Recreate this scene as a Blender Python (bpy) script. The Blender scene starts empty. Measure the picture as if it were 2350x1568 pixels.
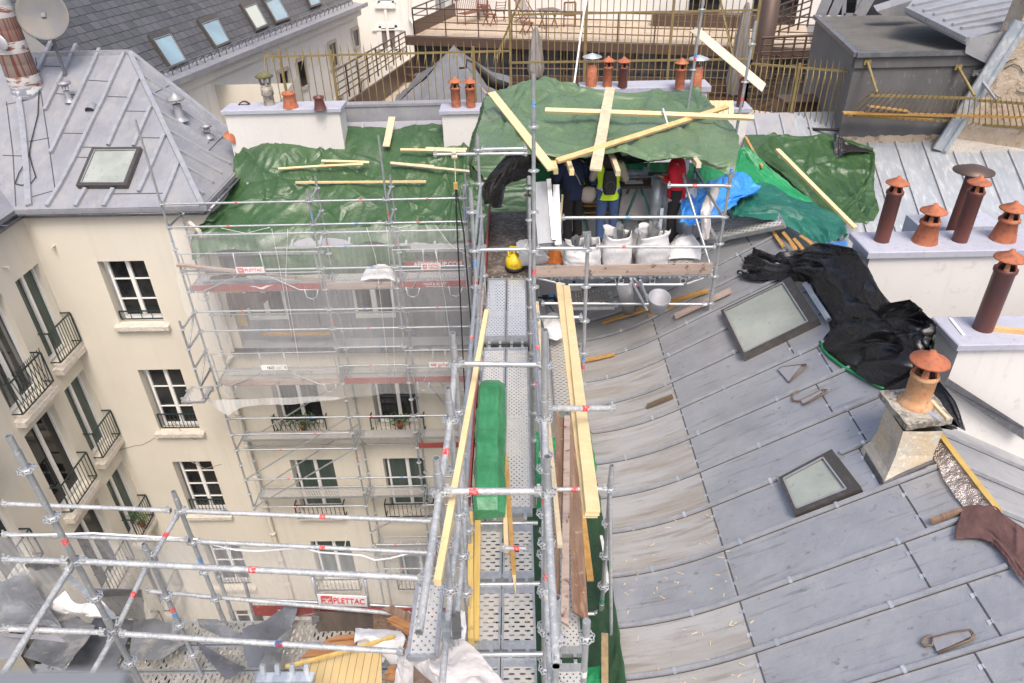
import bpy, math, random
import numpy as np
from mathutils import Vector, noise, Matrix

# ---------------------------------------------------------------- camera, world, sun, exposure
SC = bpy.context.scene
R_ = math.radians
FPX = 1652.0                    # focal length in units where the picture is 2350 wide
PIT, ROLL, YAW = R_(33.0), R_(1.55), R_(1.0)
_X = np.array([1, 0, 0.]); _F = np.array([0, math.cos(PIT), -math.sin(PIT)]); _D = np.array([0, -math.sin(PIT), -math.cos(PIT)])
CX = math.cos(ROLL)*_X + math.sin(ROLL)*_D; CD = -math.sin(ROLL)*_X + math.cos(ROLL)*_D
_Rz = np.array([[math.cos(YAW), -math.sin(YAW), 0], [math.sin(YAW), math.cos(YAW), 0], [0, 0, 1]])
CX, CD, CF = _Rz@CX, _Rz@CD, _Rz@_F
cam_d = bpy.data.cameras.new('camera'); cam = bpy.data.objects.new('camera', cam_d); SC.collection.objects.link(cam)
cam_d.sensor_width = 36; cam_d.lens = FPX/2350*36; cam_d.clip_start = 0.05; cam_d.clip_end = 500
cam.matrix_world = Matrix(((CX[0], -CD[0], -CF[0], 0), (CX[1], -CD[1], -CF[1], 0), (CX[2], -CD[2], -CF[2], 0), (0, 0, 0, 1)))
cam_d.dof.use_dof = True; cam_d.dof.focus_distance = 9.0; cam_d.dof.aperture_fstop = 3.2
SC.camera = cam
W = bpy.data.worlds.new('World'); SC.world = W; W.use_nodes = True
sky = W.node_tree.nodes.new('ShaderNodeTexSky'); sky.sky_type = 'NISHITA'; sky.sun_disc = False
SUN_EL, SUN_AZ = R_(60), R_(165)
sky.sun_elevation = SUN_EL; sky.sun_rotation = SUN_AZ; sky.air_density = 1.0; sky.dust_density = 6.0; sky.ozone_density = 1.0
bg = W.node_tree.nodes['Background']; bg.inputs['Strength'].default_value = 0.15
W.node_tree.links.new(sky.outputs['Color'], bg.inputs['Color'])
sd = bpy.data.lights.new('sun', 'SUN'); sun = bpy.data.objects.new('sun', sd); SC.collection.objects.link(sun)
sd.energy = 1.4; sd.angle = R_(20); sd.color = (1.0, 0.95, 0.88)
_sv = Vector((math.cos(SUN_EL)*math.sin(SUN_AZ), math.cos(SUN_EL)*math.cos(SUN_AZ), math.sin(SUN_EL)))
sun.rotation_euler = _sv.to_track_quat('Z', 'Y').to_euler()
SC.view_settings.view_transform = 'Standard'; SC.view_settings.look = 'None'; SC.view_settings.gamma = 1
SC.view_settings.exposure = 0.56

# ---------------------------------------------------------------- rays through the calibrated lens: where a seen point meets a KNOWN plane of the place
def ray(u, v): return CF + CX*((u-1175)/FPX) + CD*((v-784)/FPX)
def V3(a): return Vector((float(a[0]), float(a[1]), float(a[2])))
def oz(u, v, h): r = ray(u, v); return V3(r*h/r[2])
def oy(u, v, h): r = ray(u, v); return V3(r*h/r[1])
def ox(u, v, h): r = ray(u, v); return V3(r*h/r[0])
def op(u, v, p0, n):
    r = ray(u, v); n = np.array(n, float); return V3(r*(np.dot(np.array(p0, float), n)/np.dot(r, n)))
def at(u, v, d): return V3(ray(u, v)*d)
# crops of the photograph the points were read from -> common units
def _cm(a, b, k): return lambda x, y: (a+k*x, b+k*y)
c1 = _cm(0, 0, .3337); c2 = _cm(550.8, 0, .3337); c3 = _cm(1101.6, 0, .3337); c4 = _cm(1707.5, 0, .3337); c5 = _cm(0, 459, .3337)
c6 = _cm(367.2, 367.2, .3512); d1 = _cm(1009.8, 321.3, .3125); d2 = _cm(918, 688.5, .2927); d3 = _cm(918, 1101.6, .2974)
d4 = _cm(0, 1009.8, .356); d5 = _cm(459, 1147.5, .2734); d6 = _cm(367.2, 872.1, .3125); e1 = _cm(1615.7, 504.9, .322)
e2 = _cm(1615.7, 963.9, .3853); e3 = _cm(1248.5, 596.7, .3513); e4 = _cm(1193.4, 367.2, .1953)

# ---------------------------------------------------------------- mesh builder
class MB:
    def __init__(s): s.v = []; s.f = []; s.m = []; s.s = []
    def add(s, vs, fs, mi=0, sm=False):
        o = len(s.v); s.v += [tuple(p) for p in vs]
        for f in fs: s.f.append([i+o for i in f]); s.m.append(mi); s.s.append(sm)
        return s
    def quad(s, a, b, c, d, mi=0): return s.add([a, b, c, d], [(0, 1, 2, 3)], mi)
    def poly(s, pts, mi=0): return s.add(pts, [tuple(range(len(pts)))], mi)
    def prism(s, pts, vec, mi=0):
        n = len(pts); vec = Vector(vec); a = [Vector(p) for p in pts]; b = [p+vec for p in a]
        fs = [tuple(range(n))[::-1], tuple(range(n, 2*n))]+[(i, (i+1) % n, n+(i+1) % n, n+i) for i in range(n)]
        return s.add(a+b, fs, mi)
    def box(s, x0, x1, y0, y1, z0, z1, mi=0):
        return s.prism([(x0, y0, z0), (x1, y0, z0), (x1, y1, z0), (x0, y1, z0)], (0, 0, z1-z0), mi)
    def beam(s, p0, p1, w, h, up=(0, 0, 1), mi=0, rise=0.5, end0=0, end1=0):
        p0 = Vector(p0); p1 = Vector(p1); d = (p1-p0).normalized(); up = Vector(up)
        x = d.cross(up); x = x.normalized() if x.length > 1e-6 else Vector((1, 0, 0)); u = x.cross(d).normalized()
        b = -h*(1-rise); q = [p0-x*w/2+u*b, p0+x*w/2+u*b+d*end0, p0+x*w/2+u*(b+h)+d*end0, p0-x*w/2+u*(b+h)]
        r = [p1-x*w/2+u*b, p1+x*w/2+u*b+d*end1, p1+x*w/2+u*(b+h)+d*end1, p1-x*w/2+u*(b+h)]
        return s.add(q+r, [(3, 2, 1, 0), (4, 5, 6, 7), (0, 1, 5, 4), (1, 2, 6, 5), (2, 3, 7, 6), (3, 0, 4, 7)], mi)
    def tube(s, p0, p1, r, n=8, mi=0, r1=None, cap=True):
        p0 = Vector(p0); p1 = Vector(p1); d = (p1-p0)
        if d.length < 1e-6: return s
        d.normalize(); a = d.orthogonal().normalized(); b = d.cross(a); r1 = r if r1 is None else r1
        vs = []; fs = []
        for p, rr in ((p0, r), (p1, r1)):
            for i in range(n):
                t = 2*math.pi*i/n; vs.append(p+(a*math.cos(t)+b*math.sin(t))*rr)
        for i in range(n): fs.append((i, (i+1) % n, n+(i+1) % n, n+i))
        s.add(vs, fs, mi, True)
        if cap: s.add(vs, [tuple(range(n))[::-1], tuple(range(n, 2*n))], mi)
        return s
    def pipe(s, p0, p1, r, n=12, mi=0):      # open tube end with a bore
        s.tube(p0, p1, r, n, mi, cap=False); s.tube(p1, p0, r*.8, n, mi, cap=False)
        d = (Vector(p1)-Vector(p0)).normalized(); a = d.orthogonal().normalized(); b = d.cross(a); vs = []
        for rr in (r, r*.8):
            for i in range(n): t = 2*math.pi*i/n; vs.append(Vector(p1)+(a*math.cos(t)+b*math.sin(t))*rr)
        s.add(vs, [(i, (i+1) % n, n+(i+1) % n, n+i) for i in range(n)], mi); return s
    def path(s, pts, r, n=6, mi=0):
        pts = [Vector(p) for p in pts]; vs = []; fs = []; a = None
        for i, p in enumerate(pts):
            d = (pts[min(i+1, len(pts)-1)]-pts[max(i-1, 0)]).normalized()
            if a is None: a = d.orthogonal().normalized()
            a = (a-d*a.dot(d)).normalized(); b = d.cross(a)
            for k in range(n): t = 2*math.pi*k/n; vs.append(p+(a*math.cos(t)+b*math.sin(t))*r)
        for i in range(len(pts)-1):
            for k in range(n): fs.append((i*n+k, i*n+(k+1) % n, (i+1)*n+(k+1) % n, (i+1)*n+k))
        fs.append(tuple(range(n))[::-1]); fs.append(tuple(range((len(pts)-1)*n, len(pts)*n)))
        return s.add(vs, fs, mi, True)
    def lathe(s, c, prof, n=16, mi=0, axis=(0, 0, 1), sm=True, sx=1, sy=1):
        c = Vector(c); d = Vector(axis).normalized(); a = Vector((1, 0, 0)) if abs(d.z) > .9 else d.orthogonal().normalized()
        a = (a-d*a.dot(d)).normalized(); b = d.cross(a); vs = []; fs = []; k = len(prof)
        for r, h in prof:
            for i in range(n): t = 2*math.pi*i/n; vs.append(c+d*h+(a*math.cos(t)*sx+b*math.sin(t)*sy)*max(r, 1e-4))
        for j in range(k-1):
            for i in range(n): fs.append((j*n+i, j*n+(i+1) % n, (j+1)*n+(i+1) % n, (j+1)*n+i))
        return s.add(vs, fs, mi, sm)
    def grid(s, P, mi=0, sm=True, closed=False):      # P[i][j] vectors
        nr, nc = len(P), len(P[0]); vs = [p for r in P for p in r]; fs = []
        for i in range(nr-1):
            for j in range(nc-1): fs.append((i*nc+j, i*nc+j+1, (i+1)*nc+j+1, (i+1)*nc+j))
            if closed: fs.append((i*nc+nc-1, i*nc, (i+1)*nc, (i+1)*nc+nc-1))
        return s.add(vs, fs, mi, sm)

COLL = SC.collection
def _root(o):
    p = Vector((0, 0, 0))
    while o is not None: p += o.location; o = o.parent
    return p
def mk(name, mb, mats, parent=None, solid=0, label=None, offset=-1):
    me = bpy.data.meshes.new(name); me.from_pydata([tuple(map(float, p)) for p in mb.v], [], mb.f)
    me.polygons.foreach_set('material_index', mb.m); me.polygons.foreach_set('use_smooth', mb.s)
    for m in (mats if isinstance(mats, (list, tuple)) else [mats]): me.materials.append(m)
    me.update()
    o = bpy.data.objects.new(name, me); COLL.objects.link(o)
    if parent is not None: o.parent = parent; o.location = -_root(parent)
    if solid:
        md = o.modifiers.new('thickness', 'SOLIDIFY'); md.thickness = solid; md.offset = offset
    if label: o['label'] = label
    return o
def tag(o, label, cat, group=None):
    o['label'] = label; o['category'] = cat
    if group: o['group'] = group
    return o
def thing(name, label, cat, loc, group=None):
    o = bpy.data.objects.new(name, None); COLL.objects.link(o); o.location = Vector(loc); o.empty_display_size = .2
    return tag(o, label, cat, group)
def struct(name, mb, mats): o = mk(name, mb, mats); o['kind'] = 'structure'; return o

# ---------------------------------------------------------------- materials
def _nt(name):
    m = bpy.data.materials.new(name); m.use_nodes = True; nt = m.node_tree
    return m, nt, nt.nodes['Principled BSDF']
def _coord(nt, scale, rot=(0, 0, 0)):
    tc = nt.nodes.new('ShaderNodeTexCoord'); mp = nt.nodes.new('ShaderNodeMapping')
    nt.links.new(tc.outputs['Object'], mp.inputs['Vector']); mp.inputs['Scale'].default_value = scale if isinstance(scale, (tuple, list)) else (scale,)*3
    mp.inputs['Rotation'].default_value = rot; return mp.outputs['Vector']
def _noise(nt, scale, detail=5, rough=.6, dist=0, rot=(0, 0, 0)):
    n = nt.nodes.new('ShaderNodeTexNoise'); n.inputs['Scale'].default_value = 1; n.inputs['Detail'].default_value = detail
    n.inputs['Roughness'].default_value = rough; n.inputs['Distortion'].default_value = dist
    nt.links.new(_coord(nt, scale, rot), n.inputs['Vector']); return n.outputs['Fac']
def _mr(nt, val, lo, hi, a=0, b=1):
    n = nt.nodes.new('ShaderNodeMapRange'); nt.links.new(val, n.inputs['Value'])
    for k, x in zip(('From Min', 'From Max', 'To Min', 'To Max'), (lo, hi, a, b)): n.inputs[k].default_value = x
    return n.outputs['Result']
def _mix(nt, fac, a, b):
    n = nt.nodes.new('ShaderNodeMix'); n.data_type = 'RGBA'
    for k, x in ((0, fac), (6, a), (7, b)):
        if hasattr(x, 'is_output'): nt.links.new(x, n.inputs[k])
        else: n.inputs[k].default_value = x if k == 0 else (*x, 1)
    return n.outputs[2]
def _math(nt, op_, a, b=None, c=None):
    n = nt.nodes.new('ShaderNodeMath'); n.operation = op_
    for i, x in enumerate((a, b, c)):
        if x is None: continue
        if hasattr(x, 'is_output'): nt.links.new(x, n.inputs[i])
        else: n.inputs[i].default_value = x
    return n.outputs[0]
def M(name, col, rough=.6, metal=0, layers=(), bump=None, rvar=None, alpha=None, spec=None, rot=(0, 0, 0)):
    """layers: (scale, lo, hi, colour, strength[, distortion])"""
    m, nt, b = _nt(name); c = col
    for L in layers:
        f = _mr(nt, _noise(nt, L[0], 6, .62, L[5] if len(L) > 5 else 0, rot), L[1], L[2], 0, L[4]); c = _mix(nt, f, c, L[3])
    if hasattr(c, 'is_output'): nt.links.new(c, b.inputs['Base Color'])
    else: b.inputs['Base Color'].default_value = (*c, 1)
    b.inputs['Roughness'].default_value = rough; b.inputs['Metallic'].default_value = metal
    if spec is not None: b.inputs['Specular IOR Level'].default_value = spec
    if rvar: nt.links.new(_mr(nt, _noise(nt, rvar[0]), .35, .65, rvar[1], rvar[2]), b.inputs['Roughness'])
    if bump:
        bn = nt.nodes.new('ShaderNodeBump'); bn.inputs['Strength'].default_value = bump[1]; bn.inputs['Distance'].default_value = bump[2]
        nt.links.new(_noise(nt, bump[0], 6, .65), bn.inputs['Height']); nt.links.new(bn.outputs[0], b.inputs['Normal'])
    if alpha is not None:
        b.inputs['Alpha'].default_value = alpha
    return m
def holes(name, col, px, py, rx, ry, grime=(.5, .45, .38), gstr=.5, swap=False, rough=.5, metal=.2):
    """steel sheet with a staggered pattern of real see-through holes"""
    m, nt, b = _nt(name)
    f = _mr(nt, _noise(nt, (6, 6, 6), 6, .7), .42, .66, 0, gstr); c = _mix(nt, f, col, grime)
    f2 = _mr(nt, _noise(nt, (40, 40, 40), 3, .7), .5, .7, 0, .35); c = _mix(nt, f2, c, (.62, .63, .64))
    nt.links.new(c, b.inputs['Base Color']); b.inputs['Roughness'].default_value = rough; b.inputs['Metallic'].default_value = metal
    tc = nt.nodes.new('ShaderNodeTexCoord'); sp = nt.nodes.new('ShaderNodeSeparateXYZ'); nt.links.new(tc.outputs['Object'], sp.inputs[0])
    X, Y = sp.outputs[0], sp.outputs[1]
    if swap: X, Y = Y, X
    yy = _math(nt, 'DIVIDE', Y, py); row = _math(nt, 'FLOOR', yy); fy = _math(nt, 'SUBTRACT', _math(nt, 'FRACT', yy), .5)
    odd = _math(nt, 'MULTIPLY', _math(nt, 'PINGPONG', row, 1.0), .5)
    fx = _math(nt, 'SUBTRACT', _math(nt, 'FRACT', _math(nt, 'ADD', _math(nt, 'DIVIDE', X, px), odd)), .5)
    ax = _math(nt, 'MULTIPLY', fx, px); ay = _math(nt, 'MULTIPLY', fy, py)
    q = _math(nt, 'ADD', _math(nt, 'POWER', _math(nt, 'DIVIDE', _math(nt, 'ABSOLUTE', ax), rx), 2.6), _math(nt, 'POWER', _math(nt, 'DIVIDE', _math(nt, 'ABSOLUTE', ay), ry), 2.6))
    h = _math(nt, 'LESS_THAN', q, 1.0); tr = nt.nodes.new('ShaderNodeBsdfTransparent'); mx = nt.nodes.new('ShaderNodeMixShader')
    nt.links.new(h, mx.inputs[0]); nt.links.new(b.outputs[0], mx.inputs[1]); nt.links.new(tr.outputs[0], mx.inputs[2])
    nt.links.new(mx.outputs[0], nt.nodes['Material Output'].inputs['Surface']); return m
def netmat(name, fac, col=(.78, .79, .8)):
    m, nt, b = _nt(name); b.inputs['Base Color'].default_value = (*col, 1); b.inputs['Roughness'].default_value = .9
    tr = nt.nodes.new('ShaderNodeBsdfTransparent'); mx = nt.nodes.new('ShaderNodeMixShader')
    f = _mr(nt, _noise(nt, (1.2, 1.2, .5), 3), .35, .65, fac*.75, fac*1.3)
    w = nt.nodes.new('ShaderNodeTexWave'); w.inputs['Scale'].default_value = 9; w.inputs['Distortion'].default_value = .6
    nt.links.new(_coord(nt, (.3, .3, .02)), w.inputs['Vector']); f = _math(nt, 'MULTIPLY', f, _mr(nt, w.outputs['Fac'], 0, 1, .9, 1.06))
    nt.links.new(f, mx.inputs[0]); nt.links.new(tr.outputs[0], mx.inputs[1]); nt.links.new(b.outputs[0], mx.inputs[2])
    nt.links.new(mx.outputs[0], nt.nodes['Material Output'].inputs['Surface']); return m
def brick(name, c1_, c2_, mortar, sc, bw, bh, rot=(0, 0, 0), rough=.7, msize=.02, bump=.3):
    m, nt, b = _nt(name); t = nt.nodes.new('ShaderNodeTexBrick'); nt.links.new(_coord(nt, sc, rot), t.inputs['Vector'])
    t.inputs['Color1'].default_value = (*c1_, 1); t.inputs['Color2'].default_value = (*c2_, 1); t.inputs['Mortar'].default_value = (*mortar, 1)
    t.inputs['Scale'].default_value = 1; t.inputs['Brick Width'].default_value = bw; t.inputs['Row Height'].default_value = bh; t.inputs['Mortar Size'].default_value = msize
    f = _mr(nt, _noise(nt, 1.5), .4, .65, 0, .35); c = _mix(nt, f, t.outputs['Color'], tuple(x*1.5 for x in c1_))
    nt.links.new(c, b.inputs['Base Color']); b.inputs['Roughness'].default_value = rough
    bn = nt.nodes.new('ShaderNodeBump'); bn.inputs['Strength'].default_value = bump; bn.inputs['Distance'].default_value = .02; bn.invert = True
    nt.links.new(t.outputs['Fac'], bn.inputs['Height']); nt.links.new(bn.outputs[0], b.inputs['Normal']); return m

GALV = M('galvanised tube', (.46, .48, .50), .42, .6, [((9, 9, 9), .45, .6, (.34, .36, .38), .6), ((30, 30, 30), .58, .68, (.74, .74, .72), .6)], ((60, 60, 60), .25, .004))
GALVD = M('plaster spattered tube', (.38, .40, .42), .5, .4, [((9, 9, 9), .42, .62, (.58, .58, .57), .8), ((40, 40, 40), .52, .64, (.74, .73, .70), .7)], ((70, 70, 70), .4, .006))
ROSET = M('cast rosette', (.56, .58, .59), .45, .5, [((30, 30, 30), .4, .6, (.45, .46, .47), .6)])
ZINC = M('roof zinc', (.41, .42, .445), .38, .45, [((1.4, 1.4, 1.4), .38, .65, (.31, .32, .345), .75), ((.9, 4, .9), .5, .66, (.40, .40, .415), .6), ((1.5, 22, 1.5), .57, .68, (.22, .205, .20), .55), ((9, 12, 9), .62, .7, (.14, .135, .13), .55)], ((2.6, 2.6, 2.6), .3, .06), rvar=((3, 3, 3), .3, .52))
ZINCB = M('zinc batten', (.41, .42, .445), .4, .4, [((6, 6, 6), .4, .65, (.3, .31, .34), .7), ((30, 30, 30), .55, .7, (.55, .55, .55), .4)])
ZINCL = M('pale old zinc', (.335, .34, .37), .5, .35, [((1.2, 1.2, 1.2), .4, .62, (.27, .275, .305), .8), ((3, 1.5, 3), .5, .7, (.40, .385, .365), .7), ((14, 3, 9), .56, .7, (.22, .21, .21), .5)], ((6, 6, 6), .15, .02))
ZINCW = M('new bright zinc', (.52, .56, .6), .4, .5, [((2.5, .7, 1.5), .38, .62, (.36, .42, .5), .8), ((9, 3, 5), .5, .66, (.72, .75, .76), .8)], ((6, 6, 6), .15, .02))
ZINCF = M('streaked pale zinc', (.36, .385, .42), .45, .4, [((2.5, .7, 1.5), .38, .62, (.27, .30, .34), .8), ((9, 2, 4), .52, .66, (.50, .52, .54), .7)], ((4, 4, 4), .2, .04))
ZINCS = M('stained zinc', (.34, .335, .33), .6, .2, [((.8, 4.5, .8), .44, .62, (.30, .27, .235), .8), ((.6, 3, .6), .48, .6, (.385, .385, .39), .9), ((1.4, 14, 1.4), .55, .66, (.19, .17, .15), .6), ((1, 22, 1), .5, .66, (.42, .41, .40), .5), ((35, 35, 35), .62, .7, (.14, .13, .12), .5)], ((7, 7, 7), .2, .02))
ZINCK = M('dark zinc', (.14, .145, .16), .4, .5, [((3, 3, 3), .4, .62, (.22, .22, .24), .8), ((12, 12, 12), .55, .7, (.34, .33, .31), .5)], ((8, 8, 8), .25, .02))
SEAM_SHADE = M('lap joint and painted batten shade', (.06, .06, .065), .8)  # dark joints, and the shade line painted beside the right roof's battens
CREAM = M('cream render', (.70, .655, .555), .9, 0, [((.25, .25, .25), .4, .62, (.61, .565, .49), .7), ((3.5, 3.5, .22), .54, .72, (.56, .51, .43), .4), ((1.1, 1.1, .8), .58, .7, (.62, .565, .47), .5), ((25, 25, 25), .5, .6, (.66, .61, .53), .4)], ((60, 60, 60), .12, .006))
WHITEW = M('white render', (.67, .655, .64), .9, 0, [((.5, .5, .25), .42, .62, (.61, .59, .57), .7), ((4, 4, .4), .56, .7, (.50, .48, .45), .45), ((6, 6, 6), .58, .68, (.45, .42, .39), .4)], ((50, 50, 50), .12, .005))
LAV = M('lavender cement cap', (.37, .38, .46), .8, 0, [((2, 2, 2), .4, .6, (.42, .43, .50), .8), ((14, 14, 14), .54, .66, (.29, .29, .34), .6)], ((40, 40, 40), .15, .004))
STONE = M('sill stone', (.62, .57, .50), .9, 0, [((6, 6, 6), .45, .6, (.50, .45, .39), .6), ((20, 20, 20), .56, .66, (.3, .27, .24), .6)], ((18, 18, 18), .8, .03))
TERRA = M('terracotta', (.44, .145, .07), .8, 0, [((8, 8, 8), .4, .62, (.33, .105, .055), .8), ((16, 16, 16), .52, .68, (.17, .08, .06), .75), ((5, 5, 9), .56, .66, (.50, .26, .16), .6)], ((30, 30, 30), .15, .005))
TERRD = M('dark glazed clay', (.11, .042, .036), .4, 0, [((6, 6, 3), .4, .62, (.17, .05, .035), .7), ((18, 18, 18), .58, .7, (.09, .05, .045), .5)])
TERRP = M('pale weathered clay', (.50, .25, .12), .8, 0, [((7, 7, 7), .4, .6, (.55, .36, .21), .8), ((16, 16, 16), .52, .66, (.40, .14, .06), .8)])
SLATE = brick('slate', (.062, .064, .07), (.095, .095, .105), (.02, .02, .023), 1, .33, .2, rough=.6, msize=.012, bump=.6)
FRAMEW = M('white window paint', (.80, .79, .77), .5)
BROWN = M('brown anodised metal', (.105, .07, .055), .45, .3)
BRASS = M('brass toned fence paint', (.30, .225, .095), .5, .35, [((8, 8, 8), .45, .65, (.2, .15, .07), .6)])
IRON = M('dark green iron', (.03, .05, .052), .45, .3)
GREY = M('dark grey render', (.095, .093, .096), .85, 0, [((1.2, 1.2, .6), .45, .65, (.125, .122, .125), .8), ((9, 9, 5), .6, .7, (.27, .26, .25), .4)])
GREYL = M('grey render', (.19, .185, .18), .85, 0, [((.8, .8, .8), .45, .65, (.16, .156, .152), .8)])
FELT = M('roof felt', (.125, .12, .108), .9, 0, [((1.5, 1.5, 1.5), .42, .62, (.085, .08, .075), .8), ((12, 12, 12), .5, .65, (.17, .16, .14), .5)], ((60, 60, 60), .3, .005))
GLASSD = M('dark window glass', (.010, .011, .013), .06, 0, [((.8, .8, .4), .45, .6, (.035, .037, .04), .8)])
GLASSG = M('green curtained glass', (.05, .075, .065), .1, 0, [((6, 6, .4), .4, .6, (.09, .115, .10), .8)])
GLASSS = M('skylight glass', (.27, .30, .275), .09, 0, [((1.6, 1.6, 1.6), .4, .65, (.36, .385, .355), .8), ((9, 9, 9), .6, .7, (.16, .17, .16), .5)], rvar=((2, 2, 2), .05, .2))
GLASSB = M('blue blind glass', (.25, .36, .42), .15, 0, [((.7, .7, .7), .4, .6, (.19, .27, .33), .8)])
SKYF = M('skylight frame', (.085, .078, .072), .4, .4, [((10, 10, 10), .5, .7, (.15, .14, .13), .5)])
WOODN = M('new pine', (.74, .58, .32), .6, 0, [((3, 3, 3), .42, .6, (.68, .50, .26), .6), ((14, 14, 14), .5, .64, (.78, .65, .40), .5), ((9, 9, 9), .66, .7, (.40, .24, .10), .6)], ((40, 8, 40), .15, .003))
WOODN2 = M('orange pine', (.66, .44, .21), .6, 0, [((5, 5, 5), .42, .6, (.58, .36, .15), .7), ((14, 14, 14), .5, .64, (.74, .56, .30), .5), ((9, 9, 9), .62, .68, (.32, .17, .07), .7)], ((40, 8, 40), .15, .003))
WOODN3 = M('greying pine', (.60, .50, .34), .7, 0, [((5, 5, 5), .42, .6, (.46, .38, .27), .7), ((12, 12, 12), .5, .64, (.70, .60, .42), .5), ((8, 8, 8), .6, .68, (.27, .19, .12), .6)], ((40, 8, 40), .15, .003))
WOODY = M('yellow shuttering board', (.64, .46, .15), .65, 0, [((20, 1.2, 20), .42, .6, (.52, .34, .10), .75), ((9, 9, 9), .6, .68, (.34, .20, .08), .7)], ((40, 8, 40), .15, .003))
WOODO = M('orange batten', (.50, .29, .09), .65, 0, [((15, 15, 15), .45, .6, (.38, .2, .06), .7)])
WOODB = M('old brown board', (.24, .16, .115), .8, 0, [((14, 1.2, 14), .42, .62, (.15, .075, .045), .85), ((20, 3, 20), .55, .7, (.40, .28, .19), .7), ((8, 8, 8), .6, .68, (.42, .35, .28), .7)], ((30, 5, 30), .3, .006))
WOODG = M('weathered grey board', (.40, .32, .27), .85, 0, [((1.3, 14, 14), .42, .62, (.29, .215, .185), .85), ((7, 7, 7), .6, .66, (.12, .05, .04), .9)], ((6, 30, 30), .3, .005))
WOODP = M('dark pallet board', (.085, .065, .052), .9, 0, [((4, 4, 1), .45, .62, (.14, .11, .09), .7)], ((20, 20, 4), .4, .01))
PLY = M('film faced plywood', (.10, .08, .068), .6, 0, [((5, 5, 5), .45, .6, (.22, .19, .16), .8), ((14, 14, 14), .54, .64, (.42, .38, .33), .7)])
REDB = M('red toe board', (.27, .055, .05), .6, 0, [((5, 5, 5), .5, .7, (.28, .09, .08), .7), ((30, 30, 30), .6, .7, (.55, .5, .48), .6)])
REDS = M('red sticker', (.62, .05, .06), .5, 0, [((60, 60, 60), .5, .6, (.7, .62, .6), .7)]); BLUES = M('blue sticker', (.08, .25, .55), .5, 0, [((60, 60, 60), .52, .62, (.6, .65, .7), .7)]); SIGNW = M('white sign', (.82, .82, .82), .5)
REDT = M('red lettering', (.62, .03, .06), .5); WHITET = M('white lettering', (.75, .7, .7), .6); DARKT = M('dark lettering', (.05, .07, .06), .6)
def tarp(name, a, b, c=None, rough=.34, sc=40):
    return M(name, a, rough, 0, [((1.2, 1.2, 1.2), .4, .62, b, .8)]+([((5, 5, 5), .55, .7, c, .5)] if c else []), ((9, 9, 9), .35, .05), rvar=((4, 4, 4), rough-.08, rough+.16), spec=.6)
TGREEN = tarp('green tarpaulin', (.044, .10, .036), (.032, .078, .029), (.066, .13, .052), .3)
TGREENP = tarp('faded green tarpaulin', (.115, .18, .095), (.09, .148, .075), (.155, .22, .13), .32)
TGREENB = tarp('bright green tarpaulin', (.015, .26, .09), (.01, .17, .06), (.05, .36, .15), .4)
TGREEND = tarp('dark green tarpaulin', (.035, .09, .04), (.022, .065, .03), (.06, .125, .06), .4)
TEAL = tarp('teal tarpaulin', (.012, .13, .095), (.008, .085, .065), (.03, .19, .14), .45)
TBLUE = tarp('blue tarpaulin', (.05, .31, .82), (.03, .22, .68), (.14, .45, .9), .35)
TBLACK = tarp('black tarpaulin', (.014, .013, .015), (.02, .019, .021), None, .2)
TBAG = M('white woven sack', (.68, .68, .69), .6, 0, [((5, 5, 5), .45, .62, (.66, .65, .65), .7), ((25, 25, 25), .6, .7, (.55, .48, .4), .4)], ((14, 14, 14), .5, .03))
TWHITE = M('off white sheet', (.74, .70, .68), .7, 0, [((2, 2, 2), .4, .62, (.66, .61, .58), .7), ((14, 14, 14), .6, .68, (.45, .32, .22), .5)], ((10, 10, 10), .4, .03))
TBROWN = M('brown underlay', (.105, .055, .052), .9, 0, [((3, 3, 3), .4, .6, (.14, .075, .07), .8)], ((25, 25, 25), .4, .02))
FOIL = M('foil insulation', (.66, .60, .57), .24, .85, [((4, 4, 4), .42, .6, (.5, .42, .38), .8)], ((9, 9, 9), .9, .06))
TENT = M('grey tent cloth', (.135, .14, .155), .8, 0, [((1.5, 1.5, 1.5), .4, .6, (.17, .175, .19), .8)], ((5, 5, 5), .5, .08))
DSTEEL = (.50, .50, .495)
DECKA = holes('perforated deck', DSTEEL, .062, .036, .0078, .0082, (.62, .58, .53), .7)
DECKB = holes('perforated deck clean', (.55, .59, .66), .052, .05, .009, .011, (.66, .69, .72), .6, rough=.35, metal=.3)
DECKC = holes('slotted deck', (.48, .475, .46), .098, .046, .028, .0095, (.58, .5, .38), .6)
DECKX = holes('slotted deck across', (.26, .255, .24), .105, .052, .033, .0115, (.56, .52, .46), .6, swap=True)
DECKF = holes('far perforated deck', (.46, .455, .45), .07, .06, .014, .014, (.50, .46, .41), .8)
DECKR = holes('roof deck', (.60, .585, .56), .085, .062, .019, .014, (.66, .62, .56), .5)
NET1 = netmat('debris netting', .19, (.85, .86, .87)); NETN = netmat('near debris netting', .34, (.72, .72, .72)); NET2 = netmat('bunched netting', .38)
CONC = M('lichen concrete', (.36, .33, .29), .95, 0, [((9, 9, 9), .45, .58, (.13, .12, .10), .85), ((22, 22, 22), .5, .6, (.5, .46, .38), .7)], ((30, 30, 30), .8, .02))
PLAS = M('stained plaster', (.52, .48, .41), .9, 0, [((3, 3, 3), .42, .6, (.56, .44, .28), .75), ((6, 6, 4), .52, .64, (.42, .36, .30), .7), ((18, 18, 18), .56, .66, (.7, .66, .58), .8)], ((14, 14, 14), .5, .03))
CRACK = M('crumbling ochre plaster', (.40, .32, .24), .95, 0, [((1.6, 1.6, 1.6), .42, .6, (.50, .43, .35), .8), ((5, 5, 5), .56, .64, (.20, .15, .11), .7)], ((8, 8, 8), .8, .06))
PLASTIC = M('yellow gas bottle paint', (.75, .52, .02), .4); BLACKR = M('black rubber', (.02, .02, .02), .6); ORNG = M('orange cloth', (.48, .14, .025), .8)
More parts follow.
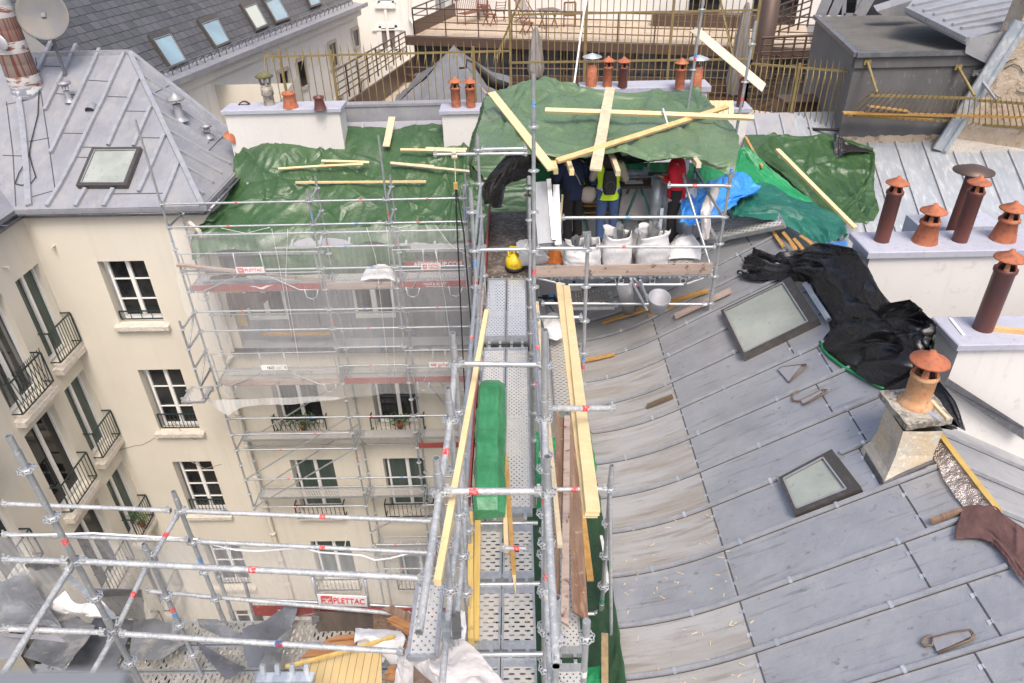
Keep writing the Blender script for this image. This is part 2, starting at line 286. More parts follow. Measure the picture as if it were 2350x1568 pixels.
PAVER = brick('terrace tiles', (.40, .32, .24), (.47, .38, .29), (.27, .22, .17), 1, .9, .45, rough=.8, msize=.02, bump=.1)
ASPH = M('courtyard paving', (.16, .155, .145), .9, 0, [((1, 1, 1), .4, .6, (.2, .195, .18), .8)])
TEAK = M('teak', (.17, .06, .035), .6, 0, [((10, 10, 10), .4, .6, (.24, .09, .05), .7)])
CANV = M('canvas parasol', (.27, .25, .245), .85, 0, [((12, 12, 1), .45, .6, (.16, .15, .15), .8)])
# ================================================================ generic builders
def wall(mb, O, U, a0, a1, z0, z1, rects, inward, depth=.22, mi=0):
    O = Vector(O); U = Vector(U); IN = Vector(inward)*depth
    us = sorted({a0, a1, *[r[0] for r in rects], *[r[1] for r in rects]}); zs = sorted({z0, z1, *[r[2] for r in rects], *[r[3] for r in rects]})
    P = lambda a, z: O+U*a+Vector((0, 0, z))
    for i in range(len(us)-1):
        for j in range(len(zs)-1):
            a, z = (us[i]+us[i+1])/2, (zs[j]+zs[j+1])/2
            if any(r[0] < a < r[1] and r[2] < z < r[3] for r in rects): continue
            mb.quad(P(us[i], zs[j]), P(us[i+1], zs[j]), P(us[i+1], zs[j+1]), P(us[i], zs[j+1]), mi)
    for (b0, b1, y0, y1) in rects:
        c = [P(b0, y0), P(b1, y0), P(b1, y1), P(b0, y1)]
        for k in range(4): mb.quad(c[k], c[(k+1) % 4], c[(k+1) % 4]+IN, c[k]+IN, mi)
def casement(parent, O, U, inward, r, rows=3, glass=None, depth=.18, fw=.055, label=None):
    O = Vector(O); U = Vector(U); IN = Vector(inward); a0, a1, z0, z1 = r; P = lambda a, z, d=0: O+U*a+Vector((0, 0, z))+IN*(depth+d)
    f = MB(); m = (a0+a1)/2
    for a, w in ((a0+fw/2, fw), (a1-fw/2, fw), (m, fw*1.7)): f.beam(P(a, z0), P(a, z1), w, .05, IN)
    for z, w in ((z0+fw*.8, fw*1.6), (z1-fw/2, fw)): f.beam(P(a0+fw, z), P(m-fw*.85, z), .046, w, (0, 0, 1)); f.beam(P(m+fw*.85, z), P(a1-fw, z), .046, w, (0, 0, 1))
    for k in range(1, rows):
        z = z0+(z1-z0)*k/rows
        for p, q in ((a0+fw, m-fw*.85), (m+fw*.85, a1-fw)): f.beam(P(p, z), P(q, z), .03, .03, (0, 0, 1))
    w = mk('window', f, FRAMEW, parent, label=label)
    g = MB(); g.quad(P(a0, z0, .03), P(a1, z0, .03), P(a1, z1, .03), P(a0, z1, .03)); mk('pane', g, glass or GLASSD, w)
    return w
def railing(parent, A, B, h, out, n=8, mat=None, lattice=False):
    A = Vector(A); B = Vector(B); o = Vector(out); Z = Vector((0, 0, 1)); f = MB()
    f.beam(A+o, B+o, .035, .025); f.beam(A+o-Z*h, B+o-Z*h, .03, .02)
    for p in (A, B): f.beam(p, p+o, .03, .025); f.beam(p+o-Z*(h-.01), p+o-Z*.013, .028, .028, (1, 0, 0)); f.beam(p-Z*h, p+o-Z*h, .025, .02)
    for i in range(1, n):
        p = A.lerp(B, i/n)+o
        if lattice:
            q = A.lerp(B, min(1, (i+1.3)/n))+o; q2 = A.lerp(B, max(0, (i-1.3)/n))+o
            f.beam(p-Z*(h-.01), q+Z*.12, .014, .012, (0, 1, 0)); f.beam(p-Z*(h-.01), q2+Z*.12, .014, .012, (0, 1, .1))
        else: f.beam(p-Z*(h-.01), p-Z*.013, .014, .014, (1, 0, 0))
    return mk('balcony_railing', f, mat or IRON, parent)
def sill(parent, A, B, out, h=.14, mat=None):
    A = Vector(A); B = Vector(B); o = Vector(out); P = []
    n = 14
    for i in range(n+1):
        p = A.lerp(B, i/n); r = lambda k: (noise.noise(p*5+Vector((k, 0, 0)))*.02)
        P.append([p, p+o+Vector((0, 0, -.02+r(1))), p+o*(1.02)+Vector((0, 0, -h+r(2))), p+o*.7+Vector((0, 0, -h*1.1+r(3))), p+Vector((0, 0, -h*1.1))])
    m = MB(); m.grid(P, sm=False); m.poly([q for q in P[0]][::-1]); m.poly(P[-1]); return mk('window_sill', m, mat or STONE, parent)
def gutter(parent, A, B, r=.09, mat=None):
    A = Vector(A); B = Vector(B); d = (B-A).normalized(); s = d.cross(Vector((0, 0, 1))).normalized(); P = []
    for p in (A, B): P.append([p+s*math.cos(t)*r-Vector((0, 0, 1))*math.sin(t)*r for t in np.linspace(0, math.pi, 9)])
    m = MB(); m.grid(P); 
    for sg in (1, -1): m.tube(A+s*r*sg, B+s*r*sg, .013, 6)
    k = max(2, int((B-A).length/.6))
    for i in range(k+1): p = A.lerp(B, i/k); m.beam(p-s*r, p+s*r, .03, .012)
    return mk('gutter', m, mat or ZINCK, parent, solid=.004)
def clayring(r, h): return [(r, 0), (r, h)]
def pot(parent, c, kind='cap', s=1.0, tilt=(0, 0, 1), mat=None, label=None):
    """chimney pots: clay pipe with a louvred lantern and a cone hat, or an open tapered pot"""
    ax = Vector(tilt).normalized(); c = Vector(c); m = MB(); mat = mat or TERRA
    if kind == 'open':
        m.lathe(c, [(.20*s, 0), (.185*s, .03*s), (.14*s, .26*s), (.15*s, .30*s), (.17*s, .34*s), (.165*s, .38*s), (.125*s, .38*s), (.12*s, .1*s)], 20, 0, ax)
        return mk('chimney_pot', m, mat, parent, label=label)
    H = {'cap': .42, 'tall': .78, 'short': .26, 'flange': .30}[kind]*s; r = .115*s
    pr = [(r*1.0, 0), (r, H), (r*1.12, H+.01), (r*1.12, H+.05*s), (r*.98, H+.06*s)]
    if kind == 'short': pr = [(r*1.45, 0), (r*1.4, .02), (r*1.0, H), (r*1.18, H+.01), (r*1.18, H+.04*s), (r*.98, H+.06*s)]
    if kind == 'flange': pr = [(r*1.35, 0), (r*1.33, .02), (r*1.08, .05), (r, .09), (r, H), (r*1.08, H+.01), (r*1.08, H+.03), (r*.95, H+.05*s)]
    m.lathe(c, pr, 18, 0, ax); o = mk('chimney_pot', m, mat, parent, label=label)
    # lantern with openings + hat
    m = MB(); h0 = H+.05*s; a = Vector((1, 0, 0)) if abs(ax.z) > .9 else ax.orthogonal().normalized(); a = (a-ax*a.dot(ax)).normalized(); b = ax.cross(a)
    for i in range(5):
        t0 = 2*math.pi*(i)/5+.4; P = []
        for t in np.linspace(t0-.27, t0+.27, 4):
            w = a*math.cos(t)+b*math.sin(t); P.append([c+ax*(h0+q*s)+w*(r*(1.02-.25*k)) for k, q in enumerate((0, .07, .14))])
        m.grid(P)
        P2 = [[p-(p-(c+ax*(p-c).dot(ax))).normalized()*.015*s for p in rr] for rr in P]; m.grid([x[::-1] for x in P2])
    hat = [(0, h0+.245*s), (r*.22, h0+.24*s), (r*.3, h0+.215*s), (r*1.45, h0+.14*s), (r*1.5, h0+.125*s), (r*1.3, h0+.115*s), (r*.6, h0+.13*s), (0, h0+.135*s)]
    m.lathe(c, hat, 18, 0, ax); m.lathe(c, [(r*.5, h0), (r*.45, h0+.13*s)], 10, 1, ax)
    mk('pot_hat', m, [TERRA, BLACKR], o); return o
def capslab(parent, x0, x1, y0, y1, z0, z1, mat=None, name='chimney_cap'):
    m = MB(); b = .012; m.box(x0, x1, y0, y1, z0, z1-b)
    m.add([(x0, y0, z1-b), (x1, y0, z1-b), (x1, y1, z1-b), (x0, y1, z1-b), (x0+b, y0+b, z1), (x1-b, y0+b, z1), (x1-b, y1-b, z1), (x0+b, y1-b, z1)], [(4, 5, 6, 7), (0, 1, 5, 4), (1, 2, 6, 5), (2, 3, 7, 6), (3, 0, 4, 7)])
    return mk(name, m, mat or LAV, parent)
def skylight(parent, P, n, h=.11, bar=.09, glass=None, head=None, label=None, frame=None):
    """P = four corners in order (head-left, head-right, foot-right, foot-left) on the roof plane"""
    P = [Vector(p) for p in P]; n = Vector(n).normalized(); f = MB(); T = [p+n*h for p in P]; c = sum(T, Vector())/4
    for i in range(4): f.quad(P[i], P[(i+1) % 4], T[(i+1) % 4], T[i])
    hb = [bar*(2.8 if (head is not None and i == head) else 1.0) for i in range(4)]
    def inset():
        I = []
        for i in range(4):
            e1 = (T[(i+1) % 4]-T[i]).normalized(); e0 = (T[i-1]-T[i]).normalized(); sn = e1.cross(e0).length
            I.append(T[i]+e1*hb[i-1]/sn+e0*hb[i]/sn)
        return I
    I = inset()
    for i in range(4): f.quad(T[i], T[(i+1) % 4], I[(i+1) % 4], I[i]); f.quad(I[i], I[(i+1) % 4], I[(i+1) % 4]-n*.03, I[i]-n*.03)
    for i in range(4): f.beam(I[i], I[(i+1) % 4], .018, .014, n, 1)
    w = mk('skylight', f, [frame or SKYF, ZINCL], parent, label=label); g = MB(); g.quad(*[p-n*.025 for p in I]); mk('skylight_glass', g, glass or GLASSS, w); return w
def battens(mb, segs, plane, n, w=.045, h=.045, mi=1, clip=True, sg=False):
    n = Vector(n).normalized()
    for s in segs:
        q = [plane(*p) for p in s]
        for a, b in zip(q[:-1], q[1:]): mb.beam(a+n*.002, b+n*.002, w, h, n, mi, rise=1, end0=0)
        if clip:
            for a, b in zip(q[:-1], q[1:]):
                k = max(1, round((b-a).length/1.0))
                for i in range(1, k): p = a.lerp(b, i/k); d = (b-a).normalized(); mb.beam(p-d*.02, p+d*.02, w+.025, h+.012, n, 1, rise=1)
def laps(mb, segs, plane, n, w=.012, mi=2):
    n = Vector(n).normalized()
    for s in segs:
        q = [plane(*p) for p in s]
        for a, b in zip(q[:-1], q[1:]): mb.beam(a+n*.001, b+n*.001, w, .006, n, mi, rise=1)

# ================================================================ ground
g = MB(); g.quad((-250, -250, -22.5), (250, -250, -22.5), (250, 250, -22.5), (-250, 250, -22.5)); struct('ground', g, ASPH)

# ================================================================ cream building round the courtyard (left wing and back wing)
GLASSC = M('half curtained glass', (.03, .033, .036), .1, 0, [((.2, 7, .25), .5, .56, (.30, .29, .27), .75)])
CB = thing('cream_apartment_building', 'cream rendered apartment building with grey zinc hip roof and tall windows round the courtyard', 'building', (-11.17, 15, -22.5))
YF, XF = 15.0, -11.17
rows = [(-9.02, -7.33), (-12.42, -10.41), (-15.6, -13.55), (-18.85, -16.85), (-22.0, -20.1)]
rL2 = [(-9.85, -8.75, a, b) for a, b in rows]
rC = [(x0, x1, a, b) for (a, b) in rows[1:] for x0, x1 in ((-6.55, -5.35), (-3.95, -2.75), (-1.2, 0.0))]
m = MB(); wall(m, (0, YF, 0), (1, 0, 0), XF, -7.0, -22.5, -6.1, rL2, (0, 1, 0)); wall(m, (0, YF, 0), (1, 0, 0), -7.0, 2.0, -22.5, -9.85, rC, (0, 1, 0))
m.quad((-7.0, YF, -9.85), (-7.0, 24, -9.85), (-7.0, 24, -5.2), (-7.0, YF, -6.1))
m.quad((-7.0, 24, -22.5), (-14, 24, -22.5), (-14, 24, -5.5), (-7.0, 24, -5.5))
rL1 = []
for k, (a, b) in enumerate([(-9.75, -7.3), (-12.75, -10.3), (-15.85, -13.4), (-19, -16.6), (-22, -19.8)]):
    rL1 += [(14.0, 14.92, a+.15, b), (12.3, 13.5, a-.05, b), (9.5, 11.0, a-.05, b), (6.5, 8.0, a-.05, b)]
wall(m, (XF, 0, 0), (0, 1, 0), -2.0, YF, -22.5, -6.1, rL1, (-1, 0, 0), .24)
mk('wall', m, CREAM, CB)
for r in rL2:
    casement(CB, (0, YF, 0), (1, 0, 0), (0, 1, 0), (r[0]+.1, r[1], r[2]+.06, r[3]), 3 if r[2] > -13 else 4)
    sill(CB, (r[0]-.12, YF, r[2]-.02), (r[1]+.12, YF, r[2]-.02), (0, -.13, 0), .13)
    railing(CB, (r[0]+.03, YF+.1, r[2]+(.3 if r[2] > -10 else .5)), (r[1]-.03, YF+.1, r[2]+(.3 if r[2] > -10 else .5)), .22 if r[2] > -10 else .46, (0, -.02, 0), 4 if r[2] > -10 else 10)
for i, r in enumerate(rC):
    casement(CB, (0, YF, 0), (1, 0, 0), (0, 1, 0), (r[0]+.08, r[1], r[2]+.05, r[3]), 1, GLASSG if r[2] < -13 else GLASSD)
    sill(CB, (r[0]-.1, YF, r[2]-.02), (r[1]+.1, YF, r[2]-.02), (0, -.2, 0), .12)
    railing(CB, (r[0]-.1, YF, r[2]+.5), (r[1]+.1, YF, r[2]+.5), .5, (0, -.22, 0), 11, lattice=(i == 0))
for i, r in enumerate(rL1):
    casement(CB, (XF, 0, 0), (0, 1, 0), (-1, 0, 0), (r[0], r[1], r[2]+.05, r[3]), 1, GLASSG if i % 4 == 0 else (GLASSC if i % 3 == 1 else GLASSD))
    sill(CB, (XF, r[0]-.08, r[2]-.02), (XF, r[1]+.08, r[2]-.02), (.24, 0, 0), .15)
    railing(CB, (XF, r[0]-.02, r[2]+.95), (XF, r[1]+.02, r[2]+.95), .8, (.24, 0, 0), 10, lattice=(i == 1))
# drain pipe
m = MB(); xp = -7.55
m.tube((xp, YF-.12, -9.9), (xp, YF-.12, -22.5), .065, 12); m.tube((xp+.25, YF-.12, -9.95), (xp, YF-.12, -10.3), .06, 10)
for k in range(11):
    z = -10.6-k*1.15; m.lathe((xp, YF-.12, z), [(.066, -.06), (.085, -.05), (.085, .05), (.066, .06)], 12)
    m.beam((xp-.09, YF-.12, z), (xp-.09, YF, z), .03, .03)
mk('drain_pipe', m, CREAM, CB)
m = MB(); m.tube((-7.2, YF-.14, -7.6), (-7.2, YF-.14, -9.8), .05, 10); m.path([(-7.35, YF-.2, -6.3), (-7.15, YF-.25, -6.5), (-7.2, YF-.14, -6.9), (-7.2, YF-.14, -7.6)], .05, 8); mk('drain_pipe', m, STONE, CB)
# wall brackets near the top
m = MB()
for (u, v) in ((374*.3337, 459+.3337*315),): p = oy(u, v, YF); m.beam(p, p+Vector((0, -.12, 0)), .05, .03); m.beam(p+Vector((0, -.12, 0)), p+Vector((0, -.12, -.06)), .03, .03, (1, 0, 0))
p = ox(20*.3337, 459+.3337*462, XF); m.beam(p, p+Vector((.12, 0, 0)), .05, .03); m.beam(p+Vector((.12, 0, 0)), p+Vector((.12, 0, -.06)), .03, .03, (1, 0, 0))
mk('wall_bracket', m, STONE, CB)
rg = random.Random(4)
for pts, Y in ((((275, 1031), (292, 1026), (310, 1022), (325, 1020), (340, 1012), (352, 1006), (367, 1001)), YF), (((398, 970), (425, 1000), (450, 1008)), YF), (((440, 1060), (470, 1075), (508, 1064)), YF)):
    m = MB(); m.path([oy(u, v, Y)+Vector((0, -.004, rg.uniform(-.03, .03))) for u, v in pts], .009, 4); mk('render_crack', m, M('crack line', (.30, .26, .21), .9), CB)  # cracks drawn as thin tan lines on the render
p = ox(*(lambda a: (a[0]*.356, 1009.8+a[1]*.356))((557, 347)), XF); m = MB(); m.box(XF, XF+.02, p.y-.07, p.y+.07, p.z-.1, p.z+.1)
for k in range(5): m.box(XF+.02, XF+.028, p.y-.06, p.y+.06, p.z-.085+.036*k, p.z-.07+.036*k)
mk('air_vent_grille', m, TERRD, CB)
LEAF = M('leaf green', (.05, .12, .03), .6, 0, [((20, 20, 20), .4, .6, (.09, .19, .04), .8)])
def plant(lab, c, w, h, n, seed):
    c = Vector(c); r_ = random.Random(seed); t = thing('potted_plant', lab, 'plant', c, 'plants on the window railings'); m = MB(); m.lathe(c, [(0, 0), (.07, 0), (.10, .16), (.105, .17), (.085, .165), (.08, .12), (0, .12)], 12); mk('plant_pot', m, TERRA, t); m = MB()
    for k in range(n):
        a = r_.uniform(0, 6.28); q = c+Vector((r_.uniform(-w, w), r_.uniform(-.08, .08), .12+r_.uniform(0, h))); d = Vector((math.cos(a), math.sin(a)*.6, r_.uniform(-.5, .9))).normalized()*r_.uniform(.06, .15); s = d.cross(Vector((0, 0, 1))).normalized()*.02; m.poly([q, q+d*.5+s, q+d, q+d*.5-s])
    mk('foliage', m, LEAF, t)
plant('red potted plant behind the lattice railing of the left window under the middle far deck', (-5.9, 14.86, -12.32), .38, .34, 150, 1)
plant('potted plant on the railing one window to the right of the lattice railing', (-3.3, 14.86, -12.32), .25, .3, 90, 2)
plant('leafy plant spilling over a balcony railing near the corner of the left wing', (XF+.12, 14.5, -15.55), .2, .5, 120, 3)
gutter(CB, (XF+.1, YF-.12, -6.08), (-6.95, YF-.12, -6.08)); gutter(CB, (XF+.1, YF-.12, -6.08), (XF+.1, -2, -6.08))
gutter(CB, (-6.9, YF-.1, -6.05), (-6.9, 18.8, -6.05))
gutter(CB, (-7.2, YF-.14, -9.78), (2.0, YF-.14, -9.86))
# hip roof of the left wing
tR = math.tan(R_(27)); nR = Vector((0, -tR, 1)); PR = lambda u, v: op(u, v, (0, 14.9, -5.98), nR)
apx = PR(298, 123); rl = PR(118, 97); hipb = PR(447, 486); hipb = Vector((-7.0, 14.9, -5.98))
rl = Vector((-16.0, apx.y, apx.z)); gl = Vector((-16, 14.9, -5.98))
rfp = Vector((-6.95, 18.6, -5.95)); nF = (hipb-apx).cross(rfp-apx).normalized(); nF = nF if nF.z > 0 else -nF
PF = lambda u, v: op(u, v, apx, nF)
bk = PF(527, 303)
valL = Vector((XF, 14.9, -5.98)); tL = math.tan(R_(27)); nL = Vector((tL, 0, 1)); PL = lambda u, v: op(u, v, (XF, 14.9, -5.98), nL)
vt = Vector((XF-4.45, 14.9+4.45, -5.98+4.45*tL))
m = MB(); m.poly([valL, hipb, apx, Vector((vt.x, vt.y, vt.z))]); m.poly([hipb, rfp, bk, apx]); m.poly([Vector((XF, -2, -5.98)), valL, vt, Vector((vt.x, -2, vt.z))])
m.poly([apx, bk, Vector((bk.x-.3, bk.y+.3, -9)), Vector((-10.5, 20.2, -9)), Vector((vt.x, vt.y+.3, -9)), vt])
m.beam(valL+Vector((0, -.0, -.06)), hipb+Vector((.1, 0, -.06)), .06, .1); m.beam(hipb+Vector((.02, 0, -.06)), rfp+Vector((.02, 0, -.06)), .06, .1)
S = [[c1(362, 285), c1(265, 495)], [c1(530, 315), c1(405, 580), c1(315, 765)], [c1(690, 345), c1(625, 490), c1(540, 670), c1(450, 860), c1(355, 1060)], [c1(857, 375), c1(790, 520), c1(715, 690), c1(625, 870), c1(520, 1090), c1(420, 1280), c1(330, 1425)],
     [c1(955, 550), c1(890, 700), c1(805, 880), c1(750, 1008)], [c1(1040, 745), c1(980, 880), c1(925, 1012)], [c1(1135, 935), c1(1050, 1130), c1(960, 1325)], [c1(1228, 1135), c1(1175, 1270), c1(1120, 1400)],
     [c1(595, 1305), c1(525, 1425)], [c1(785, 1305), c1(718, 1425)]]
battens(m, S, PR, nR, .085, .075, sg=True)
laps(m, [[c1(300, 455), c1(450, 460)], [c1(385, 645), c1(540, 655)], [c1(610, 553), c1(770, 563)], [c1(740, 665), c1(890, 670)], [c1(870, 765), c1(1040, 768)], [c1(435, 917), c1(595, 920)], [c1(570, 1013), c1(920, 1020)], [c1(980, 948), c1(1120, 950)],
          [c1(1150, 945), c1(1130, 940)], [c1(530, 1083), c1(640, 1085)], [c1(780, 1335), c1(1150, 1330)], [c1(245, 400), c1(330, 950), c1(380, 1310)], [c1(220, 1355), c1(380, 1310)], [c1(200, 975), c1(340, 950)]], PR, nR, .022)
m.beam(apx+Vector((0, 0, .03)), hipb+Vector((0, 0, .03)), .11, .10, (0, 0, 1), 1); m.beam(Vector((vt.x, apx.y, apx.z+.03)), apx+Vector((0, 0, .03)), .10, .12, (0, 0, 1), 1); m.beam(apx+Vector((0, 0, .03)), bk+Vector((0, 0, .03)), .12, .1, (0, 0, 1), 1)
SF = [[c1(975, 525), c1(1105, 605), c1(1300, 725), c1(1525, 950)], [c1(1015, 632), c1(1220, 745), c1(1400, 860), c1(1520, 940)], [c1(1080, 770), c1(1225, 850), c1(1430, 985)], [c1(1145, 900), c1(1230, 945), c1(1480, 1085), c1(1580, 1130)], [c1(1205, 1030), c1(1300, 1080), c1(1425, 1145), c1(1520, 1195)], [c1(1265, 1150), c1(1355, 1200), c1(1460, 1260)], [c1(1320, 1290), c1(1395, 1340)]]
battens(m, SF, PF, nF, .07, .06, sg=True)
laps(m, [[c1(1065, 640), c1(1165, 590)], [c1(1430, 1045), c1(1570, 900)]], PF, nF, .022)
SL = [[c1(130, 640), c1(165, 880), c1(190, 1150), c1(205, 1420)], [c1(0, 905), c1(55, 1380)], [c1(0, 990), c1(20, 1000)]]
battens(m, [[c1(0, 1130), c1(35, 1150)], [c1(0, 1280), c1(45, 1300)], [c1(0, 990), c1(15, 1000)]], PL, nL, .07, .06); battens(m, SL[:1], PR, nR, .13, .07)
laps(m, [[c1(20, 1070), c1(175, 1075)], [c1(40, 720), c1(120, 705)], [c1(45, 700), c1(90, 1060), c1(110, 1420)]], PR, nR, .022)
roof = mk('roof', m, [ZINCL, ZINCB, SEAM_SHADE], CB)
# skylight with quad corners seen on the roof plane
q = [PR(*c1(650, 1040)), PR(*c1(985, 1035)), PR(*c1(885, 1300)), PR(*c1(540, 1300))]
skylight(CB, q, nR, .12, .09, GLASSS, label='square skylight with dark frame in the zinc hip roof')
# roof vents
def mushroom(c, n, h, r, hat, nm='roof_vent', cone=False):
    m = MB(); c = Vector(c); m.lathe(c-Vector((0, 0, .1)), [(r*1.9, .1), (r*1.4, .14), (r, .2), (r, h)], 14)
    if cone: m.lathe(c, [(0, h+.18), (hat, h+.03), (hat*.95, h), (0, h+.05)], 14)
    else: m.lathe(c, [(r*.9, h), (hat*.8, h+.05), (hat, h+.06), (hat, h+.1), (0, h+.13)], 16)
    for k in range(4): t = k*1.57+.5; m.tube(c+Vector((math.cos(t)*r*.9, math.sin(t)*r*.9, h-.06)), c+Vector((math.cos(t)*r*.9, math.sin(t)*r*.9, h+.06)), .012, 5)
    mk(nm, m, ZINCL, CB)
mushroom(PR(*c1(482, 700)), nR, .36, .07, .16); mushroom(PF(*c1(1245, 830)), nF, .50, .10, .22, cone=True); mushroom(PF(*c1(1437, 950)), nF, .22, .065, .13)
m = MB(); p = PR(*c1(625, 770)); e = Vector((1, 0, 0)); d = Vector((0, 1, tR)).normalized()
m.grid([[p+e*math.cos(t)*.13*k+nR.normalized()*math.sin(t)*.14*k+d*q_ for t in np.linspace(0, math.pi, 9)] for q_, k in ((0, 1), (.12, .95), (.24, .6))]); m.poly([p+e*math.cos(t)*.12+nR.normalized()*math.sin(t)*.13+d*.03 for t in np.linspace(0, math.pi, 9)], 1)
mk('roof_vent', m, [ZINCL, SEAM_SHADE], CB)
# big banded flue (half round brick, painted white in stripes)
m = MB(); b0 = PR(*c1(180, 640)); FLc = b0+Vector((0, .1, -.1)); n = 22; prof = []
BR = brick('flue brick', (.17, .055, .04), (.11, .04, .032), (.20, .16, .14), 1, .22, .07, rough=.85)
for k in range(15):
    z0, z1 = k*.26, k*.26+.25; r = .37-.006*k; mi = 1 if k in (1, 4, 7, 8) else (2 if k == 0 else 0)
    m.lathe(FLc, [(r*.99, z0-.01), (r*1.01, z0+.005), (r*.985, z1+.01)], n, mi)
mk('banded_flue', m, [BR, M('chipped white paint', (.52, .51, .50), .9, 0, [((3, 3, 12), .52, .58, (.24, .08, .055), .95)]), M('slate blue paint', (.25, .27, .32), .8, 0, [((4, 4, 9), .5, .56, (.7, .7, .7), .9)])], CB); 
m = MB(); p = FLc+Vector((0.02, -.40, 1.35)); m.lathe(p, [(.0, .02), (.13, .02), (.15, 0)], 16, 0, (0, -1, .2), sy=1.5); mk('flue_hatch', m, ZINCL, CB)
# cable on the roof
t = MB(); t.path([PR(*c1(x, y))+Vector((0, 0, .04)) for x, y in ((280, 600), (268, 700), (265, 800), (240, 900), (215, 1000), (205, 1070), (225, 1150), (250, 1230), (210, 1280), (150, 1285), (108, 1275), (135, 1200), (180, 1130), (210, 1070))], .012, 5)
tag(mk('roof_cable', t, BLACKR), 'loose black cable looping down the zinc roof below the banded flue', 'cable')
# ---- satellite dish
dc = at(98, 34, 17.2); dn = Vector((.25, -.9, .32)).normalized(); m = MB()
DI = thing('satellite_dish', 'large grey satellite dish on a mast at the ridge of the zinc hip roof', 'satellite dish', PR(126, 92))
m.lathe(dc, [(0, -.10), (.23, -.07), (.43, -.03), (.55, .02), (.585, .025), (.57, .04), (.52, .02), (.3, -.03), (0, -.07)], 40, 0, dn); mk('reflector', m, GREYL if 0 else M('dish grey', (.15, .15, .158), .6, 0, [((1.5, 1.5, 1.5), .45, .65, (.22, .19, .14), .6)]), DI)
m = MB(); mp = dc-dn*.15; m.tube((mp.x, mp.y, PR(126, 92).z-.9), mp, .04, 8); m.beam(dc-dn*.02, mp, .1, .1); mk('mast', m, ZINCK, DI)

# ================================================================ centre building: mansard, green-sheeted roof, white chimney stacks
CEN = thing('centre_building_roof', 'zinc mansard storey and low roof of the middle building, half covered by green tarpaulin', 'building roof', (-3, 15.2, -9.8))
m = MB(); x0, x1 = -7.0, 2.2; MY, MZ = 15.35, -7.0
rw = [(-6.75, -5.75, -9.12, -8.0), (-4.1, -3.1, -9.12, -8.0), (-1.2, -.2, -9.12, -8.0)]
wall(m, (0, 15.2, 0), (1, 0, 0), x0, x1, -9.7, -7.35, rw, (0, 1, 0), .12)
m.quad((x0, YF-.02, -9.8), (x1, YF-.02, -9.8), (x1, 15.25, -9.66), (x0, 15.25, -9.66))
for x in np.arange(-6.6, 2.2, .78):
    if not any(a-.05 < x < b+.05 for a, b, _, _ in rw): m.beam((x, 15.19, -9.6), (x, 15.19, -7.4), .04, .04, (0, -1, 0), 1)
m.quad((x0, 15.05, -7.34), (12.5, 15.05, -7.34), (12.5, 14.95, -7.2), (x0, 14.95, -7.2)); 
tC = math.tan(R_(29.5)); nC = Vector((0, -tC, 1)); PC = lambda u, v: op(u, v, (0, 15.3, -7.0), nC); zc = lambda y: -7.0+(y-15.3)*tC
m.quad((x0, 14.95, zc(14.95)), (6.9, 14.95, zc(14.95)), (6.9, 18.45, zc(18.45)), (x0, 18.45, zc(18.45))); m.quad((6.9, 14.0, zc(14.0)), (13.5, 14.0, zc(14.0)), (13.5, 18.45, zc(18.45)), (6.9, 18.45, zc(18.45)), 2)
m.quad((2.2, 14.95, zc(14.95)), (13.5, 14.95, zc(14.95)), (13.5, 14.95, -11), (2.2, 14.95, -11))
S = [[(x, 18.4), (x, 15.0)] for x in np.arange(-6.6, 13.3, .66)]
battens(m, S, lambda x, y: Vector((x, y, zc(y))), nC, .05, .045, clip=False)
mk('mansard', m, [ZINCL, ZINCB, ZINCF], CEN)
for r in rw:
    casement(CEN, (0, 15.2, 0), (1, 0, 0), (0, 1, 0), r, 1, GLASSD, .05, .07)
m = MB(); m.quad((-7.0, 15.17, -9.25), (-6.8, 15.17, -9.25), (-6.8, 15.17, -8), (-7.0, 15.17, -8.0)); mk('timber_patch', m, WOODY, CEN)
# ridge flashing
m = MB(); fy = 18.5; m.quad((-4.6, fy, zc(18.45)-.02), (-1.3, fy, zc(18.45)-.02), (-1.3, fy+.03, -4.86), (-4.6, fy+.03, -4.86)); m.box(-4.65, -1.25, fy+.0, fy+.3, -4.86, -4.8)
mk('ridge_flashing', m, ZINCL, CEN)
def stack(parent, xa, xb, ya, yb, z0, z1, ch=.1, ov=.06, label=None):
    m = MB(); m.box(xa, xb, ya, yb, z0, z1); o = mk('chimney_stack', m, WHITEW, parent, label=label); capslab(o, xa-ov, xb+ov, ya-ov, yb+ov, z1, z1+ch); return o
pL = oy(515, 262, 17.5); pR_ = oy(780, 268, 17.5); s1 = stack(CEN, pL.x, pR_.x, 17.5, 18.1, -6.2, pL.z, .09)
pa = oy(1012, 262, 17.5); pb = oy(1112, 262, 17.5); s2 = stack(CEN, pa.x+.02, pb.x+.45, 17.5, 18.05, -6.2, pa.z, .09)
pa3 = oy(1338, 214, 17.3); pb3 = oy(1622, 228, 17.3); s3 = stack(CEN, pa3.x, pb3.x, 17.3, 17.85, -6.0, pa3.z-.02, .13)
pa4 = oy(1670, 258, 16.9); pb4 = oy(1718, 258, 16.9); s4 = stack(CEN, pa4.x, pb4.x, 16.9, 17.4, -6.3, pa4.z, .1)
def onz_(u, v, z): return oz(u, v, z)
zt = pL.z+.09
for (x, y, k, s_, mt) in ((350, 740, 'open', 1.05, TERRA), (553, 750, 'open', .85, TERRD)):
    p = oz(*c2(x, y), zt); pot(s1, p, k, s_*.9, mat=mt)
p = oz(*c2(205, 722), zt); m = MB(); m.lathe(p, [(.13, 0), (.12, .22), (.15, .24), (.14, .42), (.11, .44), (.1, .5)], 14); 
for k in range(4): t = k*1.57+.4; m.tube(p+Vector((math.cos(t)*.1, math.sin(t)*.1, .48)), p+Vector((math.cos(t)*.13, math.sin(t)*.13, .66)), .03, 5)
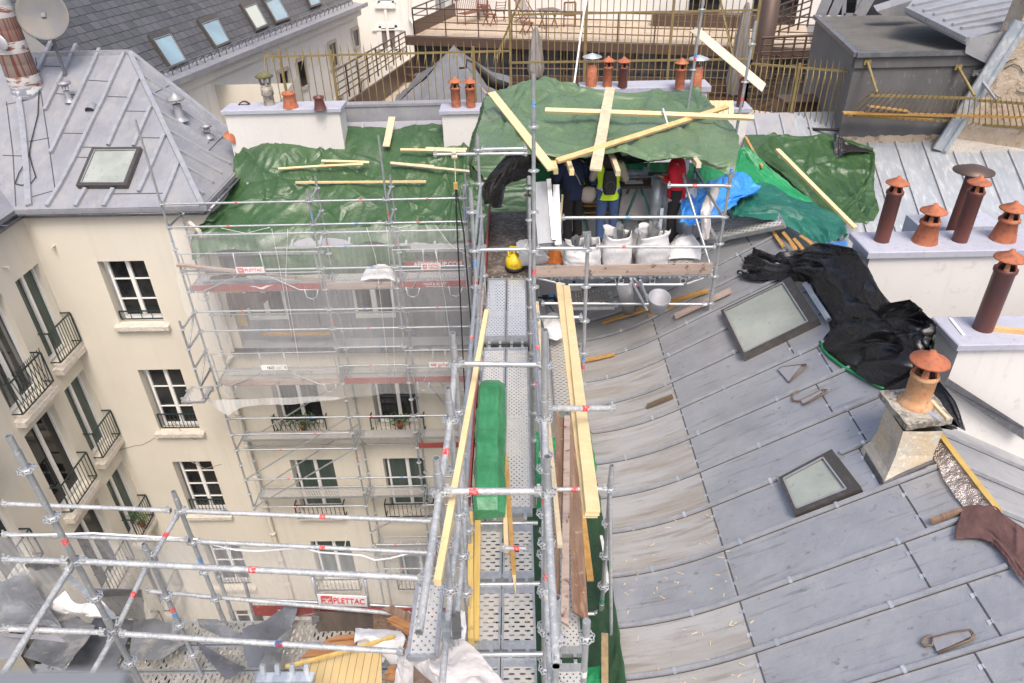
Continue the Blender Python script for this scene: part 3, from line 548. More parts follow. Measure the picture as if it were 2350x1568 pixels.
m.lathe(p, [(0, .78), (.05, .77), (.22, .68), (.2, .65), (0, .66)], 14, 1); mk('cement_cowl', m, [CONC, M('mossy cap', (.16, .15, .07), .95, 0, [((15, 15, 15), .45, .6, (.09, .10, .04), .8)])], s1)
p = oz(*c2(30, 722), zt); m = MB(); m.grid([[p+Vector((a, b*.5, .06*(1-(a/.12)**2)+.03*abs(b)*8)) for b in (-.1, 0, .1)] for a in np.linspace(-.13, .13, 7)]); tag(mk('broken_pot_shard', m, TERRD, None, solid=.012), 'curved shard of broken red clay pot on the left end of the long lavender cap', 'shard')
for x, y in ((1487, 735), (1588, 738)): pot(s2, oz(*c2(x, y), pa.z+.09), 'cap', .98)
z3 = pa3.z+.11
for x, y, s_, mt in ((875, 595, .95, TERRA), (980, 600, .95, TERRD), (1370, 612, .95, TERRA)): pot(s3, oz(*c3(x, y), z3), 'cap', s_, mat=mt)
for x, y in ((765, 592), (1483, 610)):
    p = oz(*c3(x, y), z3); m = MB(); m.lathe(p, [(.125, 0), (.118, .5), (.1, .5), (.1, .3)], 18); o = mk('chimney_pot', m, TERRA, s3); m = MB()
    m.lathe(p, [(0, .74), (.22, .66), (.23, .64), (.1, .67), (0, .68)], 18)
    for k in range(4): t = k*1.57+.3; m.tube(p+Vector((math.cos(t)*.12, math.sin(t)*.12, .4)), p+Vector((math.cos(t)*.12, math.sin(t)*.12, .69)), .008, 5)
    mk('pot_hat', m, ZINCW, o)
pot(s4, oz(*c3(1785, 735), pa4.z+.1), 'tall', .72, mat=TERRD)
# lying clay pot at the left edge of the roof
p = PC(*c1(1665, 1030))+Vector((0, 0, .38)); m = MB(); m.lathe(p+Vector((-.2, -.15, -.1)), [(.19, 0), (.18, .03), (.14, .25), (.155, .27), (.155, .32), (.12, .34), (.11, .48), (.14, .5), (.0, .53)], 16, 0, (.45, .35, .6)); tag(mk('fallen_chimney_pot', m, TERRA), 'terracotta chimney pot lying on its side at the left edge of the green tarpaulin', 'chimney pot')
# ================================================================ slate-roofed building (upper left)
SB = thing('slate_roof_building', 'pale building with long dark slate roof, roof windows and snow guard gutter', 'building', (-10, 31, -22.5))
E0 = oz(390, 195, -4.8); E1 = oz(842, 10, -4.8); ed = (E1-E0).normalized(); inn = Vector((-ed.y, ed.x, 0)); 
if inn.x > 0: inn = -inn
up = (inn*math.cos(R_(44))+Vector((0, 0, math.sin(R_(44))))).normalized(); nS = ed.cross(up).normalized(); nS = nS if nS.z > 0 else -nS
S0 = E0-ed*1.8; S1 = E1; sb = S0+inn*.75+Vector((0, 0, .12)); 
SLq = brick('slate_', (.060, .062, .068), (.098, .098, .108), (.02, .02, .023), 1, .34, .26, rough=.5, msize=.014, bump=.5)
# slate coordinates follow the slope: give the roof its own object rotation
m = MB(); L = (S1-S0).length; m.quad((0, 0, 0), (L, 0, 0), (L, 13, 0), (0, 13, 0)); rf = mk('slate_roof', m, SLq, SB)
mat3 = Matrix((ed, up, nS)).transposed().to_4x4(); mat3.translation = sb - _root(SB); rf.matrix_local = mat3
PS = lambda u, v: op(u, v, sb, nS)
m = MB(); m.quad(S0, S1, S1+inn*.8+Vector((0, 0, .12)), S0+inn*.8+Vector((0, 0, .12))); m.beam(S0, S1, .1, .16, (0, 0, 1)); m.beam(S0+inn*.78+Vector((0, 0, .16)), S1+inn*.78+Vector((0, 0, .16)), .12, .08)
mk('gutter', m, ZINCL, SB)
m = MB(); gq = inn*.42+Vector((0, 0, .3)); m.tube(S0+gq, S1+gq, .025, 6); k = int(L/.42)
for i in range(k): p = S0+ed*(i*.42+.1); m.beam(p+inn*.42+Vector((0, 0, .05)), p+gq, .025, .04); m.beam(p+gq, p+inn*.6+Vector((0, 0, .12)), .02, .03)
mk('snow_guard', m, ZINCK, SB)
w0 = S0+inn*.55; w1 = S1+inn*.55; m = MB(); m.quad(w0-Vector((0, 0, 16)), w1-Vector((0, 0, 16)), w1, w0); m.beam(w0-inn*.1-Vector((0, 0, .3)), w1-inn*.1-Vector((0, 0, .3)), .25, .3)
WALLW = M('white facade', (.82, .785, .73), .9, 0, [((.3, .3, .3), .42, .62, (.76, .72, .66), .7), ((3, 3, .2), .56, .7, (.62, .58, .52), .4)])
m.quad(w1, w1-Vector((0, 0, 16)), w1-Vector((0, 0, 16))+inn*9, w1+inn*9+Vector((0, 0, 8))); mk('wall', m, WALLW, SB)
PW = lambda u, v: op(u, v, w0, inn)
def flatwin(parent, pts, n, fw=.12, glass=None, fr=None, name='window'):
    P = [Vector(p)+Vector(n)*.03 for p in pts]; f = MB()
    for i in range(4): f.beam(P[i], P[(i+1) % 4], fw, .06, n)
    w = mk(name, f, fr or FRAMEW, parent); g = MB(); g.quad(*[p-Vector(n)*.015 for p in P]); mk('pane', g, glass or GLASSD, w); return w
REV = M('stone reveal', (.55, .50, .44), .9)
for f_, pts in ((c1, [(1640, 655), (1738, 590), (1750, 720), (1655, 720)]), (c2, [(255, 495), (325, 465), (345, 690), (275, 720)]), (c2, [(378, 420), (440, 395), (470, 590), (412, 620)]), (c2, [(598, 302), (652, 275), (675, 455), (622, 485)]),
                (c2, [(762, 208), (806, 186), (820, 320), (785, 340)]), (c2, [(805, 562), (840, 542), (848, 720), (815, 745)]), (c2, [(655, 680), (700, 655), (705, 760), (660, 780)])):
    flatwin(SB, [PW(*f_(*p)) for p in pts], -inn, .14, GLASSD, REV)
for f_, pts in ((c1, [(1010, 255), (1150, 210), (1285, 440), (1165, 490)]), (c1, [(1345, 150), (1475, 105), (1580, 305), (1478, 350)]), (c1, [(1640, 40), (1740, 5), (1840, 190), (1755, 228)]), (c1, [(1790, 0), (1890, -40), (1990, 140), (1890, 175)]), (c2, [(440, -25), (520, -60), (555, 40), (478, 68)])):
    skylight(SB, [PS(*f_(*p)) for p in pts], nS, .12, .075, GLASSB if f_(0, 0)[0] >= 0 and pts[0][0] != 1640 else M('pale blind glass', (.42, .46, .42), .2), head=0)

# ================================================================ white building behind
BB = thing('white_rear_building', 'white rear facade with one curtained window left of the roof terrace', 'building', (-6, 37, -22.5))
YB = 37.5; A = oy(832, 60, YB); B = oy(1860, 60, YB+1)
m = MB(); m.quad((A.x-2, YB, -22), (A.x+3.6, YB, -22), (A.x+3.6, YB, 4), (A.x-2, YB, 4)); mk('wall', m, WALLW, BB)
P = [oy(*c2(955, 178), YB), oy(*c2(1080, 172), YB), oy(*c2(1085, 350), YB), oy(*c2(970, 355), YB)]
flatwin(BB, P, (0, -1, 0), .22, M('curtained glass', (.22, .18, .16), .3, 0, [((5, 5, .3), .4, .6, (.12, .10, .095), .9)]), FRAMEW); m = MB(); c = sum(P, Vector())/4
m.beam(c+Vector((0, -.08, 1.3)), c+Vector((0, -.08, -1.3)), .12, .05, (0, 1, 0))
for k in (-.45, .4): m.beam(c+Vector((-.75, -.07, k)), c+Vector((.75, -.07, k)), .05, .05)
mk('window_bars', m, FRAMEW, BB)
m = MB(); P = [oy(*c2(x, y), YB) for x, y in ((945, -40), (1055, -40), (1060, 20), (950, 20))]; flatwin(BB, P, (0, -1, 0), .2)
m = MB(); a = oy(*c2(930, 45), YB); b = oy(*c2(1070, 45), YB); m.beam(a, b, .25, .15); mk('window_sill', m, WALLW, BB); m = MB(); m.tube(oy(*c2(1165, -20), YB-.1), oy(*c2(1170, 130), YB-.1), .07, 8); m.tube(oy(*c2(1170, 130), YB-.1), oy(*c2(1210, 190), YB-.6), .07, 8); mk('drain_pipe', m, WALLW, BB)

# ================================================================ roof terrace building
TB = thing('roof_terrace_building', 'brown metal and glass building with a tiled roof terrace and brown railings', 'building', (3, 31, -22.5))
zt = -5.7; a = oz(948, 82, zt); b = oz(1862, 112, zt); tl = oz(1012, 18, zt); d_ = (b-a).normalized(); nb = Vector((-d_.y, d_.x, 0))
m = MB(); m.poly([a, b, b+nb*8, a+nb*8+Vector((0, 0, 0))]); mk('terrace_floor', m, PAVER, TB)
m = MB(); m.beam(a-nb*.05-d_*.3, b-nb*.05, .3, .35, (0, 0, 1), 0, 0); q = a+Vector((-.4, 0, 0)); m.quad(a-Vector((0, 0, 16)), a-Vector((0, 0, .3)), a+nb*10-Vector((0, 0, .3)), a+nb*10-Vector((0, 0, 16))); m.beam(a-nb*.05+Vector((0, 0, -2.45)), b-nb*.05+Vector((0, 0, -2.45)), .2, 1.1); mk('fascia', m, BROWN, TB)
m = MB(); m.quad(a+nb*.25-Vector((0, 0, 2.6)), b+nb*.25-Vector((0, 0, 2.6)), b+nb*.25, a+nb*.25); mk('glass_band', m, M('smoked glass', (.03, .036, .042), .15, 0, [((1.2, 1.2, .15), .45, .55, (.085, .09, .10), .8)]), TB)
m = MB()
for i in range(18): p = a.lerp(b, i/17); m.beam(p+nb*.15-Vector((0, 0, .3)), p+nb*.15-Vector((0, 0, 2.2)), .12, .08, d_)
mk('mullion', m, BROWN, TB)
def rails(parent, A, B, h=1.1, n=4, posts=6, r=.022, nm='railing'):
    A = Vector(A); B = Vector(B); m = MB()
    for k in range(n): z = Vector((0, 0, h*(k+1)/n)); m.tube(A+z, B+z, r*(1.5 if k == n-1 else 1), 6)
    for i in range(posts+1): p = A.lerp(B, i/posts); m.beam(p, p+Vector((0, 0, h)), .05, .05, (1, 0, 0))
    return mk(nm, m, BROWN, parent)
rails(TB, a+nb*.15, b+nb*.15, 1.05, 4, 11); rails(TB, a+nb*.15, a+nb*6.5, 1.05, 4, 4)
m = MB(); m.beam(a+nb*.15+Vector((0, 0, .25)), a+nb*7+Vector((0, 0, .25)), .06, .5); mk('side_panel', m, BROWN, TB)
# white wall and glazed doors at the back of the terrace
m = MB(); wa = a+nb*5.2; wb = b+nb*5.2; m.prism([wa-d_*.5, wb+d_*2, wb+d_*2+nb*.3, wa-d_*.5+nb*.3], (0, 0, 5)); mk('back_wall', m, M('terrace white wall', (.72, .70, .68), .9), TB)
m = MB(); p = wa.lerp(wb, .60)-nb*.25; m.prism([p, p+d_*5.2, p+d_*5.2-nb*1.2, p-nb*1.2], (0, 0, .45)); mk('planter_step', m, BROWN, TB)
m = MB(); p = wa.lerp(wb, .69)-nb*.02; m.prism([p, p+d_*1.3, p+d_*1.3-nb*.05, p-nb*.05], (0, 0, 3)); p2 = wa.lerp(wb, .86)-nb*.02; m.prism([p2, p2+d_*1.8, p2+d_*1.8-nb*.05, p2-nb*.05], (0, 0, 3)); mk('terrace_door', m, GLASSD, TB)
# lower storey below the glass band, receding floor
lf = -8.3; m = MB(); m.poly([oz(880, 262, lf), oz(2000, 300, lf), oz(2000, 300, lf)+Vector((0, 6, 0)), oz(880, 262, lf)+Vector((0, 7, 0))]); m.box(-4.0, 14, 20.5, 31, -8.3, -8.0)
mk('lower_terrace_floor', m, M('lower terrace tiles', (.46, .40, .33), .9, 0, [((3, 3, 3), .4, .6, (.52, .46, .38), .8)]), TB)
m = MB(); yb = a.y-.2; m.quad((a.x-.3, yb+.4, -12), (14, yb-3.4, -12), (14, yb-3.4, -8.2), (a.x-.3, yb+.4, -8.2)); mk('lower_glazing', m, M('dark amber glazing', (.02, .016, .012), .2, 0, [((.9, .9, .5), .55, .6, (.10, .07, .02), .7)]), TB)
rails(TB, (a.x-.2, 31.1, -8.0), (13.5, 28.4, -8.0), 1.4, 5, 14)
m = MB(); m.beam((a.x-.2, 31.4, -7.5), (13.5, 28.7, -7.5), .2, 1.0); mk('fascia', m, BROWN, TB)
# brown walkway balustrade running back beside the white facade
BW = thing('brown_balustrade', 'brown metal balustrade running back beside the white facade below the slate roof', 'railing', (-5.5, 25, -8))
p0 = oy(*c2(675, 720), 23.0); p1 = oy(*c2(1150, 385), 33.5); rails(BW, p0, p1, 1.0, 5, 8); m = MB(); m.beam(p0+Vector((.35, 0, -.25)), p1+Vector((.35, 0, -.35)), .08, .7); mk('fascia', m, BROWN, BW)
m = MB(); m.prism([p0+Vector((.3, 0, -.6)), p1+Vector((.3, 0, -.8)), p1+Vector((3.5, 0, -.8)), p0+Vector((6.5, 0, -.6))], (0, 0, -.1)); mk('walkway_floor', m, PAVER, BW)
# gazebo: pyramid of grey cloth
GZ = thing('grey_cloth_gazebo', 'grey cloth pyramid gazebo behind the brass fence', 'gazebo', (-2.5, 25, -8))
ap = oy(1041, 104, 25.5); cs = [oy(888, 252, 23.5), oy(1160, 262, 22.6), oy(1172, 185, 27.5), oy(960, 170, 28.5)]; m = MB(); n = 14
for i in range(4):
    A_, B_ = cs[i], cs[(i+1) % 4]; P = []
    for j in range(n+1):
        t = j/n; rr = []
        for k in range(n+1):
            q = A_.lerp(B_, k/n); p = ap.lerp(q, t); p.z -= .14*math.sin(math.pi*t)+.06*noise.noise(Vector((k*.9, j*.25, i*3)))*t*4; rr.append(p)
        P.append(rr)
    m.grid(P)
mk('canopy', m, TENT, GZ)
m = MB(); m.tube(ap-Vector((0, 0, 3.2)), ap, .04, 8); mk('pole', m, ZINCK, GZ)
m = MB(); m.path([oy(*c2(1510, 470), 22.5), oy(*c2(1555, 465), 22.4), oy(*c2(1560, 410), 23.4), oy(*c2(1600, 430), 22.5), oy(*c2(1640, 460), 22.5)], .03, 6); mk('tie_strap', m, BLACKR, GZ)
m = MB(); P = [[oy(*c2(x, y), 21.8) for x, y in r] for r in ([(1590, 420), (1620, 425)], [(1640, 500), (1680, 480)], [(1700, 590), (1760, 540)], [(1780, 625), (1850, 570)], [(1830, 610), (1850, 590)])]
tag(mk('folded_dark_awning', m.grid(P), BLACKR, None, solid=.02), 'dark folded awning sagging right of the grey gazebo', 'awning')
# ---- terrace furniture
def bar(m, a, b, w=.05, h=.04): m.beam(a, b, w, h, (0, 0, 1) if abs((Vector(b)-Vector(a)).normalized().z) < .9 else (1, 0, 0))
def tchair(name, lab, cat, c, rz, kind, group=None):
    c = Vector(c); cr, sr = math.cos(rz), math.sin(rz); T_ = lambda x, y, z: c+Vector((x*cr-y*sr, x*sr+y*cr, z))
    t = thing(name, lab, cat, c, group)
    if kind in ('chair', 'bench'):
        wdt = .5 if kind == 'chair' else 1.5; mat = TEAK
        m = MB()
        for k in range(5): bar(m, T_(-wdt/2, -.22+k*.11, .45), T_(wdt/2, -.22+k*.11, .45), .08, .03)
        mk('seat', m, mat, t); m = MB()
        nb_ = 5 if kind == 'chair' else 12
        for k in range(nb_): x = -wdt/2+.05+k*(wdt-.1)/(nb_-1); bar(m, T_(x, .25, .5), T_(x, .34, .98), .04, .02)
        bar(m, T_(-wdt/2, .34, 1.0), T_(wdt/2, .34, 1.0), .05, .06); mk('backrest', m, mat, t)
        for sx in (-1, 1):
            for sy in (-.23, .25): m = MB(); bar(m, T_(sx*wdt/2, sy, 0), T_(sx*wdt/2, sy, .65 if sy < 0 else .98), .05, .05); mk('leg', m, mat, t)
            m = MB(); bar(m, T_(sx*wdt/2, -.25, .66), T_(sx*wdt/2, .28, .66), .06, .03); mk('armrest', m, mat, t)
    elif kind == 'fold':
        m = MB()
        for sx in (-1, 1): bar(m, T_(sx*.22, -.25, 0), T_(sx*.22, .3, .9), .035, .03); bar(m, T_(sx*.19, .25, 0), T_(sx*.19, -.2, .48), .035, .03)
        mk('frame', m, TEAK, t); m = MB()
        for k in range(4): bar(m, T_(-.22, -.18+k*.1, .46), T_(.22, -.18+k*.1, .46), .06, .02)
        mk('seat', m, TEAK, t); m = MB()
        for k in range(3): bar(m, T_(-.22, .18+k*.05, .6+k*.12), T_(.22, .18+k*.05, .6+k*.12), .06, .02)
        mk('backrest', m, TEAK, t)
    elif kind == 'deck':
        m = MB()
        for sx in (-1, 1): bar(m, T_(sx*.28, -.7, .25), T_(sx*.28, .55, 1.05), .04, .03); bar(m, T_(sx*.25, .5, 0), T_(sx*.25, -.5, .45), .04, .03)
        mk('frame', m, M('mahogany', (.22, .05, .03), .5), t); m = MB(); m.grid([[T_(x, -.65+1.15*k/8, .3+.72*k/8-.12*math.sin(math.pi*k/8)) for x in (-.24, .24)] for k in range(9)]); mk('sling', m, CANV, t)
    elif kind == 'table':
        m = MB()
        for k in range(7): bar(m, T_(-.4, -.36+k*.12, .73), T_(.4, -.36+k*.12, .73), .1, .025)
        mk('tabletop', m, M('grey teak', (.16, .13, .115), .8), t)
        for sx in (-1, 1): m = MB(); bar(m, T_(sx*.3, -.3, 0), T_(sx*.3, .3, .71), .04, .03); bar(m, T_(sx*.3, .3, 0), T_(sx*.3, -.3, .71), .04, .03); mk('leg', m, TEAK, t)
    return t
G_ = 'furniture on the roof terrace'
tchair('garden_bench', 'slatted brown garden bench at the left end of the roof terrace', 'bench', oz(*c2(1600, 155), zt), .9, 'bench', G_)
tchair('garden_chair', 'tall slatted brown chair beside the terrace bench against the white wall', 'chair', oz(*c2(1670, 120), zt), 3.2, 'chair', G_)
tchair('folding_chair', 'low brown folding chair in front of the slatted bench', 'chair', oz(*c2(1715, 175), zt), 2.6, 'fold', G_)
tchair('garden_chair', 'brown terrace chair with a high back right of the slatted bench', 'chair', oz(*c2(1790, 150), zt), 3.4, 'fold', G_)
tchair('deck_chair', 'red framed deck chair folded open in the middle of the terrace', 'deck chair', oz(*c3(305, 160), zt), .5, 'deck', G_)
tchair('folding_chair', 'small folding chair in front of the red deck chair', 'chair', oz(*c3(320, 235), zt), .6, 'fold', G_)
tchair('folding_table', 'small grey folding table right of the red deck chair', 'table', oz(*c3(470, 190), zt), .4, 'table', G_)
tchair('folding_chair', 'grey slatted chair right of the small folding table on the terrace', 'chair', oz(*c3(615, 180), zt), 3.1, 'chair', G_)
# grill / pot on the terrace
p = oz(*c3(1255, 115), zt); m = MB(); m.box(p.x-.35, p.x+.35, p.y-.2, p.y+.2, p.z, p.z+.35); m.tube(p+Vector((.25, 0, .3)), p+Vector((.3, 0, .8)), .05, 8); m.box(p.x-.3, p.x+.2, p.y-.22, p.y+.1, p.z+.35, p.z+.5); tag(mk('dark_planter_box', m, BLACKR), 'dark planter box with a short pipe standing on the terrace tiles', 'planter')
def parasol(lab, u, v, Y, h):
    b_ = oy(u, v, Y); t = thing('closed_parasol', lab, 'parasol', b_, 'closed parasols behind the fence'); m = MB(); m.tube(b_, b_+Vector((0, 0, h)), .035, 8); m.lathe(b_, [(.3, 0), (.3, .06), (.05, .08)], 14); mk('pole', m, ZINCK, t)
    m = MB(); n = 20; P = []
    for k in range(14):
        q = k/13; rr = []
        for i in range(n): a_ = 2*math.pi*i/n; r = (.24*(1-q)**.6*(.35+.65*min(1, q*4+.4))+.04)*(1+.28*math.sin(a_*5+q*2)); rr.append(b_+Vector((math.cos(a_)*r, math.sin(a_)*r, h*(.22+.78*q))))
        P.append(rr)
    m.grid(P, closed=True); mk('canopy', m, CANV, t)
parasol('closed beige parasol left of the tall scaffold standard behind the fence', 1230, 205, 26, 2.0)
parasol('closed beige parasol behind the leaning pale plank at the right of the fence', 1678, 270, 23.5, 3.4)
p = oy(1706, 245, 22.8); m = MB(); m.box(p.x-.06, p.x+.06, p.y-.05, p.y+.05, p.z-.2, p.z+2.6); tag(mk('grey_post', m, ZINCK), 'dark grey square post beside the right hand closed parasol', 'post')
# brown stack pipe, planter, spiral stair railings at right
p = oy(1752, 110, 27); m = MB(); m.lathe(p-Vector((0, 0, 1)), [(.32, 0), (.32, 2.55), (.28, 2.58), (0, 2.6)], 20); tag(mk('brown_flue_pipe', m, BROWN), 'wide brown metal flue pipe standing beside the spiral stair', 'flue pipe')
SP = thing('spiral_stair', 'brown spiral stair with curved railings behind the dark grey building', 'stair', oy(1800, 150, 25))
c = oy(1795, 140, 25.5); 
for k, zz in enumerate((0, .28, .56, .84)):
    m = MB(); m.path([c+Vector((math.cos(t)*1.15, math.sin(t)*1.0, zz-.5+.0*t)) for t in np.linspace(math.pi*.9, math.pi*2.1, 16)], .03, 6); mk('railing', m, BROWN, SP)
m = MB()
for t in np.linspace(math.pi*.9, math.pi*2.1, 9): p = c+Vector((math.cos(t)*1.15, math.sin(t)*1.0, 0)); m.tube(p+Vector((0, 0, -1)), p+Vector((0, 0, .4)), .03, 5)
mk('baluster', m, BROWN, SP); m = MB()
for k in range(10): t = math.pi*(.9+.12*k); m.prism([c+Vector((0, 0, -.9-k*.18)), c+Vector((math.cos(t)*1.15, math.sin(t), -.9-k*.18)), c+Vector((math.cos(t+.4)*1.15, math.sin(t+.4), -.9-k*.18))], (0, 0, .05))
mk('tread', m, BROWN, SP)
SPR = thing('stair_landing_railing', 'brown landing railing between the flue pipe and the dark grey building', 'railing', oy(1760, 110, 26)); A_ = oy(1745, 125, 24.5); B_ = oy(1870, 120, 24.0); rails(SPR, A_-Vector((0, 0, .6)), B_-Vector((0, 0, .6)), 1.1, 5, 5, .03); A_ = oy(1750, 60, 28.5); B_ = oy(1860, 20, 28.0); rails(SPR, A_-Vector((0, 0, .6)), B_-Vector((0, 0, .6)), 1.1, 5, 5, .03)
p = oy(1820, 315, 20.5); m = MB(); m.box(p.x-.5, p.x+.45, p.y-.35, p.y+.35, p.z, p.z+1.05); m.box(p.x-.54, p.x+.49, p.y-.39, p.y+.39, p.z+1.05, p.z+1.1); tag(mk('brown_planter_cabinet', m, BROWN), 'brown metal cabinet on the lower terrace behind the fence, left of the dark grey building', 'cabinet')

# ================================================================ brass coloured fence with spikes on the ridge wall
def fence(lab, A, B, z0, z1, zr, n, spikes=True, posts=(), rails_=(), name='spiked_fence', lower=True):
    A = Vector(A); B = Vector(B); t = thing(name, lab, 'fence', (A.x, A.y, z0), 'brass spiked fence on the roof ridge'); m = MB(); P = lambda k, z: Vector((*(A.lerp(B, k)).xy, z)); r = .013
    for i in range(n+1):
        k = i/n; m.beam(P(k, z0), P(k, z1-.12 if spikes else z1), r*1.6, r*1.6, (1, 0, 0))
        if spikes: m.tube(P(k, z1-.12), P(k, z1+.05), r, 5, r1=.001)
        if lower: a_ = P(k, zr); m.tube(a_, a_+Vector((-.05, -.22, -.30)), .016, 4, r1=.001)
    mk('bar_panel', m, BRASS, t)
    for z in (zr,)+tuple(rails_): m = MB(); m.beam(P(0, z), P(1, z), .05, .045); mk('rail', m, BRASS, t)
    for k in posts: m = MB(); m.beam(P(k, z0), P(k, z1-.1), .06, .06, (1, 0, 0)); mk('post', m, BRASS, t)
    return t
fa = oy(632, 250, 19.2); fb = oy(1172, 150, 19.2); zlo = -5.25
fence('left length of brass spiked fence above the long lavender chimney cap', (fa.x, 19.2, 0), (fb.x, 19.2, 0), zlo, oy(800, 104, 19.2).z, oy(800, 126, 19.2).z, 32, posts=(.06, .27, .85))
fc = oy(1722, 150, 19.0); fence('tall middle length of brass spiked fence rising out of the picture', (fb.x, 19.2, 0), (fc.x, 19.0, 0), zlo-.1, -1.2, oy(1400, 141, 19.1).z, 38, spikes=True, posts=(.0, .31, .66, 1.0), rails_=(-2.9,), lower=False)
fd = oy(1952, 160, 17.9); fence('right length of brass spiked fence ending at the dark grey building', (fc.x, 19.0, 0), (fd.x, 17.9, 0), -5.6, oy(1850, 136, 18.4).z, oy(1850, 156, 18.4).z, 17, posts=(0, .5), rails_=())
m = MB(); m.tube(oy(*c4(20, 870), 18.8), oy(*c4(655, 895), 17.6), .035, 8); tag(mk('black_pipe_rail', m, BLACKR), 'black pipe rail along the foot of the right hand brass fence', 'pipe')
m = MB(); m.tube(oy(*c3(725, 0), 18.7), oy(*c3(645, 595), 17.0), .022, 6); m.tube(oy(*c3(735, 0), 18.9), oy(*c3(680, 280), 18.3), .018, 6); tag(mk('pale_rope_pole', m, FRAMEW), 'thin pale pole leaning on the brass fence behind the capped terracotta pots', 'pole')
# brass outrigger spikes at the step between low and tall fence
for lab, (q0, q1) in (('left brass fence brace leaning up at the start of the tall fence', (c3(110, 400), c3(275, -5))), ('right brass fence brace leaning up at the end of the tall fence', (c3(1745, 400), c3(1650, -5)))):
    m = MB(); A_ = oy(*q0, 18.9); B_ = oy(*q1, 18.6)
    m.beam(A_, B_, .05, .05, (0, 1, 0))
    for k in np.linspace(.08, .95, 9): p = A_.lerp(B_, k); s = 1 if 'left' in lab else -1; m.tube(p, p+Vector((.10*s, -.05, .26)), .014, 4, r1=.001); m.tube(p, p+Vector((-.04*s, -.2, -.28)), .014, 4, r1=.001)
    tag(mk('fence_brace', m, BRASS), lab, 'fence brace')

# ================================================================ dark grey building with felt roof
GB = thing('dark_grey_lift_house', 'dark grey rendered box building with flat felt roof behind the right roof', 'building', (8, 17.6, -8))
yb = 17.52; ct = oy(1966, 127, yb); zt_ = ct.z; bl = oz(1873, 40, zt_); br = oz(2110, 45, zt_); xr = oy(2230, 140, yb).x+1.2
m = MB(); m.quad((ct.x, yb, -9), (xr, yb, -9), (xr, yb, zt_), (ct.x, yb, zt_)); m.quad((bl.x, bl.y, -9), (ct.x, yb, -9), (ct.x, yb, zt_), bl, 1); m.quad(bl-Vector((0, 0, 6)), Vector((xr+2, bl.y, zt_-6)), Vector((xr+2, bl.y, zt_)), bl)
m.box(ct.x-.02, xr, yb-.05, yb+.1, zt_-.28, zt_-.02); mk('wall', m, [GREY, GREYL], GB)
m = MB(); m.poly([(ct.x, yb, zt_+.02), (xr, yb, zt_+.02), (xr+2, bl.y, zt_+.02), (bl.x, bl.y, zt_+.02)]); mk('felt_roof', m, FELT, GB)
m = MB(); m.beam((ct.x-.03, yb-.06, zt_+.02), (xr, yb-.06, zt_+.02), .12, .10); m.beam((ct.x-.03, yb-.06, zt_+.021), (bl.x-.03, bl.y, zt_+.021), .12, .10); mk('edge_trim', m, ZINCK, GB)
m = MB(); rg = random.Random(3); P = [];
for k in range(30): x = ct.x-.0+(3.0)*k/29; P.append([(x, yb-.01, -6.15), (x, yb-.012, -5.57+rg.uniform(-.03, .03))])
m.grid([[Vector(q) for q in r] for r in P], sm=False); mk('bare_plaster_strip', m, CRACK, GB)
# struts and slanted brass grille hung on the wall
GR = thing('slanted_brass_grille', 'slanted brass barred grille with planks in it, hung before the dark grey wall', 'grille', (8, 16.6, -5))
P0 = [oy(*c4(860, 655), 16.75), oy(*c4(1590, 678), 16.75), oy(*c4(1930, 705), 16.7)]; P1 = [oy(*c4(705, 795), 17.35), oy(*c4(1440, 835), 17.35), oy(*c4(1930, 870), 17.3)]
m = MB(); 
for Q in (P0, P1): m.beam(Q[0], Q[1], .06, .05); m.beam(Q[1]-Vector((0, 0, .03)), Q[2]+(Q[2]-Q[1])*.6-Vector((0, 0, .03)), .06, .06)
mk('grille_rail', m, BRASS, GR); m = MB(); a0 = P0[0]; a1 = P0[2]+(P0[2]-P0[1])*.6; b0 = P1[0]; b1 = P1[2]+(P1[2]-P1[1])*.6
for i in range(36): k = i/35; p = a0.lerp(a1, k); q = b0.lerp(b1, k); d = (p-q).normalized(); m.beam(q, p+d*.02, .02, .02, (0, 0, 1)); m.tube(p, p+d*.30, .013, 5, r1=.002)
mk('bar_panel', m, BRASS, GR)
for q0, q1, mt in ((c4(850, 430), c4(915, 640), BRASS), (c4(1475, 465), c4(1585, 660), BRASS), (c4(1600, 505), c4(1735, 690), ZINCL)):
    m = MB(); A_ = oy(*q0, 17.45); B_ = oy(*q1, 16.7); m.tube(A_, B_, .032, 8); m.box(A_.x-.08, A_.x+.08, 17.44, 17.5, A_.z-.06, A_.z+.06); mk('strut', m, mt, GR)
def nm_(n): return n in ('board', 'batten', 'pine_batten', 'rafter_end', 'shelter_plank', 'pine_rail', 'long_pine_batten', 'short_batten')
def plank(name, lab, A_, B_, w, h, mat, up=(0, 0, 1), group=None, cat='plank', jag=0):
    m = MB(); A_, B_ = Vector(A_), Vector(B_); mat = (WOODN, WOODN2, WOODN3, WOODN)[int(abs(A_.x*37+B_.y*23)) % 4] if mat is WOODN and nm_(name) else mat; n_ = max(2, int((B_-A_).length/.25)); sag = noise.noise(A_*3)*.012
    P = [A_.lerp(B_, i/n_)+Vector((0, 0, -sag*math.sin(math.pi*i/n_)*2)) for i in range(n_+1)]
    d = (B_-A_).normalized(); x = d.cross(Vector(up)).normalized(); u = x.cross(d).normalized(); R = []
    for i, p in enumerate(P):
        jj = .05*w*noise.noise(p*4)
        R.append([p-x*(w/2)-u*h/2, p+x*(w/2+jj)-u*h/2, p+x*(w/2+jj)+u*h/2, p-x*(w/2)+u*h/2])
    if jag: R[-1] = [R[-1][0], R[-1][1]-d*jag, R[-1][2]-d*jag, R[-1][3]]
    m.grid(R, sm=False, closed=True); m.poly(R[0]); m.poly(R[-1][::-1])
    return tag(mk(name, m, mat), lab, cat, group)
gp = 'planks lying in the slanted grille'
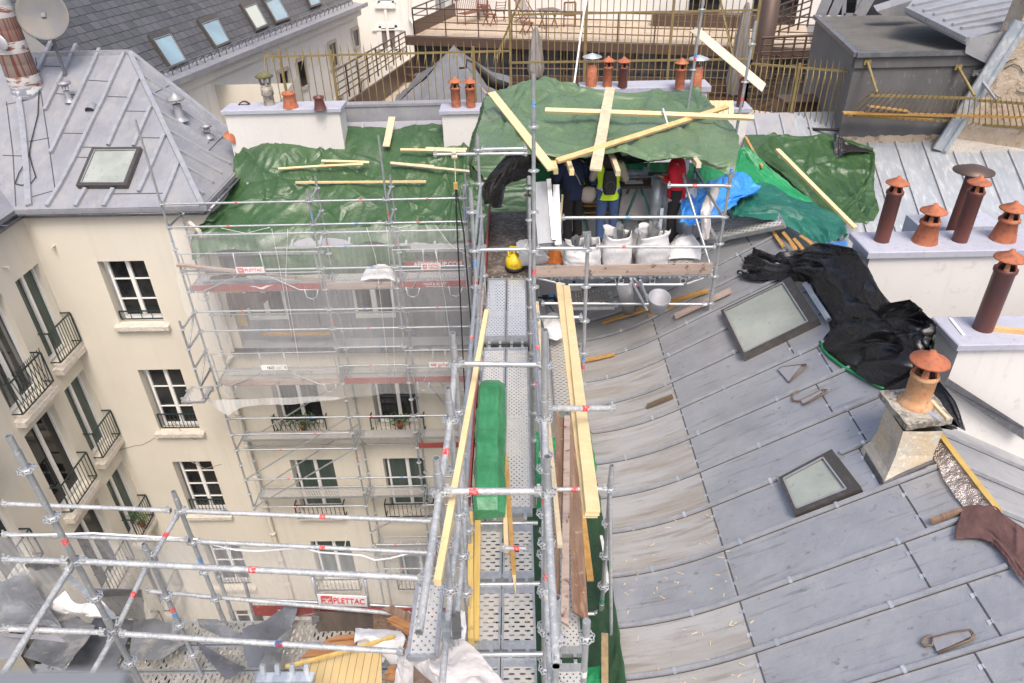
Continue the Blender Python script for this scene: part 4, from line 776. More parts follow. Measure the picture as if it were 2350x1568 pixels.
plank('plank', 'long orange plank lying along the grille over the dark grey wall', oy(*c4(680, 775), 17.15), oy(*c4(1926, 805), 17.0), .13, .04, WOODO, group=gp)
plank('plank', 'lower orange plank under the grille bars at the dark grey wall', oy(*c4(760, 790), 17.25), oy(*c4(1290, 815), 17.1), .10, .04, WOODO, group=gp)
plank('plank', 'short orange plank tilted up to the left inside the grille', oy(*c4(850, 730), 17.1), oy(*c4(1130, 765), 17.1), .12, .03, WOODO, group=gp)
# zinc dormer roofs upper right
DR = thing('zinc_dormer_roof', 'grey zinc standing seam dormer roof above the dark grey building', 'roof', (11, 20, -3))
dp = [oy(*c4(1115, 62), 19.0), oy(*c4(1535, 270), 17.3), oy(*c4(1990, 130), 17.6), oy(*c4(1990, -40), 20.5), oy(*c4(1300, -40), 21)]
nD = (dp[1]-dp[0]).cross(dp[3]-dp[0]).normalized(); nD = nD if nD.z > 0 else -nD; PD = lambda u, v: op(u, v, dp[0], nD)
m = MB(); q = [PD(*c4(x, y)) for x, y in ((1115, 62), (1535, 270), (1990, 130), (2050, -60), (1200, -60))]; m.prism(q, (0, 0, -.12))
SS = [[c4(1490, 205), c4(1850, 150)], [c4(1430, 180), c4(1926, 85)], [c4(1370, 150), c4(1926, 40)], [c4(1300, 110), c4(1926, 0)], [c4(1230, 85), c4(1600, 0)], [c4(1160, 45), c4(1400, -10)]]
battens(m, SS, PD, nD, .07, .06, clip=False)
m.beam(q[0], q[1], .12, .1); mk('zinc_roof', m, [ZINC, ZINCB, SEAM_SHADE], DR)
m = MB(); m.quad(*[oy(*c4(x, y), yy) for x, y, yy in ((1535, 265, 17.35), (1840, 205, 17.4), (1690, 450, 17.35), (1520, 365, 17.35))]); mk('dormer_cheek', m, ZINC, DR)
m = MB(); q = [oy(*c4(x, y), 20.8) for x, y in ((915, 80), (960, 110), (1150, 110), (1150, 60), (1330, -10), (1200, -10))]; m.prism(q, (0, .3, .1)); mk('small_zinc_roof', m, ZINCL, DR)
SD = thing('slate_mansard', 'slate mansard with window behind the dark grey building', 'roof', (10, 24, -3)); m = MB(); m.quad(*[oy(*c4(x, y), 24) for x, y in ((500, 105), (1300, 110), (1300, -60), (560, -60))]); mk('slate_wall', m, SLATE, SD)
flatwin(SD, [oy(*c4(x, y), 23.9) for x, y in ((690, -30), (790, -30), (770, 105), (680, 105))], (0, -1, 0), .12, GLASSD, ZINCL)
for A_, B_ in (((530, 110), (590, -30)), ((600, 110), (660, -30)), ((790, 110), (870, -30))): m = MB(); m.beam(oy(*c4(*A_), 23.8), oy(*c4(*B_), 23.8), .35, .05, (0, -1, 0)); mk('zinc_flashing', m, ZINCL, SD)
# cracked plaster gable with zinc coping
GA = thing('cracked_gable_wall', 'cracked ochre plaster gable with slanted zinc coping at the right edge', 'wall', (11, 17, -6))
m = MB(); pts = [oy(2165, 350, 17.3), oy(2420, 395, 17.3), oy(2500, -20, 17.3), oy(2372, -20, 17.3), oy(2340, 60, 17.3)]; m.prism(pts, (0, .6, 0)); mk('plaster_wall', m, CRACK, GA)
m = MB(); A_ = oy(2155, 345, 17.22); B_ = oy(2345, 50, 17.22); m.beam(A_, B_, .34, .06, (0, -1, 0)); m.beam(A_+Vector((.12, -.05, 0)), B_+Vector((.12, -.05, 0)), .1, .08, (0, -1, 0)); mk('coping', m, ZINCW, GA)
m = MB(); m.prism([oy(2160, 350, 17.2), oy(2420, 395, 17.2), oy(2420, 355, 17.2), oy(2190, 320, 17.2)], (0, .1, 0)); mk('plinth', m, STONE, GA)
rg = random.Random(5); m = MB()
for k in range(5):
    p = oy(2220+k*28, 170+40*math.sin(k*2), 17.27); pts = [p]
    for j in range(6): p = p+Vector((rg.uniform(.03, .16), 0, rg.uniform(-.09, .06))); pts.append(p)
    m.path(pts, .012, 4)
mk('crack', m, SEAM_SHADE, GA)

# ================================================================ right-hand zinc roof building
RB = thing('zinc_roof_building', 'right hand building with a long grey zinc roof, flared at the eaves, skylights and chimneys', 'building', (1, 8, -22.5))
tA = math.tan(R_(30.4)); nA = Vector((-tA, 0, 1)).normalized(); cA = -8.0; xj = 2.3
def zA(x):
    if x >= xj: return tA*x+cA
    d = xj-x; return tA*xj+cA-tA*d+.46*d*d/(2*1.28)
def PA(u, v):
    p = op(u, v, (0, 0, cA), (-tA, 0, 1))
    if p.x >= xj: return p
    r = ray(u, v); lo, hi = 1.0, 60.0
    for _ in range(60):
        md = (lo+hi)/2; q = r*md
        if q[2] < zA(max(q[0], .6)): hi = md
        else: lo = md
    return V3(r*lo)
xe = PA(1350, 960).x; xe = 1.0; xr_ = 4.42; zr_ = zA(xr_)
m = MB(); P = []
xs = list(np.linspace(xe, xj, 10))

m.grid([[Vector((x, y, zA(x))) for y in np.linspace(-1.5, 13.3, 12)] for x in xs], 3)
m.grid([[Vector((x, y, zA(x))) for y in (-1.5, 13.3)] for x in (xj, xr_)], 0, sm=False)
zfar = lambda x: zr_-.5*(x-xr_)
m.grid([[Vector((x, y, zfar(x))) for y in (-1.5, 13.3)] for x in (xr_, 12)], 0, sm=False)
m.quad((xe, -1.5, -22), (xe, 13.3, -22), (xe, 13.3, zA(xe)-.02), (xe, -1.5, zA(xe)-.02), 4)
m.beam((xe, -1.5, zA(xe)-.04), (xe, 13.3, zA(xe)-.04), .07, .06, (0, 0, 1), 1)
nfar = Vector((.5, 0, 1)).normalized(); PFR = lambda u, v: op(u, v, (xr_, 0, zr_), (.5, 0, 1))
# battens every .65 m, following the flare
y0s = [PA(1616, v).y for v in (779, 843, 912, 991, 1078, 1168, 1277, 1402, 1528)]; 
YS = y0s+[y0s[-1]-.62*k for k in range(1, 7)]+[y0s[0]+.62*k for k in range(1, 8)]
skip = []
SKA = [PA(*p) for p in ((1820, 648), (1885, 745), (1710, 830), (1660, 725))]; SKB = [PA(*p) for p in ((1915, 1043), (1982, 1130), (1828, 1190), (1793, 1108))]
def inrect(x, y):
    for S_ in (SKA, SKB):
        if min(p.x for p in S_)-.02 < x < max(p.x for p in S_)+.02 and min(p.y for p in S_)+.02 < y < max(p.y for p in S_)-.02: return True
    return False
for y in YS:
    X = list(np.linspace(xe+.02, xr_-.02, 36))
    for a_, b_ in zip(X[:-1], X[1:]):
        if inrect((a_+b_)/2, y): continue
        w_ = .0; m.beam((a_, y, zA(a_)), (b_, y, zA(b_)), .036, .042, (0, 0, 1), 1, rise=1); m.beam((a_, y, zA(a_)+.001), (b_, y, zA(b_)+.001), .058, .004, (0, 0, 1), 2, rise=1)  # flat dark strip under each batten paints its shadow line on both sides
    rg = random.Random(int(y*100)); o_ = rg.uniform(0, .9)
    for k in range(4):
        x = xe+.35+o_+k*.98
        if x < xr_-.2 and not inrect(x, y): m.beam((x, y, zA(x)), (x+.03, y, zA(x+.03)), .052, .048, (0, 0, 1), 5, rise=1)
for y in np.arange(2.2, 9.5, .62):
    m.beam((xr_+.1, y, zfar(xr_+.1)), (8.5, y, zfar(8.5)), .055, .05, (0, 0, 1), 1, rise=1); m.beam((xr_+.1, y, zfar(xr_+.1)+.001), (8.5, y, zfar(8.5)+.001), .075, .004, (0, 0, 1), 2, rise=1)  # far slope battens get the same painted shadow strip
ys = sorted(YS)
for i, (a_, b_) in enumerate(zip(ys[:-1], ys[1:])):
    for x0_, dx in ((xj, 0), (xj+1.62, 0)):
        x = x0_+((i % 3)*.04-.04)+(-.0 if x0_ == xj else (.12 if i % 2 else -.06))
        if x0_ == xj: x = x0_
        if inrect(x, (a_+b_)/2): continue
        m.beam((x, a_+.03, zA(x)), (x, b_-.03, zA(x)), .014, .008, (0, 0, 1), 2, rise=1)
        for q in (.3, .75): yq = a_+(b_-a_)*q; m.beam((x-.03, yq, zA(x-.03)), (x+.01, yq, zA(x+.01)), .04, .008, (0, 0, 1), 5, rise=1)
mk('zinc_roof', m, [ZINC, ZINCB, SEAM_SHADE, ZINCS, CREAM, ZINCW], RB)
# a few apron panels near the eaves were renewed in clean zinc
yq_ = PA(1500, 1385).y; yl = max(q for q in ys if q < yq_)+.045; yh = min(q for q in ys if q > yq_)-.045; m = MB()
m.grid([[Vector((x, y, zA(x)+.006)) for y in (yl, yh)] for x in np.linspace(xe-.015, xj-.03, 10)]); mk('renewed_apron', m, ZINC, RB)
skylight(RB, SKA, nA, .12, .052, GLASSS, head=0, label='large skylight high on the zinc roof below the black tarpaulin')
skylight(RB, SKB, nA, .10, .05, GLASSS, head=0, label='small skylight low on the zinc roof near the plaster chimney')
# snow hooks / wire ladder hooks with zinc flap
def hook(pts, flap, lab):
    m = MB(); m.path([PA(*p)+nA*.03 for p in pts], .012, 6); 
    m.add([PA(*p)+nA*(.035+.0*i) for i, p in enumerate(flap)], [tuple(range(len(flap)))], 1); tag(mk('roof_hook', m, [M('rusty wire', (.16, .11, .08), .8), ZINCL]), lab, 'roof hook', 'roof hooks on the zinc slope')
hook([e1(540, 1072), e1(560, 1060), e1(735, 1040), e1(738, 1055), e1(612, 1165)], [e1(530, 1075), e1(560, 1062), e1(700, 1048), e1(608, 1165)], 'triangular zinc flap hook between the two skylights')
hook([e1(682, 1230), e1(650, 1245), e1(634, 1275), e1(645, 1300), e1(690, 1300), e1(850, 1220), e1(882, 1222), e1(870, 1245), e1(712, 1328)], [e1(690, 1285), e1(830, 1225), e1(850, 1240), e1(712, 1328)], 'wire roof hook above the small skylight, left of the plaster chimney')
hook([e2(1362, 1292), e2(1320, 1310), e2(1298, 1340), e2(1320, 1358), e2(1365, 1350)]+[e2(x, y) for x, y in ((1370, 1310), (1480, 1280), (1590, 1262), (1615, 1285), (1590, 1320), (1395, 1398))], [e2(1365, 1315), e2(1480, 1285), e2(1580, 1268), e2(1600, 1300), e2(1395, 1395), e2(1375, 1350)], 'large wire roof hook with zinc flap at the lower right of the roof')
# plaster chimney
b1 = PA(1990, 1048); b2 = PA(2030, 1110); b3 = PA(2142, 1062)
CH = mk('chimney_stack', (lambda m: m)(MB()), PLAS, RB, label='stained plaster chimney with lichen covered slab')
bpy.data.objects.remove(CH); m = MB(); xc, yc = (b2.x+b3.x)/2, (b1.y+b2.y)/2+.03; hx = (b3.x-b2.x)/2+.02; hy = abs(b1.y-b2.y)/2+.02
ztop = None
T0 = ray(*(2070, 985)); # slab underside height from the seen front corner
ztop = oy(2070, 988, yc-hy*.85).z
lv = [(-.15, 1.12), (.16, 1.05), (.3, .9), (.55, .8), (1, .80)]; zb = zA(b2.x)-.05
P = []
for k, s_ in lv:
    z = zb+(ztop-zb)*k; r_ = []
    for cx_, cy_ in ((-1, -1), (0, -1), (1, -1), (1, 0), (1, 1), (0, 1), (-1, 1), (-1, 0)): r_.append(Vector((xc+cx_*hx*s_, yc+cy_*hy*s_*1.15, z+(.0 if k > .2 else max(0, cx_)*.26)))+noise.noise_vector(Vector((cx_, cy_, k*3)))*.012)
    P.append(r_)
m.grid(P, sm=False, closed=True); CH = mk('chimney_stack', m, PLAS, RB, label='stained plaster chimney stack on the zinc slope')
m = MB(); sl = []
sx0, sx1, sy0, sy1 = xc-hx*.98, xc+hx*1.12, yc-hy*1.35, yc+hy*1.3
n = 10
pts = []
cs_ = [oz(*e1(*q), ztop+.07) for q in ((1440, 1462), (1782, 1420), (1590, 1190), (1250, 1222))]
for e_, (A_, B_) in enumerate([((cs_[i].x, cs_[i].y), (cs_[(i+1) % 4].x, cs_[(i+1) % 4].y)) for i in range(4)]):
    for k in range(n): p = Vector((*Vector(A_).lerp(Vector(B_), k/n), ztop)); pts.append(p+Vector((noise.noise(p*9)*.02, noise.noise(p*9+Vector((5, 0, 0)))*.02, 0)))
m.prism(pts, (0, 0, .075)); mk('chimney_cap', m, CONC, CH)
cp = oz(2100, 925, ztop+.075); pot(CH, cp, 'flange', 1.15, mat=TERRP, label='wide pale clay pot with an orange hat')
m = MB(); m.beam(PA(1990, 1050)+Vector((-.02, 0, .02)), PA(2030, 1112)+Vector((-.02, -.02, .02)), .03, .1); m.beam(PA(2030, 1112)+Vector((-.02, -.02, .02)), PA(2142, 1064)+Vector((0, -.02, .02)), .03, .1); mk('chimney_flashing', m, ZINCK, RB)
plank('short_batten', 'short pine batten lying on the lichen covered chimney slab', oz(*e1(1620, 1290), ztop+.09), oz(*e1(1740, 1420), ztop+.09), .04, .03, WOODN, cat='batten')
m = MB(); p = oz(*e1(1585, 1350), ztop+.08); q = oz(*e1(1680, 1420), ztop+.08); m.beam(p, q, .06, .004); tag(mk('zinc_strip', m, ZINCW), 'small zinc strip lying beside the batten on the chimney slab', 'metal strip')
# two white stacks beyond the ridge
def wstack(lab, L, R, yf, yb_, ch):
    A_ = oy(*L, yf); z_ = A_.z; x0_ = A_.x; x1_ = 9.5; t = MB(); t.box(x0_+.06, x1_, yf+.05, yb_-.05, -9, z_); o = mk('chimney_stack', t, WHITEW, RB, label=lab); capslab(o, x0_, x1_, yf, yb_, z_, z_+ch); return o, z_+ch
bk1 = oz(1940, 541, oy(1990, 588, 8.5).z); w1_, zc1 = wstack('long white chimney wall with four clay pots', (1990, 594), None, 8.5, bk1.y, .09)
A2_ = oy(2195, 806, 6.8); bk2 = oz(2150, 727, A2_.z+.08); w2_, zc2 = wstack('lower white chimney wall with one brown pot', (2195, 806), None, 6.8, bk2.y, .08)
for f_, x, y, k, s_, mt, lb in ((e1, 1265, 148, 'tall', .84, TERRD, 'dark pot with orange hat, leftmost on the long cap'), (e1, 1570, 155, 'short', .98, TERRA, 'short squat orange pot on the long cap'), (e1, 1820, 148, 'tall', .84, TERRD, 'brown pot with orange hat, right of the squat pot'), (e1, 2125, 138, 'short', .98, TERRA, 'squat pot nearest the right edge')):
    pot(w1_, oz(*f_(x, y), zc1), k, s_, mat=mt, label=lb)
pot(w2_, oz(*e1(1985, 775), zc2), 'tall', .95, mat=TERRD, label='tall dark brown pot with orange hat')
# metal flue with round rain hat
p = oy(2190, 512, 9.9); FL = thing('metal_flue', 'dark metal flue with a wide round rain hat behind the clay pots', 'flue', p); m = MB(); m.tube(p-Vector((0, 0, .3)), p+Vector((.03, 0, .72)), .085, 16); mk('pipe', m, TERRD, FL); m = MB(); q = p+Vector((.03, 0, .8)); m.lathe(q, [(0, .08), (.12, .06), (.27, .0), (.27, -.015), (0, .03)], 24); 
for k in range(3): t = k*2.1; m.tube(q+Vector((math.cos(t)*.07, math.sin(t)*.07, -.1)), q+Vector((math.cos(t)*.07, math.sin(t)*.07, .05)), .008, 5)
mk('rain_hat', m, BROWN, FL)
m = MB(); p = oy(2170, 515, 10.1); m.box(p.x-.35, p.x+.9, p.y, p.y+.5, p.z-1.5, p.z-.05); tag(mk('white_chimney_stub', m, LAV), 'low lavender topped stub carrying the metal flue', 'chimney')
plank('pine_batten', 'pine batten lying on the lower lavender cap beside the brown pot', oz(*e1(2035, 770), zc2+.03), oz(*e1(2340, 800), zc2+.03), .06, .05, WOODN, cat='batten')
m = MB(); m.beam(oz(*e1(1755, 700), zc2+.01), oz(*e1(1850, 820), zc2+.01), .035, .01); tag(mk('white_strip', m, FRAMEW), 'thin white strip lying on the left end of the lower lavender cap', 'strip')
m = MB(); A_ = oy(2162, 885, 6.74); m.add([A_, oy(2350, 1010, 6.74), oy(2350, 980, 6.74), oy(2175, 868, 6.74)], [(0, 1, 2, 3)]); m.add([PFR(2170, 905), PFR(2350, 1035), oy(2350, 985, 6.73), oy(2162, 880, 6.73)], [(0, 1, 2, 3)]); mk('stack_flashing', m, ZINCK, RB)
m = MB(); p = PFR(*e1(2110, 1560)); q = p+Vector((.25, .0, .5)); m.tube(p, oy(*e1(2240, 1400), p.y), .06, 12); tag(mk('bent_zinc_pipe', m, ZINCW), 'short zinc pipe sticking up at the right edge beyond the ridge', 'pipe')
m = MB(); m.box(7.6, 8.6, 7.2, 8.2, -5.4, -5.36); tag(mk('steel_grating', m, DECKF), 'small steel grating glimpsed right of the white chimney wall', 'grating')
# ================================================================ scaffolding kit
def rosette(parent, x, y, z, near=True, name='rosette'):
    m = MB(); c = Vector((x, y, z)); n = 16 if near else 10
    if near:
        m.lathe(c, [(.024, -.012), (.033, -.012), (.033, .012), (.024, .012)], 12)
        for i in range(8):
            t = i*math.pi/4+.2; d = Vector((math.cos(t), math.sin(t), 0)); m.beam(c+d*.03, c+d*.062, .012, .009)
        ring = lambda t, r: c+Vector((math.cos(t)*r, math.sin(t)*r, 0)); P = []
        for i in range(48):
            t = 2*math.pi*i/48; s = 1+.07*math.cos(8*(t-.2)); P.append([ring(t, .064*s)+Vector((0, 0, h)) for h in (-.0045, .0045)]+[ring(t, .052)+Vector((0, 0, h)) for h in (.0045, -.0045)])
        P.append(P[0]); m.grid(P, sm=False, closed=True)
    else: m.lathe(c, [(.025, -.008), (.062, -.006), (.062, .006), (.025, .008)], n, sm=False)
    return mk(name, m, ROSET, parent)
def standard(parent, x, y, z0, z1, ros=(), near=True, stick=(), r=.0242, mat=None, lean=(0, 0)):
    m = MB(); T = Vector((x+lean[0], y+lean[1], z1)); B = Vector((x, y, z0)); m.pipe(B, T, r, 12 if near else 8)
    if near:
        for z in list(ros)[::4]: q = B.lerp(T, (z+.12-z0)/(z1-z0)); m.tube(q-Vector((0, 0, .06)), q+Vector((0, 0, .06)), r*1.22, 12)
    o = mk('standard', m, mat or GALV, parent)
    for z in ros: q = B.lerp(T, (z-z0)/(z1-z0)); rosette(o, q.x, q.y, z, near)
    for z, mt in stick: m = MB(); q = B.lerp(T, (z-z0)/(z1-z0)); m.tube(q-Vector((0, 0, .035)), q+Vector((0, 0, .035)), r*1.04, 12); mk('sticker_band', m, mt, o)
    return o
def ledger(parent, A, B, stick=(), near=True, r=.0242, mat=None, name='ledger', ends=True):
    A = Vector(A); B = Vector(B); m = MB(); d = (B-A).normalized(); m.tube(A+d*.03, B-d*.03, r, 12 if near else 8)
    if ends:
        for p, s in ((A, 1), (B, -1)): m.beam(p+d*.03*s, p+d*.085*s, .038, .058, (0, 0, 1)); m.beam(p+d*.055*s+Vector((0, 0, -.05)), p+d*.055*s+Vector((0, 0, .065)), .009, .022, d)
    o = mk(name, m, mat or GALV, parent)
    for t, mt in stick: m = MB(); q = A.lerp(B, t); m.tube(q-d*.032, q+d*.032, r*1.04, 12); mk('sticker_band', m, mt, o)
    return o
def deck(parent, x0, x1, y0, y1, z, mat, along='y', near=True, name='deck', grime=None):
    b = .022; e = .09; m = MB()
    if along == 'y': i0, i1, j0, j1 = x0+b, x1-b, y0+e, y1-e
    else: i0, i1, j0, j1 = x0+e, x1-e, y0+b, y1-b
    m.quad((i0, j0, z), (i1, j0, z), (i1, j1, z), (i0, j1, z), 1)
    m.box(x0, i0, y0, y1, z-.06, z+.004); m.box(i1, x1, y0, y1, z-.06, z+.004); m.box(i0+.001, i1-.001, y0, j0, z-.06, z+.001); m.box(i0+.001, i1-.001, j1, y1, z-.06, z+.001)
    if along == 'y':
        for yy, s in ((y0, -1), (y1, 1)):
            for k in (.25, .75): xx = x0+(x1-x0)*k; m.beam((xx, yy, z-.02), (xx, yy+s*.06, z-.02), .035, .05)
    else:
        for xx, s in ((x0, -1), (x1, 1)):
            for k in (.25, .75): yy = y0+(y1-y0)*k; m.beam((xx, yy, z-.02), (xx+s*.06, yy, z-.02), .035, .05)
    return mk(name, m, [GALV, mat], parent)
def text(parent, s, o, right, up, size, mat, name='lettering', align='CENTER', bold=False):
    cu = bpy.data.curves.new(name, 'FONT'); cu.body = s; cu.size = 1; cu.align_x = align; cu.align_y = 'CENTER'; cu.extrude = .003
    if bold: cu.offset = .02
    ob = bpy.data.objects.new('t', cu); COLL.objects.link(ob); bpy.context.view_layer.update()
    me = bpy.data.meshes.new_from_object(ob.evaluated_get(bpy.context.evaluated_depsgraph_get())); COLL.objects.unlink(ob)
    R = Vector(right).normalized(); U = Vector(up); U = (U-R*U.dot(R)).normalized(); N = R.cross(U); o = Vector(o)+N*.004
    xs = [v.co.x for v in me.vertices]; w = max(xs)-min(xs); sx = size[0]/w; sy = size[1]/.72
    vs = [o+R*(v.co.x*sx)+U*(v.co.y*sy)+N*(v.co.z) for v in me.vertices]; m = MB(); m.add(vs, [tuple(p.vertices) for p in me.polygons])
    return mk(name, m, mat, parent)
def signboard(parent, P, parts, name='sign_board'):
    P = [Vector(p) for p in P]; m = MB(); R = (P[1]-P[0]); U = (P[0]-P[3]); N = R.cross(U).normalized(); m.prism(P, -N*.012); o = mk(name, m, SIGNW, parent)
    for kind, u0, u1, v0, v1, arg, mt in parts:
        c_ = P[3]+R*((u0+u1)/2)+U*((v0+v1)/2)
        if kind == 'text': text(o, arg, c_+N*.001, R, U, (R.length*(u1-u0), U.length*(v1-v0)), mt)
        else:
            m = MB(); q = [P[3]+R*a+U*b+N*.003 for a, b in ((u0, v0), (u1, v0), (u1, v1), (u0, v1))]; m.quad(*q, 0); 
            pts = [(.1, .62), (.3, .68), (.5, .55), (.72, .72), (.95, .66), (.72, .6), (.5, .38), (.3, .58)]
            m.poly([P[3]+R*(u0+(u1-u0)*a)+U*(v0+(v1-v0)*b)+N*.005 for a, b in pts], 1); mk('emblem', m, [mt, SIGNW], o)
    return o

# ---------------------------------------------------------------- far scaffold on the facade
FS = thing('facade_scaffold', 'tall ringlock scaffold with debris decks standing in front of the far cream facade', 'scaffold', (-4.3, 14.3, -22.5))
SX = [-7.39, -4.33, -2.74, -1.15]; yf, yb = 13.95, 14.68; ZK = lambda k: -5.54-.515*k
tops = [-3.81, -5.28, -4.22, -5.3]; bots = [ZK(17.2), -22.4, -22.4, -22.4]; rg = random.Random(11)
for i, x in enumerate(SX):
    st = [(ZK(k)+.2, REDS if (k+i) % 2 else BLUES) for k in ((1, 6, 10, 14) if i else (2, 8, 13))]
    standard(FS, x, yf, bots[i], tops[i], [ZK(k) for k in range(0, 18 if i == 0 else 24)], False, st); standard(FS, x, yb, bots[i]-.1, -5.98 if i == 0 else -5.28, [ZK(k) for k in range(0 if i else 1, 18 if i == 0 else 24)], False, [(ZK(3)+.25, REDS)])
ox_ = -7.37; standard(FS, ox_, 13.2, -10.0, -7.9, [ZK(k) for k in (5, 6, 7, 8)], False)
for k in (5, 6, 7, 8, 9): ledger(FS, (ox_, 13.2, ZK(k if k < 9 else 8)-.0), (SX[0], yf, ZK(k if k < 9 else 8)), (), False)
for k, cols in ((0, (0, 1, 2)), (1, (0, 1, 2)), (2, (1,)), (3, (0, 1, 2)), (4, (0, 1, 2)), (5, (0, 1, 2)), (6, (0, 1, 2)), (7, (1,)), (8, (1,)), (9, (0, 1, 2)), (11, (0, 1, 2)), (12, (0,)), (13, (0, 2)), (15, (0, 1, 2)), (17, (0, 2)), (18, (1, 2)), (20, (1, 2)), (22, (1, 2))):
    for c in cols: ledger(FS, (SX[c], yf, ZK(k)), (SX[c+1], yf, ZK(k)), [(rg.uniform(.35, .7), REDS if rg.random() < .65 else BLUES)], False)
for k, cols in ((2, (0, 1, 2)), (6, (0, 1, 2)), (10, (0, 1, 2)), (14, (0, 1)), (17, (0, 1)), (21, (1, 2))):
    for c in cols: ledger(FS, (SX[c], yb, ZK(k)), (SX[c+1], yb, ZK(k)), (), False)
for i, x in enumerate(SX):
    for k in (0, 1, 4, 9, 13, 17, 21): 
        if i or k < 18: ledger(FS, (x, yf, ZK(max(k, 0 if i else 1))), (x, yb, ZK(max(k, 0 if i else 1))), (), False)
for A, B in (((SX[0], yf, ZK(15)), (SX[1], yf, ZK(11))), ((SX[0], yf, ZK(17)), (SX[1], yf, ZK(13))), ((SX[0], yb, ZK(17)), (SX[1], yb, ZK(12.6))), ((SX[0], yb, ZK(13.6)), (SX[1], yb, ZK(9.6))), ((ox_, 13.2, ZK(6)), (SX[0], yf, ZK(5))), ((ox_, 13.2, ZK(8)), (SX[0], yf, ZK(7))), ((SX[1], yf, ZK(19)), (SX[2], yf, ZK(17)))):
    ledger(FS, A, B, (), False, r=.02, name='brace', ends=False)
for k, yy in ((4, (yf+.04, yf+.36, yf+.69)), (9, (yf+.04, yf+.36, yf+.69)), (13, (yf+.36, yf+.69)), (17, (yf+.33, yf+.66)), (21, (yf+.04, yf+.36, yf+.69))):
    for c in range(3):
        if k == 21 and c == 0: continue
        for y0_, y1_ in zip(yy[:-1], yy[1:]): deck(FS, SX[c]+.06, SX[c+1]-.06, y0_, y1_-.01, ZK(k)+.03, DECKF, 'x', False)
for x0_, x1_ in ((-7.0, -4.45), (-2.6, -1.1)): deck(FS, x0_, x1_, 14.73, 15.03, ZK(3)+.03, DECKF, 'x', False)
deck(FS, -8.0, -7.45, 13.3, 13.9, ZK(9)+.02, DECKF, 'x', False)
def toe(parent, A, B, mat, h=.15, label=None): m = MB(); m.beam(Vector(A)+Vector((0, 0, h/2)), Vector(B)+Vector((0, 0, h/2)), .03, h); return mk('toe_board', m, mat, parent, label=label)
t1 = toe(FS, (SX[0]+.1, yf-.03, ZK(4)+.02), (SX[1]-.05, yf-.03, ZK(4)+.02), REDB, label='red toe board'); toe(FS, (SX[1]+.05, yf-.03, ZK(4)+.02), (SX[2]-.05, yf-.03, ZK(4)+.02), WOODG, label='weathered timber toe board'); t3 = toe(FS, (SX[2]+.05, yf-.03, ZK(4)+.02), (SX[3], yf-.03, ZK(4)+.02), REDB)
t4 = toe(FS, (SX[2]+.1, yb+.02, ZK(4)+.12), (SX[3], yb+.02, ZK(4)+.12), REDB, .16); toe(FS, (SX[0]+.1, yf-.03, ZK(9)+.02), (SX[1]-.05, yf-.03, ZK(9)+.02), WOODG); toe(FS, (SX[1]+.05, yf-.03, ZK(9)+.02), (SX[2]-.05, yf-.03, ZK(9)+.02), REDB); toe(FS, (SX[2]+.05, yf-.03, ZK(9)+.02), (SX[3], yf-.03, ZK(9)+.02), REDB); toe(FS, (SX[2]+.05, yf-.03, ZK(13)+.02), (SX[3]+.3, yf-.03, ZK(13)+.02), REDB)
text(t4, 'AFIXGROUP.COM', ((SX[2]+SX[3])/2+.05, yb-.0, ZK(4)+.2), (1, 0, 0), (0, 0, 1), (1.1, .10), WHITET, bold=True)
text(t3, 'FACE & ECLAT', (SX[2]+.85, yf-.05, ZK(4)+.115), (1, 0, 0), (0, 0, 1), (.5, .05), WHITET); text(t3, 'Echafaudages', (SX[2]+.85, yf-.05, ZK(4)+.055), (1, 0, 0), (0, 0, 1), (.42, .03), WHITET)
m = MB(); q = Vector(((SX[0]+SX[1])/2+.15, yf-.05, ZK(4)+.10)); m.poly([q+Vector((a, 0, b)) for a, b in ((-.28, .04), (-.15, .045), (-.02, .0), (.12, .05), (.26, .055), (.14, .02), (.02, -.045), (-.06, -.03), (-.12, .01))]); mk('bird_emblem', m, WHITET, t1)
# guardrail frames with swan-neck tubes and boards
def gframe(c, k):
    x0_, x1_ = SX[c], SX[c+1]; zt, zb = ZK(k-1.85), ZK(k); y = yf-.06; L = x1_-x0_; r = .014; xa, xb = x0_+L*.40, x0_+L*.60
    m = MB(); m.tube((x0_, y, zt), (x1_, y, zt), r, 6); m.tube((x0_, y, ZK(k-.9)), (x1_, y, ZK(k-.9)), r, 6)
    for xx, s in ((xa, -1), (xb, 1)):
        m.path([(xx-.02*s, y, zt), (xx, y, ZK(k-.95)), (xx-.0*s+.03*s, y, ZK(k-.8)), (xx+.12*s, y-.01, ZK(k-.68)), (x0_+.35 if s < 0 else x1_-.55, y, zb+.03), (x0_+.2 if s < 0 else x1_-.12, y, zb+.03)], r, 6)
        e = x0_+.35 if s < 0 else x1_-.3; m.path([(e-.15, y, zb+.05), (e-.12, y-.02, zb-.15), (e, y-.02, zb-.2), (e+.1, y-.02, zb-.14), (e+.15, y, zb+.03)], r, 6)
    m.tube((x0_+.12, y, zt), (x0_+.14, y, zb), r, 6); m.tube((x1_-.08, y, zt), (x1_-.05, y, zb), r, 6)
    o = mk('guardrail_frame', m, GALV, FS); return o, (xa, xb, y-.02, ZK(k-.92), ZK(k-1.2))
f1, b1_ = gframe(0, 4); f2, b2_ = gframe(2, 4); f3, b3_ = gframe(0, 9); f4, b4_ = gframe(2, 9)
def bd(b): xa, xb, y, z0, z1 = b; return [(xa, y, z1), (xb, y, z1), (xb, y, z0), (xa, y, z0)]
signboard(f1, bd(b1_), [('emb', .06, .28, .1, .92, 0, REDS), ('text', .32, .94, .3, .75, 'PLETTAC', REDT)])
